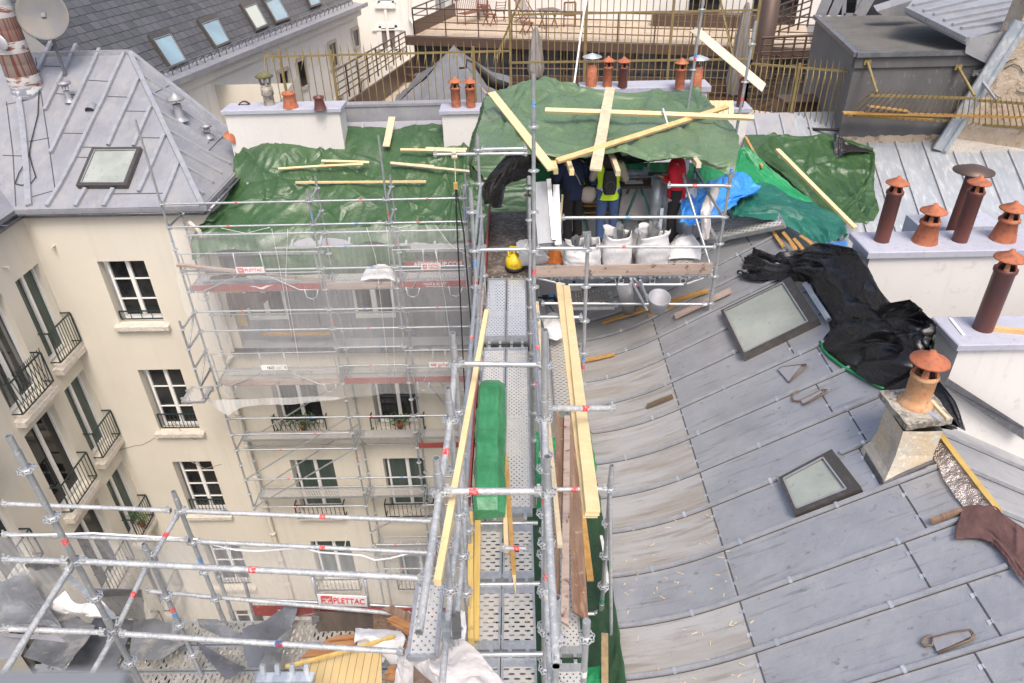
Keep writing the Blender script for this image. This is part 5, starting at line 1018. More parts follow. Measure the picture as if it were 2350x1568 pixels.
signboard(f2, bd((b2_[0]-.05, b2_[1]+.05, b2_[2], b2_[3], b2_[4])), [('emb', .08, .30, .15, .9, 0, REDS), ('text', .38, .92, .55, .9, 'PLETTAC', REDT), ('text', .38, .92, .12, .45, 'MEFRAN', REDT)])
signboard(f3, bd(b3_), [('text', .24, .5, .2, .75, 'FACE', DARKT), ('text', .56, .76, .25, .6, 'CLEM', M('faded green lettering', (.3, .45, .35), .6)), ('emb', .9, .97, .3, .8, 0, REDS)])
signboard(f4, bd((b4_[0]-.1, b4_[1]+.45, b4_[2], b4_[3], b4_[4])), [('text', .25, .95, .2, .85, 'plettac', REDT), ('emb', .05, .2, .3, .8, 0, REDS)])
# loose long board and rubble on the upper deck, white sack
plank('long_board', 'long weathered board lying aslant across the upper far deck', oy(*c6(110, 685), 13.8), oy(*c6(1120, 795), 14.1), .09, .05, WOODG)
plank('aluminium_beam', 'pale aluminium beam lying on the upper far deck behind the red toe board', oy(*c6(280, 800), 14.1), oy(*c6(800, 785), 14.2), .09, .07, ZINCW, cat='beam')
for i, (u, v, l) in enumerate(((300, 740, .5), (380, 765, .6), (330, 775, .4))):
    p = oy(*c6(u, v), 14.35); plank('rubble_timber', ('short dark timber offcut at the left end of the upper far deck, nearest the wall', 'longest dark timber offcut at the left end of the upper far deck', 'small dark timber offcut at the left end of the upper far deck')[i], p, p+Vector((l, .05*i, 0)), .08, .05, WOODP, cat='offcut')
plank('plank', 'orange plank lying along the zinc gutter behind the far scaffold', oy(*c6(670, 1135), 14.95), oy(*c6(1110, 1135), 14.95), .09, .04, WOODO)
# ladder in the right bay
LD = thing('scaffold_ladder', 'grey ladder inside the right bay of the far scaffold', 'ladder', (-1.5, 14.4, -14)); A = Vector((-2.4, 14.4, ZK(9))); B = Vector((-1.3, 14.4, ZK(13)))
for s in (-.16, .16): m = MB(); m.beam(A+Vector((s, 0, 0)), B+Vector((s, 0, 0)), .05, .03); mk('stile', m, GALV, LD)
for k in range(1, 8): m = MB(); p = A.lerp(B, k/8); m.tube(p-Vector((.16, 0, 0)), p+Vector((.16, 0, 0)), .014, 6); mk('rung', m, GALV, LD)
# debris netting
def net(name, lab, P, nu, nv, mat, amp=.05, seed=0, grp=None):
    """P: 2D list of control points"""
    G = cage(P, nu, nv); out = []
    for i, r in enumerate(G):
        rr = []
        for j, p in enumerate(r): rr.append(p+Vector((0, amp*(noise.noise(Vector((p.x*1.6+seed, 0, p.z*.25)))+.5*noise.noise(Vector((p.x*5, seed, p.z*.6)))), 0)))
        out.append(rr)
    m = MB(); m.grid(out); return tag(mk(name, m, mat), lab, 'netting', grp)
def cage(P, nu, nv):
    """Catmull-Rom surface through a grid of control points"""
    def cr(L, n):
        o = []; k = len(L)-1
        for i in range(n+1):
            t = i/n*k; a = min(int(t), k-1); f = t-a
            p0, p1, p2, p3 = L[max(a-1, 0)], L[a], L[a+1], L[min(a+2, k)]
            o.append(.5*((2*p1)+(p2-p0)*f+(2*p0-5*p1+4*p2-p3)*f*f+(3*p1-p0-3*p2+p3)*f**3))
        return o
    R = [cr([Vector(q) for q in r], nu) for r in P]; C_ = [cr([R[i][j] for i in range(len(R))], nv) for j in range(nu+1)]
    return [[C_[j][i] for j in range(nu+1)] for i in range(nv+1)]
net('debris_net', 'sheer grey debris netting hung over the front of the far scaffold', [[(-7.35, yf-.12, ZK(1)), (-5, yf-.13, ZK(1)-.1), (-2.7, yf-.12, ZK(1)), (-1.1, yf-.12, ZK(1.1))], [(-7.5, yf-.16, ZK(5)), (-5, yf-.12, ZK(5)), (-2.7, yf-.15, ZK(5)), (-1.1, yf-.12, ZK(5))], [(-7.2, yf-.12, ZK(9.6)), (-5, yf-.1, ZK(9.8)), (-2.7, yf-.1, ZK(9.5)), (-1.1, yf-.12, ZK(9.8))]], 90, 40, NET1, .06)
net('bunched_net', 'bunched strip of pale netting trailing along the far scaffold below its middle deck', [[oy(*d6(330, 140), 13.8), oy(*d6(620, 140), 13.85), oy(*d6(1000, 130), 13.85), oy(*d6(1300, 120), 13.9)], [oy(*d6(500, 260), 13.75), oy(*d6(650, 190), 13.8), oy(*d6(1000, 180), 13.8), oy(*d6(1340, 135), 13.9)]], 50, 8, NET2, .05, 3)
m = MB()
for a, b, c_ in (((400, 445), (560, 480), (720, 440)), ((1510, 430), (1560, 445), (1640, 425)), ((730, 450), (780, 700), (870, 1200)), ((835, 450), (820, 800), (930, 1450)), ((1350, 440), (1410, 640), (1500, 1440)), ((1480, 440), (1520, 900), (1535, 1440)), ((1800, 430), (1900, 560), (2040, 640)), ((1800, 600), (1860, 900), (1900, 1200))):
    P = [oy(*c6(*q), 13.74) for q in (a, b, c_)]; m.path([P[0].lerp(P[1], t) if t < 1 else P[1].lerp(P[2], t-1) for t in np.linspace(0, 2, 13)], .0045, 4)
tag(mk('net_hem_cords', m, SIGNW), 'white hem cords and ties of the sheer netting on the far scaffold', 'net cord'); bpy.data.objects['net_hem_cords']['kind'] = 'stuff'

# ---------------------------------------------------------------- walkway scaffold
WS = thing('walkway_scaffold', 'narrow ringlock scaffold walkway with perforated decks running away from the camera', 'scaffold', (-.2, 5, -22.5))
ZD = -5.78; LX, RX = -.585, .14
zr = lambda z: z
def zlist(z0, z1, z_): 
    k = []; z = z_
    while z > z0: 
        if z < z1-.05: k.append(z)
        z -= .515
    return k
P1 = oy(1096, 307, 10.3); standard(WS, -.60, 10.3, -11, P1.z, zlist(-8, P1.z, -3.35), True, [(oy(1098, 322, 10.3).z, REDS)])
TPz = oy(1220, 170, 8.16).z; standard(WS, .14, 8.16, -10, TPz, zlist(-8.5, TPz, -2.92+.515), True, [(oy(1221, 240, 8.16).z, BLUES), (oy(1222, 624, 8.16).z, REDS)], lean=(.03, 0))
FLz = oy(1083, 431, 8.16).z; standard(WS, -.585, 8.16, -10, FLz, zlist(-8.5, FLz, -3.42), True, [(oy(1092, 605, 8.16).z, BLUES), (oy(1086, 560, 8.16).z-.55, REDS)])
standard(WS, .14, 10.3, -10, -4.1, zlist(-8, -3.6, -3.95), True); standard(WS, .83, 8.16, -8.0, oy(1354, 535, 8.16).z, zlist(-7.8, -3.5, -3.96), True, [(oy(1340, 842, 8.16).z, REDS), (oy(1340, 835, 8.16).z+.08, BLUES)])
NP = []
for (u, v), (ur, vr), Y, tp in (((1044, 835), (1253, 838), 4.96, ((1044, 764), (1245, 765))), ((1034, 964), (1249, 962), 4.23, ((1029, 890), (1256, 757))), ((1009, 1128), (1255, 1128), 3.5, ((1004, 1051), (1256, 1048)))):
    a = oy(u, v, Y); b = oy(ur, vr, Y); ta = oy(*tp[0], Y); tb = oy(*tp[1], Y); NP.append((a, b))
    standard(WS, a.x, Y, -9.5, ta.z, [a.z-.5*k for k in range(7)], True); standard(WS, b.x, Y, -9.5, tb.z, [b.z-.5*k for k in range(7)], True, [(b.z-.85, REDS)])
(a1, b1), (a2, b2), (a3, b3) = NP
ledger(WS, a1, b1); ledger(WS, a3, b3, [(.32, REDS)], mat=GALVD)
for p, q, st in ((a1, a2, ()), (a2, a3, [(.5, REDS)]), (a3, Vector((a3.x-.02, 2.4, a3.z)), ()), (b1, b2, ()), (b2, b3, ()), (b3, Vector((b3.x, 2.2, b3.z)), ())): ledger(WS, p, q, st, mat=GALVD)
for y0_, y1_ in ((8.16, 4.96), (8.16, 4.96)):
    pass
def rl(p, q, st=(), mt=None, **k): return ledger(WS, p, q, st, mat=mt, **k)
for z in (-4.42, -4.92):
    rl((LX, 8.16, z), (a1.x, 4.96, z), [(.4, REDS)]); rl((RX, 8.16, z-.05), (b1.x, 4.96, z-.05), [(.45, REDS)]); rl((LX, 10.3, z+.03), (LX, 8.16, z)); 
rl((LX, 8.16, -3.93), (RX, 8.16, -3.93)); rl(oy(990, 355, 10.3), oy(1215, 352, 10.3)); rl((LX, 10.3, -3.35), (.14, 10.3, -3.35)); rl((LX, 10.3, -3.9), (LX-.0, 8.16, -3.9))
for z in (-4.0, -4.5, -5.0, -5.5):
    for (p, q) in (((a1.x, 4.96), (a2.x, 4.23)), ((a2.x, 4.23), (a3.x, 3.5)), ((b1.x, 4.96), (b2.x, 4.23)), ((b2.x, 4.23), (b3.x, 3.5))):
        if z in (-4.5, -5.0): rl((*p, z), (*q, z), (), GALVD)
    if z in (-4.5,): rl((b3.x, 3.5, z), (b3.x, 2.0, z), (), GALVD); rl((a3.x, 3.5, z), (a3.x, 2.2, z), (), GALVD)
standard(WS, b3.x+.03, 2.75, -9, -3.6, [-4.0, -4.5, -5.0], True)
# ledgers carrying the deck joints
for Y in (8.45, 5.45, 4.66, 3.9): rl((LX, Y-.02, ZD-.08), (RX+.02, Y-.02, ZD-.08), (), None, ends=False)
g2 = .004
for xa_, xb_ in ((LX+.02, LX+.335), (LX+.345, LX+.66)):
    deck(WS, xa_, xb_, 8.85, 10.75, ZD+.08, DECKB); deck(WS, xa_, xb_, 5.5, 8.75, ZD, DECKA)
    deck(WS, xa_, xb_, 4.70, 5.40, ZD-.07, DECKC); deck(WS, xa_, xb_, 3.93, 4.62, ZD-.08, DECKC); deck(WS, xa_, xb_, 3.1, 3.86, ZD-.1, DECKC); deck(WS, xa_, xb_, 2.0, 3.04, ZD-.1, DECKC)
m = MB(); m.box(LX-.02, .12, 10.8, 13.6, ZD+.0, ZD+.07); tag(mk('plywood_deck_panel', m, PLY), 'dark film faced plywood panel at the far end of the walkway', 'plywood panel')
# side deck one step lower on the right
for y0_, y1_ in ((4.3, 7.3), (2.2, 4.2)): deck(WS, .24, .54, y0_, y1_, -6.5, DECKA)
rl(oz(1255, 1128, -5.2)*0+Vector((.14, 5.3, -5.24)), (.86, 5.3, -5.24), [(.5, REDS)], GALVD); rl((.14, 5.3, -7.24), (.86, 5.3, -7.24))
standard(WS, .86, 5.3, -8, oy(1408, 1068, 5.3).z, [-5.24-.5*k for k in range(5)], True, [(-5.75, SIGNW), (-7.0, M('green sticker', (.05, .3, .15), .5))])
ledger(WS, oy(1243, 938, 4.3), oy(1416, 937, 4.6), [(.55, REDS)], mat=GALVD)
standard(WS, .42, 3.2, -8, oy(1311, 1435, 3.2).z, [oy(1311, 1462, 3.2).z], True, [(oy(1313, 1545, 3.2).z, M('white sticker', (.7, .75, .7), .5))])
ledger(WS, (.86, 5.3, -5.3), Vector((.93, 4.9, -7.2)), (), name='brace', ends=False, r=.02)
q0 = oz(*d3(750, 525), -5.45); q1 = oz(*d3(1040, 530), -5.45); ledger(WS, q0, q1, [(.5, REDS)], mat=GALVD)
# left inclined guard rails from the corner post down to the near posts
for z0_, z1_, dx in ((-3.42, -3.5, -.03), (-4.42, -4.3, -.06)): pass
# red toe board slivers at the left of the walkway
toe(WS, (LX-.03, 7.8, ZD+.0), (LX-.03, 5.6, ZD+.0), REDB, .15); toe(WS, (LX-.03, 10.7, ZD+.1), (LX-.03, 8.9, ZD+.1), WOODG, .15); toe(WS, (LX-.02, 13.5, ZD+.07), (LX-.02, 10.8, ZD+.07), REDB, .25)
# ---------------------------------------------------------------- work platform scaffold
PS_ = thing('platform_scaffold', 'wide scaffold platform under the green shelter where three people stand', 'scaffold', (1.7, 11.5, -7)); ZP = -5.47; PY = 10.3
PRt = oy(1675, 416, PY); standard(PS_, 3.10, PY, -6.55, PRt.z, [-3.98, -4.48, -4.93, -5.5, -6.0, -6.4], True, [(-3.75, BLUES)], lean=(.03, 0))
standard(PS_, 3.12, 12.4, -6.3, -4.1, [-3.9, -4.4, -4.9], True, [(oy(1613, 370, 12.4).z, REDS)]); standard(PS_, 2.5, 13.6, -6.5, -4.1, [-3.9, -4.9], True); standard(PS_, .14, 12.4, -8, -4.1, [-3.9, -4.4, -4.9], True)
def pl_(p, q, st=(), **k): return ledger(PS_, oy(*d1(*p), PY), oy(*d1(*q), PY), st, **k)
pl_((880, 572), (2100, 565), [(.41, BLUES)]); o_ = pl_((1655, 335), (2130, 337), [(.45, REDS)]); pl_((1130, 785), (2040, 787), [(.24, REDS)], mat=GALVD); ledger(PS_, oy(*d1(690, 797), 8.16), oy(*d1(1095, 797), 8.16)); ledger(PS_, oy(*d1(690, 1300), 8.16), oy(*d1(1065, 1303), 8.16))
pl_((690, 995), (2015, 992)); pl_((730, 1200), (1960, 1207), [(.99, SIGNW)]); pl_((930, 1065), (1800, 1062), [(.6, REDS)], ends=False, name='truss_chord'); pl_((1800, 1062), (1950, 1008), ends=False, name='truss_chord', r=.02); pl_((695, 1010), (930, 1065), ends=False, name='truss_chord', r=.02)
for x in (860, 1330, 1560, 1785):
    m = MB(); A = oy(*d1(x-18, 1005), PY); B = oy(*d1(x+18, 1055), PY); m.box(A.x, B.x, PY-.01, PY+.01, B.z, A.z); q = (A+B)/2; m.lathe((q.x, PY-.012, q.z), [(0, 0), (.035, 0), (.035, -.004), (0, -.004)], 10, 1, (0, 1, 0)); mk('gusset_plate', m, [GALV, SEAM_SHADE], PS_)
for x in range(750, 2000, 72): A = oy(*d1(x, 985), PY); m = MB(); m.box(A.x-.02, A.x+.02, PY-.03, PY+.03, A.z-.06, A.z+.02); mk('deck_claw', m, GALV, PS_)
for A, B in (((1730, 340), (2010, 960)), ): m = MB(); ledger(PS_, Vector((2.42, 12.3, -3.35)), oy(*d1(2000, 975), PY), (), r=.024, name='brace', ends=False)
ledger(PS_, (3.10, PY, -4.93), (3.12, 12.4, -4.93), ()); ledger(PS_, (3.1, PY, -4.48), (3.12, 12.4, -4.48), ())
for i, (xa_, xb_) in enumerate(((.24, .56), (.57, .89), (.9, 1.22), (1.23, 1.55), (1.56, 1.88), (1.89, 2.21), (2.22, 2.54), (2.55, 2.87))): deck(PS_, xa_, xb_, PY+.05, 13.2, ZP, DECKC)
tb = toe(PS_, (.2, PY-.03, ZP+.03), (3.04, PY-.03, ZP+.03), WOODG, .19, 'weathered timber toe board with dark knots')
# lower landing behind the walkway: slotted decks left of the pine boards
for xa_, xb_ in ((.18, .45), (.46, .76)): deck(PS_, xa_, xb_, 8.5, 11.9, -6.75, DECKC)
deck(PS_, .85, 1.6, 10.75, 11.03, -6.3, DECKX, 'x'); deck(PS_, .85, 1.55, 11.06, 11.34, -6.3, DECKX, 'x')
# decks lying on the roof at the right
RD = thing('roof_deck_panel', 'pair of perforated steel decks lying on the roof slope right of the platform', 'scaffold deck', PA(1720, 545))
def slopedeck(q, mat, parent, lift=.22):
    P = [PA(*p)+nA*lift for p in q]; P[2] = P[1]+(P[3]-P[0]); m = MB(); n_ = (P[1]-P[0]).cross(P[3]-P[0]).normalized(); n_ = n_ if n_.z > 0 else -n_; m.quad(*P, 1)
    for i in range(4): m.beam(P[i], P[(i+1) % 4], .03, .07, n_, 0, rise=.1)
    mk('deck', m, [GALV, mat], parent)
slopedeck([e1(25, 100), e1(555, 5), e1(580, 50), e1(40, 160)], DECKR, RD); slopedeck([e1(45, 165), e1(580, 55), e1(610, 105), e1(60, 215)], DECKR, RD)

# ---------------------------------------------------------------- near left scaffold (turned a few degrees)
NS = thing('near_scaffold', 'near scaffold frame of thick tubes at the lower left above piles of scrap zinc', 'scaffold', (-3.65, 4.6, -22.5))
def nz(u, v, z): return oz(u, v, z)
pA = oy(15, 1000, 3.9); zs = [oy(*q, 3.93).z for q in ((52, 1073), (115, 1185), (172, 1288), (222, 1372), (262, 1450), (308, 1526))]
standard(NS, -3.72, 4.02, -9.0, pA.z, zs+[zs[-1]-.5], True, [(oy(146, 1239, 3.93).z, REDS)], lean=(.07, -.12))
pB = oy(398, 1128, 5.42); standard(NS, -3.66, 5.45, -9.5, pB.z, [oy(*q, 5.43).z for q in ((410, 1170), (443, 1243), (471, 1312), (500, 1374))]+[-7.6], True, [(oy(458, 1283, 5.43).z, BLUES)], lean=(.0, -.03))
pC = oy(322, 1252, 4.72); standard(NS, -3.68, 4.74, -9.5, pC.z, [oy(*q, 4.73).z for q in ((345, 1290), (381, 1371), (412, 1435), (445, 1503))], True, [(oy(401, 1412, 4.73).z, BLUES), (oy(399, 1404, 4.73).z+.03, REDS)])
for (p, q, z, st) in (((0, 1156), (398, 1172), -5.52, ()), ((412, 1173), (1008, 1197), -5.52, [(.56, REDS)]), ((0, 1226), (440, 1240), -6.02, ()), ((448, 1243), (1008, 1270), -6.02, [(.53, REDS)]), ((0, 1284), (165, 1289), -4.47, ()), ((178, 1288), (985, 1328), -4.47, [(.51, REDS)]),
                      ((0, 1443), (250, 1452), -5.35, ()), ((268, 1454), (935, 1497), -5.35, [(.57, REDS), (.567, BLUES)]), ((330, 1356), (950, 1412), -7.1, ()), ((215, 1292), (340, 1295), -6.6, ())):
    ledger(NS, oz(*p, z), oz(*q, z), st, mat=GALVD, r=.0245)
for p, q, z in (((410, 1176), (347, 1288), -5.5), ((340, 1294), (266, 1448), -5.5), ((168, 1292), (-10, 1575), -4.5), ((262, 1458), (195, 1575), -5.45)): ledger(NS, oz(*p, z), oz(*q, z), [(.5, REDS)] if z == -5.5 else (), mat=GALVD)
ledger(NS, oy(150, 1290, 4.1), oy(560, 1500, 4.9), (), name='brace', ends=False, mat=GALVD) if 0 else None
ledger(NS, oy(500, 1320, 5.5), oy(545, 1440, 5.5), (), name='brace', ends=False, r=.02); ledger(NS, oy(560, 1330, 5.6), oy(590, 1440, 5.6), (), name='brace', ends=False, r=.02)
# lower working decks and their red toe board
ZN = -7.5
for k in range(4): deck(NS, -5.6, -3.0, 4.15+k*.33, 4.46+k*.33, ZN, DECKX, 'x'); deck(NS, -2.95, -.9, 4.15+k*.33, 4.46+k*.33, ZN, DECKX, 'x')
tt = toe(NS, (-3.3, 5.52, ZN+.02), (-.9, 5.45, ZN+.02), REDB, .16); text(tt, 'TALISE & ECLAT', (-2.6, 5.49, ZN+.1), (-1, 0, 0), (0, 0, 1), (.8, .08), WHITET)
# guardrail frame with board
m = MB(); Q = lambda x, y: oy(*d5(x, y), 5.5); m.path([Q(940, 650), Q(985, 800), Q(1012, 890), Q(995, 930), Q(940, 950), Q(830, 970)], .02, 8); m.path([Q(1385, 670), Q(1415, 870), Q(1450, 955)], .02, 8); m.tube(Q(0, 815), Q(1000, 860), .02, 8); m.tube(Q(1415, 880), Q(1800, 905), .02, 8); m.tube(Q(1550, 630), Q(1960, 640), .014, 8)
gf = mk('guardrail_frame', m, GALV, NS); SBp = [Q(988, 778), Q(1400, 797), Q(1418, 875), Q(1003, 862)]
SBp = [p+Vector((0, -.03, 0)) for p in SBp]; SBp[2] = SBp[3]+(SBp[1]-SBp[0])
signboard(gf, SBp, [('emb', .06, .30, .14, .94, 0, REDS), ('text', .08, .28, .17, .37, 'ALTRAD', SIGNW), ('text', .32, .95, .25, .78, 'PLETTAC', REDT)])
net('debris_net', 'sheer grey debris netting hung below the second rail of the near scaffold', [[oy(0, 1232, 5.55), oy(440, 1246, 5.55), oy(720, 1262, 5.55), oy(1005, 1275, 5.5)], [oy(-30, 1330, 5.7), oy(440, 1340, 5.75), oy(720, 1350, 5.7), oy(1005, 1360, 5.6)], [oy(-30, 1450, 5.75), oy(440, 1450, 5.75), oy(720, 1450, 5.75), oy(985, 1450, 5.6)]], 80, 20, NETN, .04, 7)
m = MB(); P = [oy(*d5(x, y), 5.42) for x, y in ((-1600, 300), (-900, 280), (-400, 310), (0, 330), (120, 380), (300, 420), (480, 430), (700, 415), (860, 400), (1000, 440), (1080, 445), (1360, 465), (1470, 505), (1600, 490), (1750, 450), (1980, 435))]
m.path(P, .012, 5); tag(mk('net_hem', m, SIGNW), 'white wavy hem of the netting along the second rail of the near scaffold', 'net cord')
for i, (a, b) in enumerate((((1212, 425), (1230, 300)), ((255, 500), (255, 395)))): m = MB(); m.tube(Q(*a), Q(*b), .006, 5); tag(mk('cable_tie', m, SIGNW), ('white cable tie standing up on the second near rail, right of its middle', 'white cable tie hanging from the second near rail, left of its middle')[i], 'cable tie')
# ================================================================ cloth
def crease(p, f, seed, ax=None, st=1.0):
    q = Vector((p.x, p.y, p.z))
    if ax is not None: a = Vector(ax).normalized(); q = q-a*q.dot(a)*(1-st)
    q = q*f+Vector((seed*3.1, seed*1.7, seed)); q = q+noise.noise_vector(q*.6)*.7; v = 0; w = 1; t = 0
    for o in range(3):
        v += w*(.55*(1-2.6*abs(noise.noise(q)))+1.5*(noise.voronoi(q)[0][0]-.42)); t += w; q = q*2.1+Vector((7.3, 1.1, 3.7)); w *= .5
    return v/t
def folds(nu, nv, Lu, Lv, seed, ang=90, spread=30, dens=5, w0=.025, w1=.14):
    g_ = np.random.default_rng(seed+100); Y, X = np.meshgrid(np.linspace(0, Lv, nv+1), np.linspace(0, Lu, nu+1), indexing='ij'); H = np.zeros_like(X)
    n = int(min(420, dens*Lu*Lv+8)); sc = min(1.0, max(.35, math.sqrt(Lu*Lv)/2.2)); hubs = g_.uniform(0, 1, (max(2, n//14), 2))*(Lu, Lv)
    for k in range(n):
        hub = hubs[g_.integers(len(hubs))]; a = math.radians(ang+g_.normal(0, spread)); L = g_.uniform(.35, 2.0)*sc; w = g_.uniform(w0, w1)*(.5+.5*sc)
        c0 = hub+g_.normal(0, .06, 2) if g_.random() < .55 else g_.uniform(0, 1, 2)*(Lu, Lv)
        if g_.random() < .5: a += math.pi
        al = ((X-c0[0])*math.cos(a)+(Y-c0[1])*math.sin(a))/L; d = -(X-c0[0])*math.sin(a)+(Y-c0[1])*math.cos(a)+g_.normal(0, .12)*L*al*al
        env = np.where((al > 0) & (al < 1), np.sin(np.pi*np.clip(al, 0, 1)**.6)**.8, 0); ww = w*(.35+.9*np.clip(al, 0, 1))
        s = np.exp(-np.abs(d)/ww) if g_.random() < .65 else -.8*np.exp(-np.abs(d)/(ww*.8)); H += s*env*g_.uniform(.35, 1.0)*(w/.08)**.5
    return 1.15*np.tanh(H/1.15)
def lincage(P, nu, nv):
    P = [[Vector(q) for q in r] for r in P]; k, l = len(P)-1, len(P[0])-1; o = []
    for i in range(nv+1):
        t = i/nv*k; a = min(int(t), k-1); f = t-a; r = []
        for j in range(nu+1): s = j/nu*l; b = min(int(s), l-1); g_ = s-b; r.append(P[a][b].lerp(P[a][b+1], g_).lerp(P[a+1][b].lerp(P[a+1][b+1], g_), f))
        o.append(r)
    return o
def cloth(name, label, cat, P, nu, nv, mat, amp=.06, f=1.6, ax=None, st=.3, seed=0, thick=.004, group=None, edge=.02, big=0, ang=90, spread=30, dens=6, lin=False):
    G = (lincage if lin else cage)(P, nu, nv); out = []
    Lu = sum((G[len(G)//2][j+1]-G[len(G)//2][j]).length for j in range(nu)); Lv = sum((G[i+1][nu//2]-G[i][nu//2]).length for i in range(nv)); H = folds(nu, nv, Lu, Lv, seed, ang, spread, dens)
    for i in range(len(G)):
        r = []
        for j in range(len(G[0])):
            a = G[min(i+1, len(G)-1)][j]-G[max(i-1, 0)][j]; b = G[i][min(j+1, len(G[0])-1)]-G[i][max(j-1, 0)]
            n = a.cross(b); n = n.normalized() if n.length > 1e-9 else Vector((0, 0, 1))
            if n.z < 0: n = -n
            p = G[i][j]; d = amp*(.95*H[i][j]+.32*crease(p, f*1.7, seed, ax, st))
            if big: d += big*noise.noise(p*.8+Vector((seed, 0, 0)))
            e = Vector((noise.noise(p*5+Vector((seed, 9, 0))), noise.noise(p*5+Vector((3, seed, 9))), 0))*edge if i in (0, len(G)-1) or j in (0, len(G[0])-1) else Vector()
            r.append(p+n*d+e)
        out.append(r)
    m = MB(); m.grid(out); o = mk(name, m, mat, None, solid=thick, offset=0); o.modifiers['thickness'].use_quality_normals = False
    return tag(o, label, cat, group)
UPC = nC.normalized()
def RC(pts, lift=.10): return [PC(*p)+UPC*lift for p in pts]
# ---- green tarpaulin over the middle roof
rows_ = [RC([(552, 322), (650, 312), (700, 318), (745, 318), (768, 299), (900, 292), (1017, 290), (1025, 303), (1090, 315), (1240, 318)], .06),
         RC([(545, 345), (610, 350), (700, 352), (752, 345), (790, 335), (900, 328), (1010, 330), (1050, 335), (1095, 345), (1240, 350)], .16),
         RC([(538, 395), (620, 400), (700, 410), (760, 395), (830, 388), (920, 385), (1010, 385), (1050, 390), (1095, 395), (1240, 400)], .12),
         RC([(520, 450), (610, 445), (700, 445), (780, 440), (850, 440), (930, 440), (1010, 440), (1050, 440), (1095, 440), (1240, 440)], .14),
         RC([(470, 500), (580, 495), (700, 490), (780, 490), (850, 488), (930, 488), (1010, 488), (1050, 488), (1095, 488), (1240, 480)], .15),
         RC([(440, 540), (540, 540), (680, 538), (760, 532), (850, 535), (930, 532), (1010, 532), (1050, 532), (1095, 530), (1240, 520)], .13)]
rows_[4][0] = oy(474, 502, 14.93); rows_[5][0] = oy(440, 545, 14.75); rows_[5][1] = oy(540, 545, 14.85)
last = [p+Vector((0, -.28, -.42+.25*math.sin(i*1.9))) for i, p in enumerate(rows_[-1])]
cloth('green_tarpaulin', 'huge creased green tarpaulin spread over the middle roof behind the far scaffold', 'tarpaulin', rows_+[last], 260, 170, TGREEN, .085, 1.25, (.5, 1, .5), .28, 2, big=.14, spread=42, dens=7)
cloth('green_tarpaulin', 'lower green tarpaulin flap hanging over the mansard edge behind the netting', 'tarpaulin', [[(-6.0, 14.85, -7.0), (-4.8, 14.8, -7.0), (-3.8, 14.85, -6.95), (-2.5, 14.8, -7.0)], [(-6.1, 14.7, -7.6), (-4.9, 14.6, -7.5), (-3.6, 14.75, -7.4), (-2.4, 14.7, -7.3)], [(-5.4, 14.75, -7.9), (-4.6, 14.7, -7.95), (-3.5, 14.8, -7.6), (-2.6, 14.8, -7.45)]], 70, 40, TGREEN, .06, 1.8, (0, 0, 1), .3, 4)
cloth('dark_cloth', 'dark brown cloth rag hanging in front of the left mansard window', 'cloth', [[oy(*c6(430, 870), 14.95), oy(*c6(560, 870), 14.95), oy(*c6(740, 870), 14.95)], [oy(*c6(450, 960), 14.9), oy(*c6(560, 960), 14.85), oy(*c6(660, 950), 14.95)], [oy(*c6(460, 1030), 14.95), oy(*c6(480, 1010), 14.9), oy(*c6(520, 965), 14.95)]], 24, 24, TBROWN, .04, 2, (0, 0, 1), .3, 9)
cloth('white_sack', 'white sack dumped on the upper far deck beside the grey timber toe board', 'sack', [[oy(*c6(1320, 770), 14.3), oy(*c6(1400, 760), 14.3), oy(*c6(1490, 770), 14.3), oy(*c6(1560, 790), 14.2)], [oy(*c6(1340, 720), 14.3), oy(*c6(1410, 690), 14.2), oy(*c6(1480, 690), 14.2), oy(*c6(1540, 740), 14.2)], [oy(*c6(1310, 790), 14.0), oy(*c6(1400, 780), 14.0), oy(*c6(1490, 780), 14.0), oy(*c6(1570, 810), 14.0)]], 30, 22, TBAG, .04, 3, None, .3, 3)
# ---- battens and boards on the green tarpaulin
bt = 'pine boards weighing down the green tarpaulin'
def RB_(p, q, w, h, lab, mat=WOODN, lift=.31, cat='board', nm='board', grp=bt): plank(nm, lab, PC(*p)+UPC*lift, PC(*q)+UPC*lift, w, h, mat, up=UPC, group=grp, cat=cat)
RB_(c2(1060, 868), c2(1020, 1070), .17, .03, 'wide short pale board lying up the slope on the green tarpaulin', WOODG if 0 else M('pale board', (.62, .50, .34), .7, 0, [((20, 1.5, 20), .42, .6, (.5, .38, .24), .7)]))
RB_(c2(338, 945), c2(600, 965), .12, .03, 'short mottled yellow plank at the top left edge of the green tarpaulin', WOODY); RB_(c2(230, 1012), c2(570, 1025), .05, .04, 'thin pine batten near the top left of the green tarpaulin')
RB_(c2(150, 990), c2(312, 1000), .05, .04, 'dark metal bar at the top left corner of the green tarpaulin', BROWN)
RB_(c2(583, 1168), c2(905, 1178), .06, .04, 'pine batten in the middle of the green tarpaulin, the straight upper one'); RB_(c2(290, 1222), c2(865, 1190), .05, .04, 'long thin pine batten aslant across the middle of the green tarpaulin')
RB_(c2(1118, 1092), c2(1560, 1105), .06, .05, 'lower of two stacked pine battens left of the shelter'); RB_(c2(1290, 1085), c2(1568, 1092), .06, .05, 'upper of two stacked pine battens left of the shelter', lift=.32)
RB_(c2(1050, 1183), c2(1590, 1240), .06, .04, 'long pine batten sloping down to the right towards the shelter'); RB_(c2(1050, 1178), c2(1345, 1203), .05, .04, 'shorter pine batten lying on the long sloping one', lift=.3)
RB_(c2(1515, 960), c2(1595, 968), .14, .04, 'stub of orange board beside the right white chimney stack', WOODO)
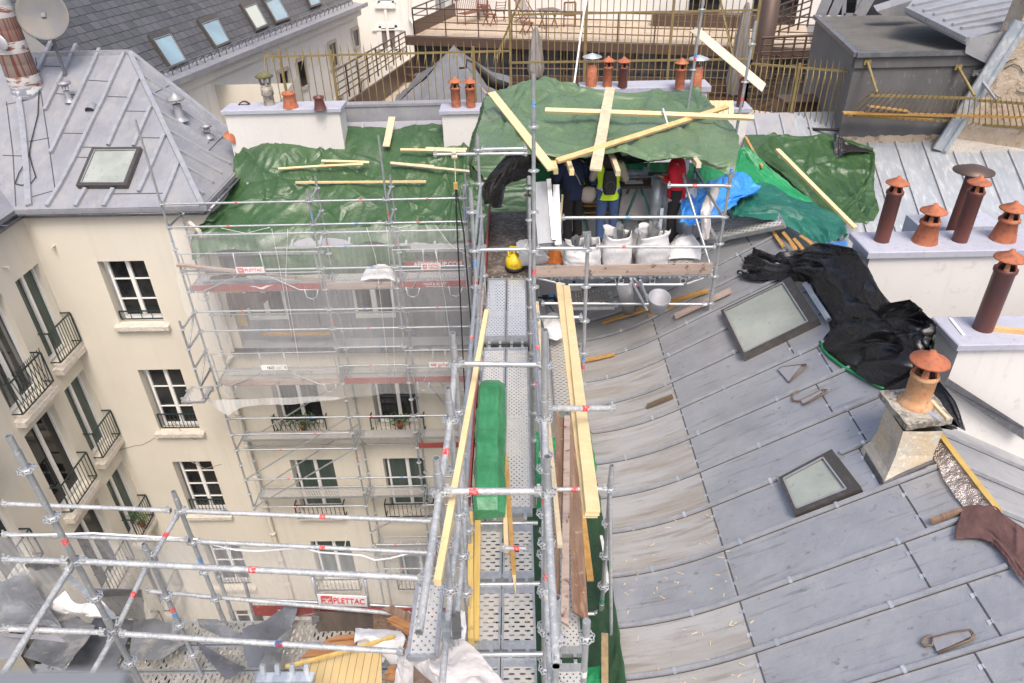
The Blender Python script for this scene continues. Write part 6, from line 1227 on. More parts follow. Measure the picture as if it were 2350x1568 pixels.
tp = [oy(*c2(405, 1308), 14.9), oy(*c2(1290, 1300), 14.9)]; plank('long_pine_batten', 'long thin pine batten lying level across the lower green tarpaulin', PC(*c2(405, 1308))+UPC*.28, PC(*c2(1290, 1302))+UPC*.28, .045, .045, WOODN, cat='batten')
# pulley rope at the corner
RP = thing('pulley_hoist', 'rope pulley with two black hoist ropes hanging from the scaffold tube above the courtyard', 'pulley', oy(*c2(1475, 1060), 10.3)); t0 = oy(*c2(1475, 1075), 10.25); t1_ = oy(*c2(1483, 1270), 10.25)
m = MB(); m.tube(t0, t1_, .008, 6); m.lathe(t0-Vector((0, 0, .0)), [(.04, -.04), (.05, 0), (.04, .04)], 10, 0, (1, 0, 0)); m.tube(t0+Vector((-.03, 0, .06)), t0+Vector((.03, 0, .06)), .05, 8); mk('rope', m, M('pale rope', (.55, .53, .38), .9), RP)
m = MB(); m.box(t1_.x-.03, t1_.x+.03, t1_.y-.02, t1_.y+.02, t1_.z-.07, t1_.z+.03); mk('pulley_block', m, WOODO, RP)
m = MB(); m.path([t1_, oy(*c6(1940, 420), 10.6), oy(*c6(1990, 1500), 12.5), Vector((oy(*c6(1990, 1500), 12.5).x, 12.5, -14))], .012, 6); m.path([t1_, oy(*c6(1985, 480), 10.5), oy(*c6(2040, 1150), 11.4), Vector((oy(*c6(2060, 1250), 11.6).x, 11.6, -14))], .012, 6); mk('hoist_rope', m, BLACKR, RP)

# ---------------------------------------------------------------- green shelter tarp over the platform
def yrow(Y, pts, f_=c3): return [oy(*f_(*p), Y) for p in pts]
sh = [yrow(14.2, [(38, 665), (180, 605), (330, 560), (600, 597), (880, 628), (1180, 642), (1400, 640), (1490, 622), (1535, 730)]),
      yrow(13.5, [(15, 760), (170, 720), (330, 700), (600, 705), (880, 740), (1180, 752), (1400, 742), (1545, 742), (1640, 800)]),
      yrow(12.5, [(-5, 870), (160, 850), (340, 840), (600, 860), (880, 865), (1180, 850), (1400, 850), (1560, 820), (1742, 880)]),
      yrow(11.7, [(-30, 980), (150, 960), (340, 960), (600, 985), (880, 980), (1180, 965), (1400, 960), (1600, 950), (1775, 1000)]),
      yrow(11.0, [(-40, 1070), (150, 1045), (340, 1052), (600, 1062), (880, 1050), (1180, 1075), (1400, 1065), (1600, 1100), (1760, 1130)]),
      yrow(10.85, [(-45, 1085), (150, 1060), (340, 1065), (600, 1085), (880, 1068), (1180, 1105), (1400, 1085), (1580, 1150), (1735, 1225)])]
cloth('shelter_tarpaulin', 'faded green tarpaulin forming a low shelter roof over the people, held by crossed planks', 'tarpaulin', sh, 190, 110, TGREENP, .10, 1.3, (.3, .3, 1), .3, 6, big=.08, dens=9, spread=38)
cloth('green_tarpaulin', 'green flank of tarpaulin falling down the left side of the shelter', 'tarpaulin', [[oy(*c3(45, 665), 14.1), oy(*c3(20, 850), 13.0), oy(*c3(-30, 1000), 12.0), oy(*c3(-40, 1080), 11.2)], [oy(*c3(-30, 900), 13.6), oy(*c3(-50, 1000), 12.8), oy(*c3(-70, 1100), 12.0), oy(*c3(-60, 1150), 11.4)], [oy(*c3(-60, 1150), 13.4), oy(*c3(-60, 1200), 12.8), oy(*c3(-50, 1240), 12.2), oy(*c3(40, 1260), 11.6)]], 60, 60, TGREEN, .07, 1.6, (0, 0, 1), .3, 8)
cloth('black_tarpaulin', 'black tarpaulin lining hanging in the left mouth of the shelter', 'tarpaulin', [[oy(*d1(480, 120), 11.0), oy(*d1(560, 115), 11.0), oy(*d1(640, 120), 11.0), oy(*d1(700, 130), 11.2)], [oy(*d1(390, 230), 11.1), oy(*d1(480, 240), 11.0), oy(*d1(560, 260), 11.3), oy(*d1(700, 250), 11.8)], [oy(*d1(310, 350), 11.2), oy(*d1(380, 400), 11.2), oy(*d1(480, 380), 11.5), oy(*d1(500, 300), 12)], [oy(*d1(330, 480), 11.4), oy(*d1(400, 500), 11.4), oy(*d1(450, 490), 11.8), oy(*d1(470, 420), 12.2)]], 60, 50, TBLACK, .08, 1.8, (0, 0, 1), .3, 12)
# dark inner back of the shelter
cloth('black_tarpaulin', 'black tarpaulin closing the dark back of the shelter behind the workbench', 'tarpaulin', [[(-.2, 13.9, -3.9), (1.2, 13.9, -3.9), (2.4, 13.9, -3.9), (3.0, 13.6, -3.95)], [(-.2, 14.0, -4.2), (1.2, 14.0, -4.2), (2.4, 14.0, -4.25), (3.1, 13.7, -4.3)], [(-.2, 14.1, -5.0), (1.2, 14.0, -4.95), (2.4, 14, -4.9), (3.1, 13.8, -4.75)]], 50, 30, TBLACK, .06, 1.5, (0, 0, 1), .3, 14)
cloth('bright_green_tarpaulin', 'strip of bright green tarpaulin at the foot of the dark back of the shelter', 'tarpaulin', [[(.3, 13.75, -4.75), (1.2, 13.7, -4.85), (2.2, 13.7, -4.8), (3.0, 13.6, -4.75)], [(.3, 13.6, -5.1), (1.2, 13.5, -5.2), (2.2, 13.5, -5.2), (3.0, 13.4, -5.2)], [(.3, 13.3, -5.4), (1.2, 13.25, -5.42), (2.2, 13.25, -5.42), (3.0, 13.2, -5.42)]], 60, 20, TGREENB, .05, 2, None, .3, 15)
# crossed planks on the shelter
gp = 'crossed pine planks on the shelter roof'
def SP_(a, ya, b, yb_, w, h, lab, up=(0, -.5, 1), lift=.16, mat=WOODN): L_ = Vector((0, -.25, 1)).normalized()*lift; plank('shelter_plank', lab, oy(*c3(*a), ya)*(1-.046), oy(*c3(*b), yb_)*(1-.036), w, h, mat, up=up, group=gp)
SP_((80, 640), 14.0, (495, 1165), 10.7, .14, .035, 'pine plank falling steeply from the left ridge of the shelter to its front edge')
SP_((895, 608), 14.1, (795, 1170), 10.5, .17, .03, 'widest pine plank running straight down the middle of the shelter roof')
SP_((448, 760), 13.1, (1880, 812), 12.6, .09, .05, 'long level pine plank crossing the shelter roof from side to side')
SP_((530, 1108), 10.8, (1700, 735), 13.4, .09, .04, 'long pine plank rising aslant to the right across the shelter roof')
gp2 = 'rafter ends under the shelter edge'
for i, (a, b, lab) in enumerate((((492, 1060), (522, 1182), 'pine rafter end sticking out beside the steep left plank'), ((590, 1055), (632, 1190), 'pine rafter end over the person in the navy jacket'), ((900, 1055), (950, 1195), 'pine rafter end over the person in the lime vest'), ((1452, 1058), (1505, 1138), 'pine rafter end over the person in the red sweater'))):
    plank('rafter_end', lab, oy(*c3(*a), 11.3), oy(*c3(*b), 10.45), .07, .08, WOODN, group=gp2)
m = MB(); A = oy(*c3(1490, 215), 13.6); B = oy(*c3(1945, 600), 12.6); d = (B-A); m.beam(A, B, .14, .035, (0, -1, .35), end0=-.1, end1=.05)
tag(mk('leaning_plank', m, M('pale raw plank', (.70, .62, .50), .7, 0, [((4, 4, 25), .42, .6, (.6, .5, .38), .6)])), 'pale raw plank tied high between the two tall scaffold standards at the right', 'plank')
# tall standards right of the shelter
TS = thing('tall_scaffold_post', 'tall galvanised scaffold post through the back right of the shelter, left of its twin', 'scaffold post', (3.4, 13.4, -6), 'tall posts at the right of the shelter')
TS2 = thing('tall_scaffold_post', 'tall galvanised scaffold post beside the small white chimney, right of its twin', 'scaffold post', (4.0, 12.4, -6), 'tall posts at the right of the shelter')
A = oy(1617, -20, 13.4); B = oy(1591, 208, 13.4); standard(TS, B.x-.1, 13.4, B.z-1.5, A.z, [oy(*c3(1535, 65), 13.4).z, oy(*c3(1490, 480), 13.4).z], True, [(oy(*c3(1497, 378), 13.4).z, BLUES), (oy(*c3(1497, 398), 13.4).z-.02, REDS)], lean=(A.x-B.x+.1, 0))
A = oy(1735, 48, 12.4); B = oy(1692, 330, 12.4); standard(TS2, B.x-.08, 12.4, B.z-.8, A.z, [oy(*c3(1870, 303), 12.4).z, oy(*c3(1830, 565), 12.4).z, oy(*c3(1790, 815), 12.4).z], True, [(oy(*c3(1810, 680), 12.4).z, REDS)], lean=(A.x-B.x+.08, 0))
p0 = oy(1605, 225, 14.6); m = MB()
for k in range(7): a = oy(1612+k*11, 232, 15.0); b = oy(1600+k*13, 268, 14.2); m.beam(a, b, .09, .02)
tag(mk('lath_bundle', m, WOODN), 'fan of pine laths lying behind the right end of the shelter', 'laths')

# ---------------------------------------------------------------- right hand tarpaulins
cloth('green_tarpaulin', 'large green tarpaulin spread right of the shelter below the dark grey building', 'tarpaulin', [[oy(*c4(0, 935), 17.0), oy(*c4(330, 945), 17.2), oy(*c4(610, 955), 17.35), oy(*c4(880, 1035), 17.1)], [oy(*c4(0, 1010), 16.2), oy(*c4(330, 1090), 16.3), oy(*c4(620, 1120), 16.3), oy(*c4(895, 1150), 16.2)], [oy(*c4(30, 1060), 15.4), oy(*c4(380, 1230), 15.3), oy(*c4(650, 1300), 15.2), oy(*c4(885, 1300), 15.2)], [oy(*c4(150, 1130), 14.8), oy(*c4(480, 1390), 14.2), oy(*c4(680, 1450), 14.2), oy(*c4(930, 1430), 14.3)], [oy(*c4(300, 1270), 14.0), oy(*c4(560, 1500), 13.4), oy(*c4(700, 1560), 13.3), oy(*c4(890, 1530), 13.6)]], 120, 120, TGREEN, .12, 1.1, (.7, -1, -.3), .3, 21, big=.08, dens=10, spread=38)
cloth('bright_green_tarpaulin', 'bright green tarpaulin bunched between the shelter and the large green sheet', 'tarpaulin', [[oy(1570, 372, 13.9), oy(1640, 385, 13.8), oy(1700, 340, 14.6), oy(1725, 345, 14.6)], [oy(1565, 420, 13.3), oy(1640, 415, 13.4), oy(1720, 385, 14.2), oy(1780, 400, 14.2)], [oy(1570, 450, 12.9), oy(1640, 440, 13.1), oy(1760, 430, 13.6), oy(1870, 470, 13.4)], [oy(1560, 490, 12.6), oy(1650, 460, 12.9), oy(1780, 455, 13.2), oy(1900, 500, 13.0)]], 90, 60, TGREENB, .12, 1.6, None, .3, 23, dens=12)
cloth('blue_tarpaulin', 'crumpled bright blue tarpaulin at the right end of the platform', 'tarpaulin', [[oy(*e4(2130, 260), 12.9), oy(*e4(2350, 230), 12.9), oy(1690, 398, 12.9), oy(1735, 430, 12.8)], [oy(*e4(1930, 370), 12.1), oy(*e4(2200, 360), 12.1), oy(1690, 420, 12.3), oy(1735, 445, 12.4)], [oy(*e4(1890, 480), 11.5), oy(*e4(2080, 540), 11.5), oy(1650, 462, 11.7), oy(1700, 455, 12.1)], [oy(*e4(1870, 740), 11.0), oy(*e4(2040, 760), 11.1), oy(1635, 500, 11.3), oy(1690, 470, 11.9)]], 80, 70, TBLUE, .12, 1.9, (0, .5, 1), .4, 25, dens=14)
cloth('teal_tarpaulin', 'long crumpled teal tarpaulin lying down the ridge right of the blue one', 'tarpaulin', [[oy(1678, 470, 12.2), oy(1700, 440, 12.7), oy(1720, 425, 13.0), oy(1745, 425, 13.1)], [oy(1690, 500, 11.8), oy(1730, 470, 12.2), oy(1770, 450, 12.6), oy(1800, 445, 12.9)], [oy(1780, 510, 11.6), oy(1810, 490, 11.9), oy(1840, 480, 12.1), oy(1870, 478, 12.5)], [oy(1850, 545, 11.2), oy(1880, 525, 11.4), oy(1905, 515, 11.7), oy(1930, 512, 12.0)], [oy(1885, 570, 10.8), oy(1905, 560, 11.0), oy(1925, 550, 11.2), oy(1942, 545, 11.4)]], 60, 90, TEAL, .13, 2.0, (1, -1, 0), .4, 27, dens=16, spread=20)
cloth('blue_tarpaulin', 'small folded blue corner of tarpaulin at the left end of the long lavender cap', 'tarpaulin', [[oy(*e1(820, 165), 10.2), oy(*e1(930, 160), 10.2), oy(*e1(1015, 150), 10.0)], [oy(*e1(850, 200), 9.9), oy(*e1(930, 190), 9.9), oy(*e1(1020, 185), 9.7)]], 30, 12, TBLUE, .02, 3, None, .3, 28)
cloth('black_tarpaulin', 'folded black corner on the far edge of the large green tarpaulin', 'tarpaulin', [[oy(*c4(620, 920), 17.1), oy(*c4(660, 930), 17.0), oy(*c4(720, 990), 16.9), oy(*c4(890, 1040), 16.9)], [oy(*c4(615, 1060), 16.6), oy(*c4(650, 1090), 16.5), oy(*c4(700, 1050), 16.6), oy(*c4(880, 1050), 16.8)]], 40, 24, TBLACK, .06, 2, None, .3, 29)
plank('long_pine_plank', 'long pine plank lying diagonally down the large green tarpaulin', oy(*c4(228, 1030), 15.6), oy(*c4(765, 1570), 12.9), .10, .05, WOODN); plank('thin_batten', 'thin orange batten leaning at the left edge of the large green tarpaulin', oy(*c4(10, 945), 16.0), oy(*c4(125, 1150), 14.2), .05, .04, WOODO, cat='batten')
for i, (a, b) in enumerate((((1755, 492), (1800, 520)), ((1772, 530), (1800, 572)), ((1800, 540), (1830, 578)), ((1825, 555), (1850, 585)), ((1840, 548), (1872, 572)), ((1818, 565), (1835, 592)))):
    plank('roof_lath', ('topmost orange lath on the open patch of roof beside the teal tarpaulin', 'second orange lath from the top on the open patch of roof', 'middle orange lath on the open patch of roof', 'fourth orange lath from the top on the open patch of roof', 'rightmost orange lath on the open patch of roof', 'lowest orange lath on the open patch of roof')[i], PA(*a)+nA*.06, PA(*b)+nA*.06, .05, .03, WOODO, up=nA, group='laths on the open roof patch', cat='lath')
# black tarp over the ridge
def AT(p, lift=.13): return PA(*e1(*p))+nA*lift
def BX(p, x=4.62):
    return ox(*e1(*p), x)
bl_ = [(235, 370), (330, 435), (560, 440), (740, 450), (800, 560), (880, 770), (835, 890), (960, 1020), (1130, 1130), (1290, 1215), (1480, 1210), (1600, 1330), (1690, 1500)]
br_ = [(370, 232), (560, 275), (750, 260), (940, 180), (1160, 225), (1250, 380), (1390, 570), (1560, 660), (1640, 700), (1655, 790), (1600, 980), (1780, 1290), (1862, 1500)]
P = []
for i, (a, b) in enumerate(zip(bl_, br_)):
    A_ = AT(a); B_ = (AT(b, .06) if i < 3 else BX(b, 4.5 if i < 7 else 4.68)); r = []
    for k in (0, .33, .66, 1):
        q = (a[0]+(b[0]-a[0])*k, a[1]+(b[1]-a[1])*k); m_ = A_.lerp(B_, k); d_ = Vector(m_).length; r0 = ray(*e1(*q)); r.append(V3(r0*(np.dot(m_, CF)))+Vector((0, 0, .05*math.sin(k*math.pi))))
    P.append(r)
cloth('black_tarpaulin', 'long crumpled shiny black tarpaulin draped down the ridge of the zinc roof', 'tarpaulin', P, 60, 230, TBLACK, .13, 1.6, (.4, -1, 0), .35, 31, big=.08, edge=.03, dens=14, spread=26)
m = MB(); pts = [AT(p, .03) for p in ((830, 880), (850, 930), (900, 985), (1000, 1060), (1120, 1130), (1220, 1185), (1290, 1215))]; m.path(pts, .022, 5); tag(mk('green_hem', m, TGREENB), 'bright green hem showing along the lower edge of the black tarpaulin', 'tarpaulin hem')
cloth('dark_green_tarpaulin', 'dark green tarpaulin pushed between black tarpaulin and the two white chimney walls', 'tarpaulin', [[BX((1500, 760), 4.7), BX((1560, 740), 4.72), BX((1620, 760), 4.75)], [BX((1515, 860), 4.7), BX((1580, 850), 4.72), BX((1650, 850), 4.75)], [BX((1530, 980), 4.68), BX((1560, 990), 4.72), BX((1590, 1000), 4.74)]], 24, 30, TGREEND, .05, 3, None, .3, 33)
for i, (a, b) in enumerate((((735, 490), (905, 750)), ((1150, 880), (1420, 1195)))):
    p = AT(a, .10); q = AT(b, .10); m = MB(); m.beam(p, q, .075, .045, nA); m.beam(p, q, .03, .07, nA)
    tag(mk('loose_zinc_cover', m, ZINCW), ('short loose zinc batten cover beside the large skylight', 'long loose zinc batten cover lying on the black tarpaulin above the plaster chimney')[i], 'zinc strip', 'loose zinc batten covers')
# foil and brown underlay on the ridge
def A2(p, lift=.03): q = op(*e2(*p), (0, 0, cA), (-tA, 0, 1)); return q+nA*lift
cloth('foil_insulation', 'crinkled silver foil insulation strip exposed along the roof ridge', 'insulation', [[A2((1345, 110)), A2((1370, 80)), A2((1395, 60))], [A2((1340, 180)), A2((1390, 160)), A2((1445, 130))], [A2((1420, 340)), A2((1490, 310)), A2((1550, 270))], [A2((1500, 470)), A2((1580, 440)), A2((1650, 400))], [A2((1560, 545)), A2((1650, 550)), A2((1745, 555))]], 30, 110, FOIL, .022, 5, None, .3, 35, lin=True, dens=14)
plank('ridge_batten', 'yellow ridge batten exposed along the right of the silver foil', A2((1385, 62), .05), A2((1765, 560), .05), .05, .06, WOODY, up=nA, cat='batten'); plank('exposed_batten', 'brown timber batten exposed where a zinc cover is missing, left of the brown underlay', A2((1355, 622), .05), A2((1545, 555), .05), .05, .05, WOODB, up=nA, cat='batten')
cloth('brown_underlay', 'dark brown roofing underlay folded over the ridge at the right edge', 'underlay', [[A2((1545, 540), .06), A2((1640, 537), .07), A2((1745, 545), .08), A2((1800, 600), .05)], [A2((1520, 640), .05), A2((1680, 640), .08), A2((1800, 660), .08), A2((1915, 665), .05)], [A2((1500, 728), .04), A2((1700, 690), .06), A2((1850, 800), .05), A2((1990, 780), .05)], [A2((1690, 700), .04), A2((1760, 790), .05), A2((1900, 890), .05), A2((2060, 900), .05)], [A2((1780, 800), .04), A2((1860, 920), .05), A2((1960, 1020), .05), A2((2150, 1050), .05)]], 60, 60, TBROWN, .05, 2.5, None, .3, 37, lin=True, dens=9)
# timber on the near roof
plank('orange_batten', 'long orange batten lying on the roof under the platform edge', PA(*e3(388, 420))+nA*.05, PA(*e3(1078, 215))+nA*.05, .09, .04, WOODO, up=nA, cat='batten'); plank('orange_batten', 'shorter orange batten just below the long one under the platform', PA(*e3(690, 380))+nA*.05, PA(*e3(885, 300))+nA*.05, .05, .03, WOODO, up=nA, cat='batten')
plank('orange_batten', 'small orange batten at the flared eaves beside the pine boards', PA(*e3(228, 680))+nA*.05, PA(*e3(472, 628))+nA*.05, .05, .04, WOODO, up=nA, cat='batten'); plank('pink_board', 'pale pinkish board lying on the roof below the right platform post', PA(*e3(865, 385))+nA*.06, PA(*e3(1230, 215))+nA*.06, .14, .03, M('pinkish board', (.42, .33, .29), .85, 0, [((12, 2, 12), .45, .6, (.33, .25, .22), .6)]), up=nA, cat='board')
plank('grey_stick', 'short weathered stick lying on the stained zinc near the eaves', PA(*e3(685, 970))+nA*.05, PA(*e3(850, 905))+nA*.05, .05, .05, M('grey stick', (.13, .09, .06), .9), up=nA, cat='stick')
rg = random.Random(8); m = MB()
for k in range(90):
    p = Vector((rg.uniform(1.05, 2.4), rg.uniform(3.0, 6.5), 0)); p.z = zA(p.x)+.012; t = rg.uniform(0, 3.1); L_ = rg.uniform(.02, .07); m.beam(p, p+Vector((math.cos(t)*L_, math.sin(t)*L_, math.cos(t)*L_*.25)), .006, .004)
tag(mk('wood_shavings', m, WOODN), 'pale wood chips scattered on the stained zinc near the eaves', 'wood chips'); bpy.data.objects['wood_shavings']['kind'] = 'stuff'

# ---------------------------------------------------------------- tarps and boards in the gap by the eaves
cloth('bright_green_tarpaulin', 'bright green tarpaulin in the gap between walkway and eaves, beside the pine boards', 'tarpaulin', [[(.15, 8.3, -7.0), (.5, 8.3, -7.15), (.98, 8.3, -6.98)], [(.15, 7.6, -7.3), (.5, 7.6, -7.3), (1.0, 7.6, -6.98)], [(.15, 7.0, -7.35), (.5, 7.1, -7.35), (.98, 7.2, -7.0)]], 30, 50, TGREENB, .06, 2.4, None, .3, 41)
cloth('dark_green_tarpaulin', 'long dark green tarpaulin filling the gap along the eaves under the brown boards', 'tarpaulin', [[(.0, 7.2, -7.5), (.5, 7.2, -7.45), (1.0, 7.2, -7.02)], [(.0, 6, -7.5), (.5, 6, -7.5), (1.01, 6, -7.02)], [(.0, 5, -7.45), (.55, 5, -7.45), (1.01, 5, -7.0)], [(.0, 4, -7.35), (.55, 4, -7.35), (1.02, 4, -6.98)], [(.0, 3, -7.3), (.55, 3, -7.2), (1.02, 3, -6.95)], [(0, 1.5, -7.3), (.55, 1.5, -7.2), (1.1, 1.5, -6.9)]], 40, 190, TGREEND, .07, 1.9, (.2, 1, 0), .35, 43)
cloth('bright_green_tarpaulin', 'bright green tarpaulin corner at the very bottom of the gap by the eaves', 'tarpaulin', [[oz(*d3(1350, 1500), -6.9), oz(*d3(1450, 1450), -6.9), oz(*d3(1550, 1440), -6.9)], [oz(*d3(1290, 1640), -6.9), oz(*d3(1420, 1640), -6.9), oz(*d3(1560, 1640), -6.85)]], 30, 24, TGREENB, .04, 3, None, .3, 44)
cloth('white_sheet', 'white membrane edge folded under the eaves beside the leaning tube', 'membrane', [[oz(*d3(1545, 430), -6.85), oz(*d3(1565, 430), -6.83)], [oz(*d3(1570, 640), -6.85), oz(*d3(1600, 660), -6.83)], [oz(*d3(1580, 880), -6.85), oz(*d3(1630, 830), -6.83)]], 8, 30, TBAG, .02, 3, None, .3, 45)
def gz(nm, lab, p, q, z0, z1, w, h, mat, jag=0, cat='board', grp='old boards stacked beside the walkway'): plank(nm, lab, oz(*p, z0), oz(*q, z1), w, h, mat, group=grp, cat=cat, jag=jag)
gz('old_board', 'widest old brown board with a pointed near end beside the walkway', d2(1335, 930), d3(1395, 1100), -6.1, -6.15, .15, .03, WOODB, .12)
gz('old_board', 'narrow grey edged old board left of the widest one', d2(1310, 915), d3(1272, 1130), -5.95, -6.0, .075, .04, WOODG, .05)
gz('old_board', 'dark red brown old board between the thin batten and the grey edged board', d2(1270, 930), d3(1215, 420), -6.0, -6.05, .09, .03, WOODB)
gz('old_board', 'thin reddish batten nearest the walkway ending on the side deck', d2(1235, 880), d3(1220, 1320), -5.9, -6.2, .045, .04, WOODB, cat='batten')
gz('pine_batten', 'slim pine batten standing between the right handrail tubes', d1(712, 1195), d3(1235, 515), -5.2, -5.1, .045, .045, WOODN, cat='batten', grp=None)
gz('orange_board', 'orange brown board lying on the green tarpaulin by the leaning tube', d3(1400, 200), d3(1470, 780), -6.9, -6.9, .08, .02, WOODO, grp=None); gz('short_board', 'short mottled board lying near the bottom of the gap by the eaves', d3(1580, 1185), d3(1580, 1600), -6.8, -6.8, .07, .02, M('mottled board', (.33, .24, .13), .8, 0, [((9, 9, 9), .45, .6, (.2, .14, .08), .7)]), grp=None)
# three long pine boards across the right rails
gb = 'three pine boards laid over the right hand scaffold tubes'
A0 = oz(1284, 652, -5.2); 
for i, (fa_, na_, zz) in enumerate((((1300, 657), (1361, 1172), -3.42), ((1299, 658), (1359, 1180), -3.455), ((1283, 652), (1355, 1185), -3.49))):
    q = oz(*na_, zz-.0); p = oz(*fa_, -5.05-.03*i); plank('pine_board', ('topmost of the three pine boards over the right tubes', 'middle of the three pine boards over the right tubes', 'lowest of the three pine boards, showing left of the others at the far end')[i], p, q, .092, .027, WOODN, group=gb, cat='board')
plank('pine_rail', 'long slim pine batten leaning along the left guard rail', at(1117, 715, 7.5), at(1004, 1338, 4.3), .045, .05, WOODN, cat='batten')
# yellow boards on the walkway
plank('yellow_board', 'long grooved yellow board on its edge along the left of the near walkway', oz(1080, 1185, -5.68), oz(*d3(550, 1260), -5.7), .05, .14, WOODY, cat='board'); plank('yellow_board', 'second long yellow board lying flat beside the grooved one', oz(1097, 1165, -5.78), oz(*d3(585, 1235), -5.82), .06, .03, WOODY, cat='board')
plank('shuttering_board', 'wide yellow shuttering board beside the green wrapped bundle, broken at its near end', oz(*d2(782, 1085), -5.72), oz(*d3(780, 275), -5.8), .13, .03, WOODY, cat='board', jag=.05)
plank('pine_batten', 'thin pine batten lying along the middle of the walkway, left of two', oz(*d2(797, 890), -5.7), oz(*d3(822, 560), -5.8), .045, .03, WOODN, cat='batten'); plank('pine_batten', 'splintered pine batten with a long pointed end on the near walkway', oz(*d2(830, 1230), -5.7), oz(*d3(880, 740), -5.85), .045, .03, WOODO, cat='batten')
p = oz(*d3(880, 740), -5.85); q = oz(*d3(895, 905), -5.85); m = MB(); m.prism([p+Vector((-.02, 0, 0)), p+Vector((.02, 0, 0)), q], (0, 0, .015)); tag(mk('wood_splinter', m, WOODN), 'pointed wood splinter at the end of the thin batten on the near walkway', 'splinter')
# green wrapped bundle
m = MB(); P = []; prof = [(-1, 0), (-1, .75), (-.8, 1), (.55, 1), (1, .62), (1, 0)]
for i in range(46):
    t = i/45; y = 7.65-2.25*t; e = (.55+.45*min(1, t*8))*(1 if t < .95 else 1-.4*(t-.95)/.05); zt_ = .34*e*(1-.35*max(0, (t-.62)/.38)); r = []
    for k in range(len(prof)-1):
        for s in (0, .34, .67):
            a, b = prof[k], prof[k+1]; xx = a[0]+(b[0]-a[0])*s; hh = a[1]+(b[1]-a[1])*s
            p = Vector((-.42+.02*t+xx*.17*(.85+.15*e), y, ZD+.01+hh*zt_)); r.append(p+Vector((.035*crease(p, 3.4, 1), 0, .035*crease(p, 3.6, 2, (0, 1, 0), .5) if hh > 0 else 0)))
    P.append(r)
m.grid(P, sm=False); m.poly(P[0]); m.poly(P[-1][::-1])
GBm = M('ribbed green wrapping', (.04, .22, .09), .38, 0, [((30, 3, 30), .45, .6, (.08, .29, .14), .5), ((3, 3, 3), .5, .66, (.022, .14, .05), .7)], ((4, 60, 4), .4, .01)); tag(mk('green_wrapped_bundle', m, GBm), 'long bundle wrapped in bright green tarpaulin lying on the left walkway deck', 'bundle')
# ---------------------------------------------------------------- near side deck panel leaning, zinc offcuts, white sheets
a_ = oy(*d5(1828, 705), 4.0); b_ = oy(*d5(2040, 705), 4.0); c_ = oy(*d5(1745, 1310), 3.35); LP = thing('leaning_deck_panel', 'perforated steel deck panel propped up beside the near left standards', 'scaffold deck', c_)
w_ = (b_-a_); P = [a_, b_, c_+w_, c_]; m = MB(); n_ = (P[1]-P[0]).cross(P[3]-P[0]).normalized(); n_ = -n_ if n_.y > 0 else n_; m.quad(*P, 1)
for i in range(4): m.beam(P[i], P[(i+1) % 4], .03, .06, n_, 0, rise=.1)
mk('deck', m, [GALV, DECKA], LP)
def sheet(name, lab, pts, mat, z, tilt=(0, 0), thick=.006, bend=.0, cat='metal sheet', grp='scrap zinc sheets on the lower deck'):
    """a stiff sheet whose outline was read on a tilted plane through height z"""
    n_ = Vector((tilt[0], tilt[1], 1)); c = oz(*pts[0], z); P = [op(*p, c, n_) for p in pts]; ctr = sum(P, Vector())/len(P); m = MB(); n = len(P); R_n = 5; vs = []; fs = []
    ring = []
    for e in range(n):
        for s in range(6): ring.append(P[e].lerp(P[(e+1) % n], s/6))
    N = len(ring)
    for k in range(R_n+1):
        for q in ring: p = ctr.lerp(q, k/R_n); vs.append(p+n_.normalized()*(bend*noise.noise(p*1.8+Vector((z*9, 0, 0)))+bend*.35*noise.noise(p*5)))
    for k in range(R_n):
        for i in range(N): fs.append((k*N+i, k*N+(i+1) % N, (k+1)*N+(i+1) % N, (k+1)*N+i))
    m.add(vs, fs, 0, False); return tag(mk(name, m, mat, None, solid=thick), lab, cat, grp)
ZPAT = M('patchy old zinc', (.27, .275, .28), .45, .5, [((2.2, 2.2, 2.2), .42, .6, (.16, .165, .17), .85), ((6, 6, 6), .52, .66, (.5, .47, .42), .7)], ((6, 6, 6), .2, .02))
sheet('zinc_sheet', 'large pale zinc sheet at the left edge of the scrap pile', [d4(0, 925), d4(160, 855), d4(250, 980), d4(400, 1215), d4(200, 1205), d4(-60, 1195), d4(-60, 960)], M('pale scrap zinc', (.27, .28, .295), .5, .3, [((2, 2, 2), .4, .62, (.17, .175, .19), .8), ((7, 7, 7), .54, .66, (.4, .39, .37), .6)]), -6.9, (.12, .25), bend=.08)
sheet('zinc_sheet', 'patchy zinc sheet with a rolled edge, below the large pale one', [d4(225, 1050), d4(350, 1100), d4(610, 1190), d4(560, 1270), d4(405, 1480), d4(150, 1390), d4(250, 1250)], ZPAT, -7.1, (-.1, .2), bend=.07)
sheet('zinc_sheet', 'smooth mid grey zinc sheet lying flat in the middle of the scrap pile', [d4(610, 1150), d4(875, 1160), d4(800, 1340), d4(730, 1490), d4(420, 1490), d4(520, 1330)], M('grey scrap zinc', (.13, .135, .15), .4, .5, [((2, 2, 2), .4, .62, (.25, .26, .28), .8)]), -7.25, (0, 0), bend=.04)
sheet('zinc_sheet', 'rounded blue grey zinc offcut right of the smooth sheet', [d4(860, 1165), d4(1000, 1145), d4(1120, 1200), d4(1210, 1310), d4(1030, 1410), d4(830, 1400)], ZPAT, -7.2, (.1, .1), bend=.06)
sheet('zinc_sheet', 'dark upright zinc sheet standing behind the scrap pile', [d4(600, 960), d4(910, 972), d4(940, 1160), d4(780, 1150), d4(640, 1030)], ZINCK, -6.6, (.1, 1.6), bend=.05)
sheet('zinc_sheet', 'second dark zinc sheet standing behind the large pale one', [d4(160, 800), d4(330, 790), d4(420, 860), d4(300, 960), d4(210, 890)], ZINCK, -6.2, (.1, 1.4), bend=.08)
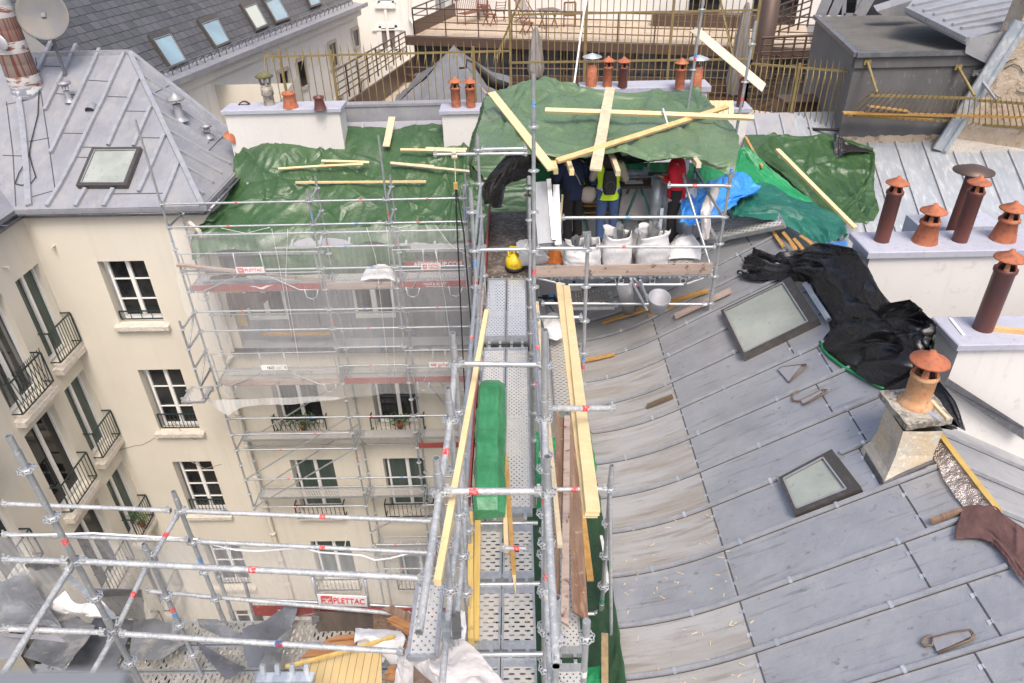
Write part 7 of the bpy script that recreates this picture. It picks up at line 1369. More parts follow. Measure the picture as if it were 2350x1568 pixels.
sheet('zinc_sheet', 'curled tall zinc sheet rising to a rounded tip right of the scrap pile', [d5(350, 1100), d5(560, 980), d5(745, 872), d5(822, 885), d5(800, 990), d5(640, 1170), d5(490, 1400), d5(410, 1390), d5(370, 1250)], M('blue grey scrap zinc', (.20, .21, .235), .45, .3, [((2, 2, 2), .4, .62, (.14, .145, .165), .8)]), -6.95, (.35, .35), bend=.12)
sheet('zinc_sheet', 'narrow pale folded zinc strip in front of the curled tall sheet', [d5(470, 1540), d5(500, 1400), d5(620, 1180), d5(800, 1005), d5(700, 1250), d5(640, 1450), d5(570, 1560)], ZPAT, -6.7, (.2, .3), bend=.08)
sheet('zinc_sheet', 'dark pointed zinc triangle lying on the slotted deck', [d5(-40, 1190), d5(150, 1280), d5(385, 1392), d5(210, 1492), d5(60, 1330)], ZINCK, -7.2, (.05, .15), bend=.06)
sheet('zinc_sheet', 'long bent zinc strip above the dark pointed triangle', [d5(-20, 1020), d5(150, 1015), d5(330, 1110), d5(520, 1240), d5(430, 1250), d5(200, 1150), d5(0, 1080)], ZPAT, -7.0, (.05, .1), bend=.06)
sheet('zinc_sheet', 'thin pale zinc strip across the patchy sheet', [d4(-20, 1235), d4(380, 1265), d4(440, 1310), d4(200, 1280), d4(-20, 1250)], ZINCL, -6.95, (0, .1), bend=.03)
sheet('zinc_sheet', 'bottom left zinc offcut under the pile', [d4(-30, 1260), d4(190, 1290), d4(130, 1400), d4(-40, 1440)], ZINCL, -7.1, (0, .1), bend=.05)
sheet('zinc_sheet', 'long zinc gutter offcut leaning behind the white cloth', [d4(400, 880), d4(450, 870), d4(760, 1140), d4(720, 1150)], ZINCW, -6.7, (.1, .6), bend=.03)
cloth('white_cloth', 'white cloth rag caught among the scrap zinc sheets', 'cloth', [[oz(*d4(420, 970), -6.9), oz(*d4(500, 1060), -7.0), oz(*d4(640, 1030), -6.9), oz(*d4(700, 1090), -7)], [oz(*d4(345, 1030), -6.95), oz(*d4(470, 1100), -7.02), oz(*d4(580, 1100), -6.95), oz(*d4(760, 1140), -7.05)], [oz(*d4(340, 1085), -7.05), oz(*d4(480, 1125), -7.1), oz(*d4(600, 1130), -7.0), oz(*d4(780, 1150), -7.1)]], 40, 20, TBAG, .04, 3, None, .3, 51)
# deck surface between the two, under the timber scrap
YP = sheet('nailed_boards', 'pale yellow tongue and groove panel lying on the lower deck', [d5(860, 1390), d5(1240, 1272), d5(1520, 1268), d5(1530, 1600), d5(900, 1620)], brick('yellow panelling', (.56, .42, .20), (.60, .46, .24), (.22, .13, .05), 1, 50, .075, (0, 0, R_(88)), .7, .004), -6.6, (0, .1), bend=.01, cat='wood panel', grp=None, thick=.03)
plank('yellow_stick', 'square yellow stick lying across the yellow panel', oz(*d5(720, 1400), -6.5), oz(*d5(1635, 1145), -6.4), .032, .03, WOODY, cat='stick')
rg = random.Random(21)
for i, (a, b, w) in enumerate((((850, 1295), (1310, 1245), .09), ((1010, 1200), (1310, 1165), .08), ((1050, 1225), (1310, 1200), .06), ((1080, 1165), (1300, 1145), .05), ((1540, 890), (1800, 1010), .09), ((1580, 970), (1780, 1060), .10), ((1590, 1000), (1760, 1120), .07), ((1600, 1040), (1770, 1080), .06), ((1620, 1190), (1780, 1235), .06), ((1540, 1430), (1640, 1425), .09), ((1540, 1480), (1640, 1500), .08), ((1690, 1070), (1770, 1170), .07))):
    nm = ['longest orange plank with a jagged end lying on the slotted deck', 'broken plank behind the longest orange one', 'thin broken plank between two others left of the white bag', 'short split plank at the back, left of the white bag', 'grey topped plank at the top of the splintered pile by the leaning deck panel', 'upper broad brown plank of the splintered pile', 'second brown plank of the splintered pile, just below the broad one', 'thin brown splinter in the middle of the splintered pile', 'small plank stub at the right end of the white bag', 'upper plank stub below the white bag', 'lower plank stub below the white bag', 'upright shard at the foot of the splintered pile'][i]
    A = oz(*d5(*a), -6.7+.03*i if i < 4 else -6.45-.02*i); B = oz(*d5(*b), -6.65+.03*i if i < 4 else -6.55-.01*i); plank('broken_plank', nm, B, A, w, .02, WOODB if i in (4, 7, 11) else M('split orange wood %d' % i, (.40, .20, .085), .75, 0, [((2, 14, 14), .42, .6, (.27, .12, .05), .8)]), cat='plank', jag=.08, group='broken planks on the lower deck')
PAL = thing('dark_pallet', 'dark upright wooden pallet of six boards at the back of the lower deck', 'pallet', oy(*d5(1200, 1150), 5.3))
for k in range(6): A = oy(*d5(1025+k*78, 945), 5.35); B = oy(*d5(1030+k*78, 1165), 5.28); m = MB(); m.beam(A, B, .115, .02, (0, -1, 0)); mk('pallet_board', m, WOODP, PAL)
for y_ in (965, 1150): m = MB(); m.beam(oy(*d5(960, y_), 5.40), oy(*d5(1500, y_), 5.40), .06, .05); mk('cross_bar', m, WOODP, PAL)
m = MB(); 
for k in range(2): m.beam(oy(*d5(1500+k*90, 945), 5.32), oy(*d5(1505+k*90, 1120), 5.28), .13, .02, (0, -1, 0))
tag(mk('dark_boards', m, WOODB), 'pair of dark brown boards standing right of the pallet', 'boards')
sheet('zinc_sheet', 'small upright zinc plate left of the dark pallet', [d5(935, 975), d5(1000, 985), d5(1015, 1160), d5(945, 1150)], ZINCL, -6.9, (0, 1.8), bend=.01)
cloth('white_bag', 'white plastic bag behind the yellow panel on the lower deck', 'bag', [[oz(*d5(1312, 1090), -6.6), oz(*d5(1400, 1080), -6.5), oz(*d5(1550, 1090), -6.5), oz(*d5(1690, 1100), -6.5)], [oz(*d5(1315, 1160), -6.5), oz(*d5(1420, 1150), -6.4), oz(*d5(1560, 1150), -6.4), oz(*d5(1720, 1170), -6.5)], [oz(*d5(1320, 1215), -6.6), oz(*d5(1420, 1200), -6.5), oz(*d5(1560, 1250), -6.5), oz(*d5(1680, 1300), -6.6)], [oz(*d5(1530, 1330), -6.7), oz(*d5(1560, 1340), -6.7), oz(*d5(1600, 1380), -6.7), oz(*d5(1650, 1380), -6.7)]], 50, 40, TBAG, .05, 3, None, .3, 55)
cloth('white_sheet', 'large dirty white sheet heaped over the tubes at the bottom centre', 'sheet', [[oz(*d3(230, 1170), -5.3), oz(*d3(300, 1140), -5.2), oz(*d3(330, 1240), -5.2), oz(*d3(380, 1330), -5.2)], [oz(*d3(100, 1270), -5.4), oz(*d3(200, 1290), -5.2), oz(*d3(300, 1380), -5.1), oz(*d3(470, 1240), -5.2)], [oz(*d3(-10, 1370), -5.5), oz(*d3(140, 1400), -5.2), oz(*d3(320, 1450), -5.0), oz(*d3(600, 1330), -5.2)], [oz(*d3(-40, 1500), -5.6), oz(*d3(140, 1520), -5.3), oz(*d3(360, 1520), -5.0), oz(*d3(700, 1460), -5.2)], [oz(*d3(-60, 1680), -5.7), oz(*d3(140, 1680), -5.3), oz(*d3(400, 1680), -5.0), oz(*d3(860, 1680), -5.25)]], 90, 80, TWHITE, .07, 2.6, None, .3, 57, big=.06)
cloth('white_sack', 'white sack hanging behind the leaning zinc offcuts', 'sack', [[oz(*d3(455, 1000), -5.6), oz(*d3(500, 1020), -5.6)], [oz(*d3(440, 1120), -5.6), oz(*d3(510, 1150), -5.6)], [oz(*d3(430, 1250), -5.6), oz(*d3(500, 1240), -5.6)]], 12, 24, TBAG, .03, 3, None, .3, 58)
sheet('zinc_offcut', 'pointed blue grey zinc offcut standing against the near left standards', [d3(330, 1000), d3(385, 1040), d3(400, 1330), d3(310, 1130)], ZINCW, -5.2, (.2, 1.2), bend=.02, grp=None); sheet('zinc_offcut', 'rectangular grey zinc offcut standing beside the pointed one', [d3(390, 985), d3(465, 950), d3(475, 1200), d3(410, 1240)], ZINCK, -5.2, (.2, 1.2), bend=.02, grp=None)
sheet('brown_offcut', 'brown rusty offcut poking out of the white sheet at the bottom', [d3(105, 1420), d3(190, 1510), d3(300, 1600), d3(100, 1600)], WOODB, -5.0, (.1, .5), bend=.02, cat='offcut', grp=None)
m = MB(); p = oz(*d5(720, 1500), -5.9)
for k in range(3): m.beam(p+Vector((-.25, -.12*k, -.03*k)), p+Vector((.25, -.12*k, -.03*k)), .09, .05)
for k in range(4): m.beam(p+Vector((-.2+.13*k, .02, .03)), p+Vector((-.2+.13*k, .06, .12)), .04, .03)
tag(mk('scaffold_fittings', m, ZINCW), 'bright galvanised scaffold fitting with claws at the bottom edge', 'scaffold fitting')
# parapet in front of the lens
m = MB(); c = at(-120, 1540, .42); m.box(c.x-.4, at(300, 1540, .42).x, c.y-.3, c.y, c.z-.2, c.z); tag(mk('parapet_ledge', m, M('ledge zinc', (.22, .235, .25), .5, .3)), 'blurred grey ledge at the bottom left corner, close to the lens', 'ledge')

# ---------------------------------------------------------------- things on the platform and the walkway
def sack(lab, x, y, w, d, h, fill=True, seed=0, tilt=0, zb=ZP+.005):
    t = thing('rubble_sack', lab, 'sack', (x, y, zb), 'white rubble sacks on the platform'); m = MB(); n = 28; P = []
    for k in range(16):
        q = k/15; rr = []
        for i in range(n):
            a = 2*math.pi*i/n; s = (1+.12*math.sin(q*3.1))*(1.06-.16*q) if q < .9 else 1.02; r_ = 1/(abs(math.cos(a))**4+abs(math.sin(a))**4)**.25
            p = Vector((x+math.cos(a)*w/2*s*r_*.93+tilt*q, y+math.sin(a)*d/2*s*r_*.93, zb+h*q*(1+.10*math.sin(a*2+seed)*q)))
            nn = Vector((math.cos(a), math.sin(a), 0)); rr.append(p+Vector((0, 0, .07*q**3*noise.noise(Vector((math.cos(a)*1.3, math.sin(a)*1.3, seed*2.7)))))+nn*(.04*crease(p, 4.5, seed)+.016*math.sin(q*34+seed+a)*(.3+.7*noise.noise(p*3)))); 
        P.append(rr)
    for q_, s in ((.93, .93), (.72, .9)): P.append([Vector((x+(p.x-x)*s, y+(p.y-y)*s, zb+(p.z-zb)*q_)) for p in P[15]])
    m.grid(P, closed=True); mk('bag', m, TBAG, t)
    if fill:
        rg = random.Random(seed)
        for k in range(7):
            c = Vector((x+rg.uniform(-.3, .3)*w, y+rg.uniform(-.25, .25)*d, zb+h*.74)); v = Vector((rg.uniform(-.4, .4), rg.uniform(-.3, .3), 1)).normalized()*rg.uniform(.12, .3); m = MB(); m.beam(c, c+v, rg.uniform(.06, .14), .006, (rg.uniform(-1, 1), rg.uniform(-1, 1), .1)); mk('zinc_offcut', m, ZPAT if k % 2 else ZINC, t)
def fp(u, v, z=ZP): return oz(u, v, z)
for (u0, u1, vb, h, lab, sd_) in ((1295, 1372, 605, .46, 'full white sack of zinc offcuts at the left behind the timber toe board', 1), (1382, 1442, 607, .62, 'tall wrinkled white sack of zinc offcuts in the middle of the row', 2), (1460, 1526, 607, .62, 'tall white sack with a long zinc strip sticking out, right of the middle one', 3)):
    a = fp(u0, vb); b = fp(u1, vb); sack(lab, (a.x+b.x)/2, PY+.34, b.x-a.x, .4, h, True, sd_)
a = oy(*d1(1630, 620), 10.6); b = oy(*d1(1632, 505), 10.75); plank('zinc_strip', 'upright narrow zinc strip sticking out of the right hand sack', Vector((a.x-.02, 10.62, a.z-.1)), Vector((a.x, 10.7, b.z+.03)), .05, .01, ZINCW, cat='metal strip')
for i, (u, v, u2, v2) in enumerate(((1380, 715, 1425, 640), (1430, 655, 1540, 735))): p = oy(*d1(u, v), 10.7); q = oy(*d1(u2, v2), 10.65); plank('zinc_offcut', ('zinc offcut leaning between the two tall sacks, left one', 'zinc offcut leaning between the two tall sacks, reaching into the right one')[i], p, q, .07, .01, ZINCK if i == 0 else ZINC, cat='offcut', up=(0, -1, .3))
cloth('white_sack', 'empty flattened white sack at the right end of the platform edge', 'sack', [[fp(1527, 600)+Vector((0, 0, .03)), fp(1550, 600)+Vector((0, 0, .05)), fp(1590, 600)+Vector((0, 0, .05)), fp(1607, 602)+Vector((0, 0, .03))], [fp(1528, 588)+Vector((0, 0, .12)), fp(1555, 585)+Vector((0, 0, .22)), fp(1585, 585)+Vector((0, 0, .22)), fp(1606, 590)+Vector((0, 0, .14))], [fp(1540, 570)+Vector((0, 0, .1)), fp(1560, 565)+Vector((0, 0, .2)), fp(1585, 565)+Vector((0, 0, .2)), fp(1602, 572)+Vector((0, 0, .1))], [fp(1545, 560)+Vector((0, 0, .02)), fp(1562, 556)+Vector((0, 0, .03)), fp(1585, 556)+Vector((0, 0, .03)), fp(1600, 560)+Vector((0, 0, .02))]], 40, 40, TBAG, .05, 3.2, None, .3, 61)
cloth('white_sack', 'white sack slumped behind the left corner post of the platform', 'sack', [[fp(1186, 606, -5.6), fp(1205, 612, -5.6), fp(1235, 612, -5.55), fp(1254, 606, -5.55)], [fp(1190, 590, -5.4), fp(1208, 588, -5.25), fp(1235, 590, -5.2), fp(1258, 596, -5.35)], [fp(1186, 572, -5.3), fp(1206, 565, -5.15), fp(1230, 572, -5.15), fp(1256, 590, -5.3)], [fp(1184, 556, -5.4), fp(1205, 550, -5.3), fp(1225, 560, -5.3), fp(1240, 580, -5.4)]], 40, 40, TBAG, .06, 3, None, .3, 62)
cloth('orange_cloth', 'orange brown cloth crumpled between the two left sacks', 'cloth', [[fp(1255, 607), fp(1270, 607), fp(1290, 606), fp(1312, 606)], [fp(1262, 592)+Vector((0, 0, .1)), fp(1275, 594)+Vector((0, 0, .12)), fp(1292, 600)+Vector((0, 0, .06)), fp(1310, 601)+Vector((0, 0, .08))], [fp(1262, 578)+Vector((0, 0, .03)), fp(1275, 580)+Vector((0, 0, .05)), fp(1290, 592), fp(1306, 598)]], 30, 24, ORNG, .05, 4, None, .3, 63)
# gas bottle
p = oz(*d1(548, 950), -5.7); GB2 = thing('gas_bottle', 'round yellow gas bottle with black foot on the walkway', 'gas bottle', p); m = MB(); m.lathe(p, [(0, .04), (.14, .04), (.155, .08), (.16, .15), (.15, .21), (.11, .26), (.05, .29), (.045, .31)], 24); mk('body', m, PLASTIC, GB2); m = MB(); m.lathe(p, [(.135, 0), (.16, .01), (.165, .07), (.15, .075)], 24); mk('foot_ring', m, BLACKR, GB2)
m = MB()
for s in (-1, 1): m.path([p+Vector((math.cos(t)*.1, s*.0+math.sin(t)*.1, .26+.13*math.sin(k))) for k, t in zip(np.linspace(0, math.pi, 9), np.linspace(0+s*.6, math.pi+s*.6, 9))], .014, 6)
m.tube(p+Vector((0, 0, .28)), p+Vector((0, 0, .37)), .03, 10); mk('collar_and_valve', m, PLASTIC, GB2); text(GB2, 'GAZ', p+Vector((-.0, -.163, .15)), (1, 0, 0), (0, 0, 1), (.12, .05), M('ochre mark', (.5, .33, .02), .5))
# leaning aluminium profiles
def prof_(lab, a, b, w, h, mat): plank('zinc_profile', lab, a, b, w, h, mat, up=(0, -1, .5), cat='metal profile', group='bright metal profiles leaning at the left platform corner')
prof_('widest bright profile, leftmost of the leaning bundle', oy(*d1(775, 760), 10.2), oy(*d1(735, 310), 10.8), .24, .04, M('bright mill zinc', (.36, .375, .395), .65, 0, [((3, 3, 1), .45, .62, (.27, .285, .31), .8), ((50, 2, 2), .5, .6, (.30, .32, .35), .5)]))
prof_('round downpipe in the middle of the leaning bundle', oy(*d1(838, 735), 10.2), oy(*d1(798, 290), 10.8), .07, .06, ZINC); prof_('flat profile at the right of the leaning bundle', oy(*d1(868, 770), 10.18), oy(*d1(852, 330), 10.8), .10, .03, ZINCF)
# workbench with things
WB = thing('workbench', 'dark plank workbench on green trestles under the shelter', 'workbench', (1.9, 12.3, ZP)); zt_ = ZP+.88; m = MB(); m.box(.55, 2.75, 11.95, 12.6, zt_-.05, zt_); mk('bench_top', m, M('dark bench wood', (.07, .045, .032), .7), WB)
for x in (.9, 2.1):
    for s in (-.2, .2):
        m = MB(); m.beam((x+s*.2, 12.0, zt_-.05), (x+s*1.6, 11.95, ZP), .04, .04, (0, 1, 0)); mk('trestle_leg', m, M('trestle green', (.03, .14, .12), .5), WB); m = MB(); m.beam((x+s*.2, 12.5, zt_-.05), (x+s*1.6, 12.55, ZP), .04, .04, (0, 1, 0)); mk('trestle_leg', m, M('trestle green', (.03, .14, .12), .5), WB)
for i, (x, y, w, l, h, mat, nm, lab, cat) in enumerate(((2.0, 12.15, .32, .2, .003, SIGNW, 'paper_sheet', 'white paper sheet on the workbench', 'paper'), (2.35, 12.1, .07, .07, .09, M('pink cup', (.7, .5, .6), .5), 'paper_cup', 'pink and white cup at the right of the workbench', 'cup'), (2.0, 12.5, .6, .12, .07, ZINCW, 'metal_profile', 'grey metal profile machine part at the back of the workbench', 'metal profile'), (2.2, 12.35, .5, .05, .02, ZINCW, 'metal_strip', 'bright metal strip lying on the workbench', 'metal strip'), (2.15, 12.2, .18, .1, .04, REDB, 'red_tool', 'red handled snips on the workbench', 'tool'), (1.25, 12.1, .12, .08, .06, BLUES, 'blue_glove', 'blue glove on the left of the workbench', 'glove'))):
    m = MB()
    if nm == 'paper_cup': m.lathe((x, y, zt_+.001), [(0, 0), (.03, 0), (.042, .09), (.04, .09), (.03, .01)], 14)
    elif nm == 'blue_glove':
        for k in range(5): m.tube((x+k*.02, y, zt_+.02), (x+k*.025-.01, y+.07+.01*(k % 2), zt_+.025), .011, 6)
        m.lathe((x+.04, y-.03, zt_+.001), [(0, .03), (.04, .025), (.05, 0)], 10)
    elif nm == 'red_tool': m.tube((x-.09, y, zt_+.02), (x+.02, y+.03, zt_+.02), .012, 6); m.tube((x-.09, y+.06, zt_+.02), (x+.02, y+.03, zt_+.02), .012, 6); m.beam((x+.02, y+.03, zt_+.02), (x+.12, y+.03, zt_+.02), .03, .01)
    else: m.box(x-w/2, x+w/2, y-l/2, y+l/2, zt_+.001, zt_+h); 
    if nm == 'metal_profile': m.box(x-w/2, x-w/2+.02, y-l/2, y+l/2, zt_+h, zt_+h+.05); m.box(x+w/2-.09, x+w/2, y-l/2, y+l/2, zt_+h, zt_+h+.05)
    tag(mk(nm, m, mat), lab, cat)
for i in range(5): plank('stored_board', ('lowest', 'second lowest', 'middle', 'second highest', 'highest')[i]+' of the boards stored on the platform under the workbench', (.75+.05*i, 12.75, ZP+.05+.06*i), (2.5-.1*i, 12.7+.04*i, ZP+.05+.06*i), .2, .04, (WOODB, WOODO, WOODP, WOODO, WOODG)[i], group='boards stored under the workbench', cat='board')
cloth('white_plastic', 'grey white plastic sheet crumpled under the right of the workbench', 'plastic sheet', [[(1.9, 12.7, -4.75), (2.2, 12.7, -4.7), (2.45, 12.7, -4.8)], [(1.85, 12.5, -5.0), (2.15, 12.45, -5.0), (2.45, 12.5, -5.1)], [(1.8, 12.3, -5.3), (2.1, 12.25, -5.35), (2.4, 12.3, -5.4)]], 24, 24, TWHITE, .05, 3, None, .3, 66)
# zinc rolls behind the red sweater
for i, (x, y, r, h, lab) in enumerate(((2.42, 12.0, .15, 1.0, 'tall narrow zinc roll left of the red sweater'), (2.78, 11.85, .3, .95, 'wide open zinc roll behind the person in the red sweater'))):
    m = MB(); P = [[Vector((x+math.cos(t)*(r-.004*t), y+math.sin(t)*(r-.004*t), ZP+.01+h*k)) for t in np.linspace(0, 8.2, 44)] for k in (0, 1)]; m.grid(P); tag(mk('zinc_roll', m, ZINCW, None, solid=.003), lab, 'zinc roll')
cloth('white_rag', 'long white rag hanging from the right end of the platform rails', 'cloth', [[oy(*e4(2270, 300), 11.3), oy(*e4(2310, 310), 11.3), oy(*e4(2340, 320), 11.3)], [oy(*e4(2170, 480), 11.2), oy(*e4(2220, 490), 11.1), oy(*e4(2290, 500), 11.2)], [oy(*e4(2130, 600), 10.9), oy(*e4(2190, 620), 10.8), oy(*e4(2240, 640), 10.9)], [oy(*e4(2130, 770), 10.8), oy(*e4(2180, 780), 10.7), oy(*e4(2230, 860), 10.8)], [oy(*e4(2140, 930), 10.7), oy(*e4(2180, 940), 10.7), oy(*e4(2210, 920), 10.7)]], 20, 50, TWHITE, .035, 3, (0, 0, 1), .4, 68)
cloth('white_hanging_sheet', 'white sheet hanging in the right corner of the shelter behind the red sweater', 'sheet', [[oy(*e4(1850, 0), 11.9), oy(*e4(1930, -10), 11.9), oy(*e4(2000, 0), 12.0)], [oy(*e4(1870, 120), 12.0), oy(*e4(1920, 130), 11.95), oy(*e4(1970, 120), 12.0)], [oy(*e4(1880, 240), 12.0), oy(*e4(1905, 250), 12.0), oy(*e4(1930, 230), 12.0)]], 16, 30, TWHITE, .03, 4, (0, 0, 1), .4, 69)
# under the platform: gutter lengths, bucket, canister, drill
m = MB(); A = oy(*d1(1345, 1020), 9.9); B = oz(*d1(1390, 1255), zA(1.9)+.12); ax_ = (B-A).normalized(); sd2 = ax_.cross(Vector((0, 0, 1))).normalized(); un = sd2.cross(ax_).normalized(); m.grid([[p+sd2*math.cos(t)*.13-un*math.sin(t)*.12 for t in np.linspace(0, math.pi, 12)] for p in (A, B)]); tag(mk('gutter_length', m, ZINC, None, solid=.004), 'half round zinc gutter length sticking out under the platform', 'gutter')
for i, (a, b) in enumerate((((1400, 1020), (1520, 1250)), ((1430, 1020), (1575, 1225)), ((1470, 1030), (1545, 1240)))): plank('thin_profile', ('left', 'right', 'middle')[i]+' of three thin zinc profiles hanging out under the platform', oy(*d1(*a), 10.0), oz(*d1(*b), -6.15), .03, .03, ZINCW, group='thin profiles under the platform', cat='metal profile')
p = oy(*d1(1605, 1130), 9.75); BK = thing('zinc_bucket', 'round grey bucket seen open from above beside the platform edge', 'bucket', p); m = MB(); m.lathe(p-Vector((0, 0, .28)), [(0, .02), (.11, .02), (.16, .30), (.17, .30), (.175, .28), (.125, 0), (0, 0)], 24, 0, (0, -.35, 1)); mk('pail', m, ZINCL, BK)
p = oz(*d1(985, 1200), -6.7); CN = thing('plastic_canister', 'translucent white plastic canister lying behind the pine boards', 'canister', p); m = MB(); m.lathe(p, [(0, 0), (.13, .0), (.15, .03), (.15, .24), (.12, .30), (.05, .33), (.045, .37), (0, .37)], 16, 0, (0, .4, 1), sx=1, sy=.7); mk('body', m, TWHITE, CN); m = MB(); m.lathe(p+Vector((0, .15, .35)), [(0, 0), (.03, 0), (.03, .03), (0, .03)], 10); mk('cap', m, BLACKR, CN)
p = oz(*d1(805, 1170), -6.7); DR2 = thing('black_power_tool', 'black and blue power tool lying on the lower slotted deck', 'power tool', p); m = MB(); m.beam(p-Vector((.14, 0, -.04)), p+Vector((.1, .02, .04)), .07, .07); m.beam(p+Vector((.08, 0, .04)), p+Vector((.12, -.12, .03)), .05, .05); m.tube(p-Vector((.22, 0, -.04)), p-Vector((.14, 0, -.04)), .02, 8); mk('body', m, BLACKR, DR2); m = MB(); m.box(p.x-.02, p.x+.08, p.y-.045, p.y+.04, p.z+.07, p.z+.09); mk('battery', m, BLUES, DR2)
m = MB(); m.path([p+Vector((-.1, -.02, .05)), p+Vector((.05, -.5, .02)), p+Vector((.25, -.95, .02)), p+Vector((.45, -1.5, -.1))], .01, 5); tag(mk('power_cable', m, BLACKR), 'thin black cable trailing from the power tool over the white bag', 'cable')
cloth('white_bag', 'white plastic bag crumpled on the lower slotted deck beside the pine boards', 'bag', [[oz(*d2(1110, 150), -6.6), oz(*d2(1180, 100), -6.6), oz(*d2(1240, 110), -6.6)], [oz(*d2(1130, 220), -6.5), oz(*d2(1200, 200), -6.45), oz(*d2(1270, 220), -6.5)], [oz(*d2(1150, 290), -6.6), oz(*d2(1220, 320), -6.55), oz(*d2(1275, 290), -6.6)]], 30, 30, TBAG, .05, 3, None, .3, 71)

# ---------------------------------------------------------------- people
def skinmesh(chains, sub=2):
    vs = []; es = []; rs = []; key = {}
    for ch in chains:
        prev = None
        for p, r in ch:
            k = tuple(round(c, 4) for c in p)
            if k not in key: key[k] = len(vs); vs.append(p); rs.append(r)
            i = key[k]
            if prev is not None and prev != i: es.append((prev, i))
            prev = i
    me = bpy.data.meshes.new('s'); me.from_pydata([tuple(v) for v in vs], es, []); ob = bpy.data.objects.new('s', me); COLL.objects.link(ob)
    ob.modifiers.new('k', 'SKIN'); ob.modifiers['k'].use_smooth_shade = True
    if not me.skin_vertices: 
        bpy.context.view_layer.objects.active = ob
    for i, r in enumerate(rs):
        sv = me.skin_vertices[0].data[i]; sv.radius = r if isinstance(r, tuple) else (r, r); sv.use_root = (i == 0)
    md = ob.modifiers.new('u', 'SUBSURF'); md.levels = sub; md.render_levels = sub
    bpy.context.view_layer.update(); out = bpy.data.meshes.new_from_object(ob.evaluated_get(bpy.context.evaluated_depsgraph_get())); COLL.objects.unlink(ob); return out
SKIN = M('skin', (.50, .30, .22), .55)
def person(label, x, y, rz, arms, lean, colours, legs=((-.1, 0), (.1, .03)), long_hair=False, H=1.72):
    """local frame: +y is the way the figure faces; arms = ((elbow, wrist), (elbow, wrist)) for left and right"""
    z0 = ZP+.005; k = H/1.72; c, s = math.cos(rz), math.sin(rz)
    T = lambda q: Vector((x+(q[0]*c-q[1]*s)*k, y+(q[0]*s+q[1]*c)*k, z0+q[2]*k))
    t = thing('person', label, 'person', (x, y, z0)); L = lean
    hip = (0, 0, .93); sp = (0, .0+L*.3, 1.1); ch = (0, L*.7, 1.32); nk = (0, L+.01, 1.46); hd = (0, L+.03, 1.55); tp = (0, L+.04, 1.66)
    chains = [[(T(hip), .115), (T(sp), .115), (T(ch), .125), (T(nk), .055), (T(hd), .075), (T((0, L+.035, 1.61)), .085), (T(tp), .06)]]
    chains.append([(T((0, L+.035, 1.61)), .085), (T((0, L+.12, 1.585)), .016)])
    for sx, (el, wr) in zip((-1, 1), arms):
        sh = (.18*sx, L*.8, 1.38); chains.append([(T(ch), .125), (T(sh), .058), (T(el), .042), (T(wr), .028)])
        d = (Vector(wr)-Vector(el)).normalized(); side = d.cross(Vector((0, 0, 1))).normalized(); w = Vector(wr); palm = w+d*.07; chains.append([(T(wr), .028), (T(palm), .030)])
        for q in range(4): f0 = palm+side*(.03-.02*q)+d*.015; ln = (.065, .075, .07, .055)[q]; chains.append([(T(palm), .03), (T(f0), .0095), (T(f0+d*ln*.55), .0085), (T(f0+d*ln*.85+Vector((0, 0, -.025))), .0075)])
        chains.append([(T(w+d*.03), .02), (T(w+d*.045+side*.045), .0105), (T(w+d*.085+side*.055), .0085)]); chains.append([(T(wr), .028), (T(w+d*.03), .02)])
    for sx, (lx, ly) in zip((-1, 1), legs): chains.append([(T(hip), .115), (T((.09*sx, 0, .86)), .085), (T((lx*1.0, ly*.5+.02, .48)), .055), (T((lx, ly-.02, .10)), .036), (T((lx, ly-.01, .05)), .036), (T((lx+.01*sx, ly+.15, .035)), .03)])
    me = skinmesh(chains); me.materials.append(SKIN); b = bpy.data.objects.new('body', me); COLL.objects.link(b); b.parent = t; b.location = -_root(t)
    def loft(rings, name, mat, amp=.01, n=28, seed=0, cap=True):
        m = MB(); P = []
        for (cx, cy, cz, rx, ry) in rings:
            rr = []
            for i in range(n): a = 2*math.pi*i/n; p = T((cx+math.cos(a)*rx, cy+math.sin(a)*ry, cz)); nn = (p-T((cx, cy, cz))).normalized(); rr.append(p+nn*amp*crease(p, 5, seed))
            P.append(rr)
        G = []
        for a, b_ in zip(P[:-1], P[1:]):
            for q in range(3): G.append([u.lerp(v, q/3) for u, v in zip(a, b_)])
        G.append(P[-1]); G = [[p+(p-sum(r, Vector())/n).normalized()*amp*.8*noise.noise(p*14) for p in r] for r in G]; m.grid(G, closed=True); return mk(name, m, mat, t)
    def limb(pts, rad, name, mat, seed=0, nseg=14, n=14, amp=.008):
        m = MB(); P = [Vector(p) for p in pts]; G = []; a = None
        for i in range(nseg+1):
            q = i/nseg*(len(P)-1); j = min(int(q), len(P)-2); f = q-j; p = P[j].lerp(P[j+1], f); r = rad[j]*(1-f)+rad[j+1]*f; d = (P[j+1]-P[j]).normalized()
            if j+1 < len(P)-1 and f > .7: d = d.lerp((P[j+2]-P[j+1]).normalized(), (f-.7)/.6).normalized()
            if j > 0 and f < .3: d = d.lerp((P[j]-P[j-1]).normalized(), (.3-f)/.6).normalized()
            if a is None: a = d.orthogonal().normalized()
            a = (a-d*a.dot(d)).normalized(); b_ = d.cross(a); rr = []
            for k2 in range(n): th = 2*math.pi*k2/n; v = a*math.cos(th)+b_*math.sin(th); pp = T(tuple(p+v*r)); rr.append(pp+(T(tuple(p+v*r*1.1))-pp).normalized()*amp*crease(pp, 7, seed))
            G.append(rr)
        m.grid(G, closed=True); return mk(name, m, mat, t)
    top, slv, trs, hair, shoe = colours
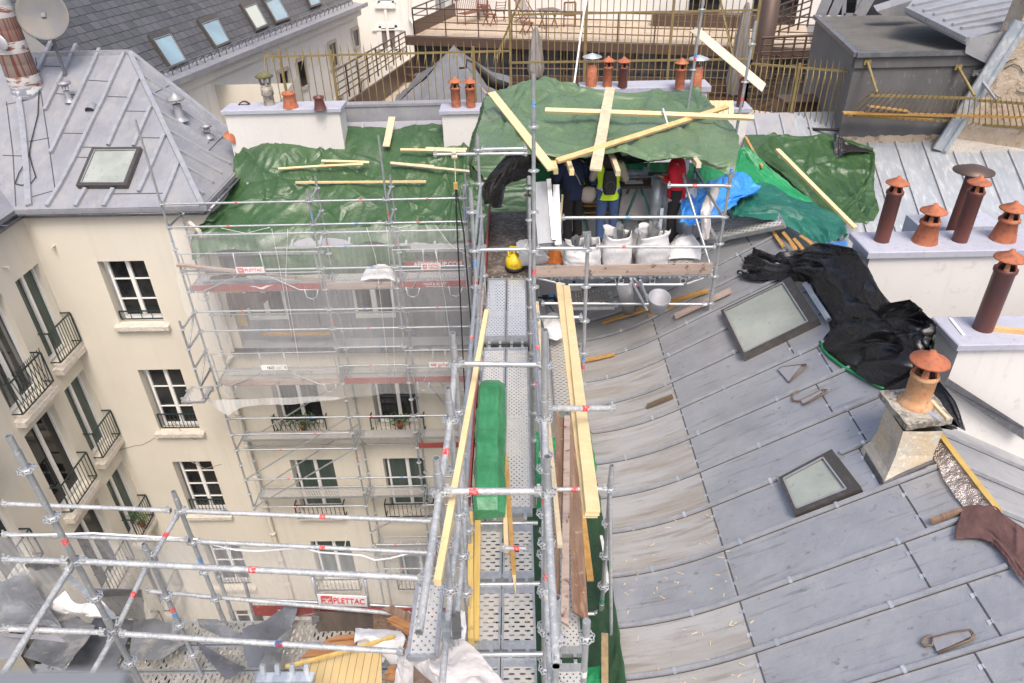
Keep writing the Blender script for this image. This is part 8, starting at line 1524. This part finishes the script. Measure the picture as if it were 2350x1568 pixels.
    for sx, (lx, ly) in zip((-1, 1), legs):
        limb([(.088*sx, 0, .98), (.092*sx, .0, .80), (lx, ly*.5+.02, .48), (lx, ly-.02, .08)], [.115, .105, .08, .075], 'trouser_leg', trs, 3+sx); m = MB(); f = Vector((lx, ly+.06, 0)); P = []
        for q in range(9): u = q/8; w = .045*math.sin(math.pi*min(1, u*.9+.12))**.6+.008; hh = .10-.05*u; P.append([T((f.x+math.cos(a)*w, f.y-.14+.28*u, .0+max(0, math.sin(a))*hh+.012)) for a in np.linspace(0, 2*math.pi, 12, endpoint=False)])
        m.grid(P, closed=True); m.poly(P[0]); m.poly(P[-1]); mk('shoe', m, shoe, t)
    loft([(0, 0, .84, .155, .12), (0, 0, .98, .17, .125)], 'trousers_seat', trs, .004)
    loft([(0, L*.1, .80, .19, .145), (0, L*.15, .92, .192, .145), (0, L*.4, 1.08, .178, .135), (0, L*.7, 1.26, .20, .14), (0, L*.8, 1.38, .195, .12), (0, L*.9, 1.44, .12, .085), (0, L*.95, 1.475, .065, .06)], 'jacket', top, .012, seed=7)
    for sx, (el, wr) in zip((-1, 1), arms):
        limb([(.155*sx, L*.8, 1.385), (.2*sx, L*.8+.01, 1.33), el, wr], [.07, .075, .058, .045], 'sleeve', slv, 9+sx)
    m = MB(); hc = Vector((0, L+.03, 1.615)); P = []
    for i in range(13):
        th = math.pi*i/12*.62; P.append([T(tuple(hc+Vector((math.sin(th)*math.cos(a)*.092, math.sin(th)*math.sin(a)*.105-.012, math.cos(th)*.105)))) for a in np.linspace(0, 2*math.pi, 20, endpoint=False)])
    m.grid(P, closed=True)
    if long_hair:
        for kx in range(-4, 5): m.path([T((kx*.02, L-.06, 1.64)), T((kx*.024, L-.10, 1.5)), T((kx*.022+.01, L-.135, 1.36)), T((kx*.02, L-.13, 1.25))], .02, 6)
    mk('hair', m, hair, t)
    m = MB()
    for sx in (-1, 1): m.lathe(T((.032*sx, L+.118, 1.625)), [(0, -.008), (.012, 0), (0, .008)], 8); 
    mk('eyes', m, BLACKR, t); m = MB(); m.beam(T((-.025, L+.118, 1.545)), T((.025, L+.118, 1.545)), .01, .008); mk('mouth', m, M('lips', (.4, .15, .13), .5), t); m = MB()
    for sx in (-1, 1): m.lathe(T((.09*sx, L+.03, 1.6)), [(0, -.01), (.022, 0), (0, .01)], 8, 0, (1, .2, 0)); 
    mk('ears', m, SKIN, t)
    return t, T
LIME = M('lime safety vest', (.68, 1.0, .03), .6); NAVY = M('navy jacket', (.012, .022, .065), .8); RED_ = M('red sweatshirt', (.62, .012, .028), .8, 0, [((10, 10, 10), .4, .6, (.50, .008, .02), .6)]); JEAN = M('blue jeans', (.045, .09, .21), .85, 0, [((20, 20, 20), .4, .6, (.07, .125, .26), .6)]); BLK = M('black trousers', (.016, .015, .017), .85); BEIGE = M('beige sleeve', (.42, .37, .32), .9); HAIRD = M('dark brown hair', (.02, .012, .008), .5); HAIRG = M('grey hair', (.18, .16, .15), .6); REFL = M('silver reflective band', (.65, .66, .66), .35)
ft = oz(1390, 553, ZP)
pv, Tv = person('person seen from behind in a lime safety vest and blue jeans at the workbench', ft.x, ft.y, .05, (((-.27, .08, 1.12), (-.20, .32, 1.06)), ((.30, .05, 1.10), (.24, .33, 1.04))), .05, (LIME, BEIGE, JEAN, HAIRD, BLACKR), ((-.11, 0), (.12, .04)), True)
m = MB(); P = []
for (cz, s) in ((.965, 1), (1.015, 1)): P.append([Tv((math.cos(a)*.203, .012+math.sin(a)*.158, cz)) for a in np.linspace(0, 2*math.pi, 28, endpoint=False)])
m.grid(P, closed=True); mk('reflective_band', m, REFL, pv)
bpp = Tv((-.0, -.22, 1.15)); BP = thing('backpack', 'black backpack worn over the lime safety vest', 'backpack', bpp); m = MB(); P = []
for k in range(13):
    q = k/12; w = .118*(1-.25*q**3)*(.8+.2*min(1, q*4)); d = .085*(1-.35*q); P.append([Tv((math.copysign(abs(math.cos(a))**.6, math.cos(a))*w-.02, -.20+math.copysign(abs(math.sin(a))**.6, math.sin(a))*d, .96+.40*q)) for a in np.linspace(0, 2*math.pi, 24, endpoint=False)])
m.grid(P, closed=True); m.poly(P[0][::-1]); m.poly(P[-1]); mk('bag_body', m, M('black nylon', (.012, .012, .013), .6), BP); m = MB()
m.path([Tv((-.02+math.cos(a)*.08, -.285, 1.08+math.sin(a)*.11)) for a in np.linspace(0, math.pi, 10)], .006, 5); m.box(*(lambda p: (p.x-.004, p.x+.004, p.y-.01, p.y, p.z-.03, p.z+.03))(Tv((.05, -.29, 1.06)))); mk('pocket_zip', m, M('zip', (.08, .08, .07), .5), BP)
for sx in (-.1, .08): m = MB(); m.path([Tv((sx, -.13, 1.38)), Tv((sx*1.2, -.02, 1.465)), Tv((sx*1.4, .12, 1.4)), Tv((sx*1.5, .165, 1.25))], .018, 6); mk('strap', m, BLACKR, BP)
fr = oz(1542, 553, ZP)
pr, Tr = person('person in a red sweatshirt and black trousers turned left at the workbench end', fr.x, fr.y, 1.15, (((-.24, .02, 1.10), (-.13, .2, 1.14)), ((.25, .02, 1.10), (.12, .2, 1.12))), .06, (RED_, RED_, BLK, HAIRG, BLACKR), ((-.1, .02), (.1, -.04)), H=1.74)
m = MB(); P = [[Tr((math.cos(a)*r1, .01+math.sin(a)*r2, cz)) for a in np.linspace(0, 2*math.pi, 28, endpoint=False)] for cz, r1, r2 in ((.76, .192, .148), (.815, .196, .152))]; m.grid(P, closed=True); mk('shirt_hem', m, M('grey shirt', (.45, .44, .47), .9), pr)
fn = oz(1316, 552, ZP)
pn, Tn = person('person in a navy jacket and black trousers behind the leaning metal profiles', fn.x-.02, fn.y, .35, (((-.26, .1, 1.12), (-.18, .34, 1.08)), ((.27, .08, 1.12), (.2, .32, 1.1))), .05, (NAVY, NAVY, BLK, HAIRG, BLACKR))
p = Tn((.22, -.10, .86)); SB2 = thing('shoulder_bag', 'beige shoulder bag hanging at the hip of the navy jacket', 'bag', p); m = MB(); m.lathe(p, [(0, -.15), (.10, -.13), (.145, -.05), (.15, .03), (.12, .11), (.05, .13), (0, .13)], 18, 0, (0, 0, 1), sx=1, sy=.55); mk('pouch', m, BEIGE, SB2); m = MB(); m.path([p+Vector((-.1, 0, .1)), Tn((.0, -.16, 1.2)), Tn((-.14, -.08, 1.44)), Tn((-.1, .1, 1.42))], .012, 5); mk('strap', m, M('grey strap', (.3, .3, .28), .8), SB2)
p = Tn((.42, .1, 1.20)); HL = thing('lime_helmet', 'lime yellow safety helmet lying on the workbench beside the navy jacket', 'helmet', p); m = MB(); q = Vector((1.0, 12.1, ZP+.89)); m.lathe(q, [(.15, 0), (.135, .01), (.13, .06), (.10, .11), (.05, .135), (0, .14)], 20); m.lathe(q+Vector((0, -.1, .01)), [(.06, 0), (.09, .005), (0, .02)], 12); mk('shell', m, LIME, HL); m = MB()
for k in range(4): m.box(q.x-.06+.035*k, q.x-.045+.035*k, q.y-.14, q.y-.12, q.z+.05, q.z+.075)
mk('vent_slots', m, BLACKR, HL)
plank('broom_handle', 'wooden broom handle standing between the navy jacket and the sacks', oy(*d1(868, 860), 11.0), oy(*d1(900, 400), 11.4), .03, .03, WOODN, cat='broom handle')
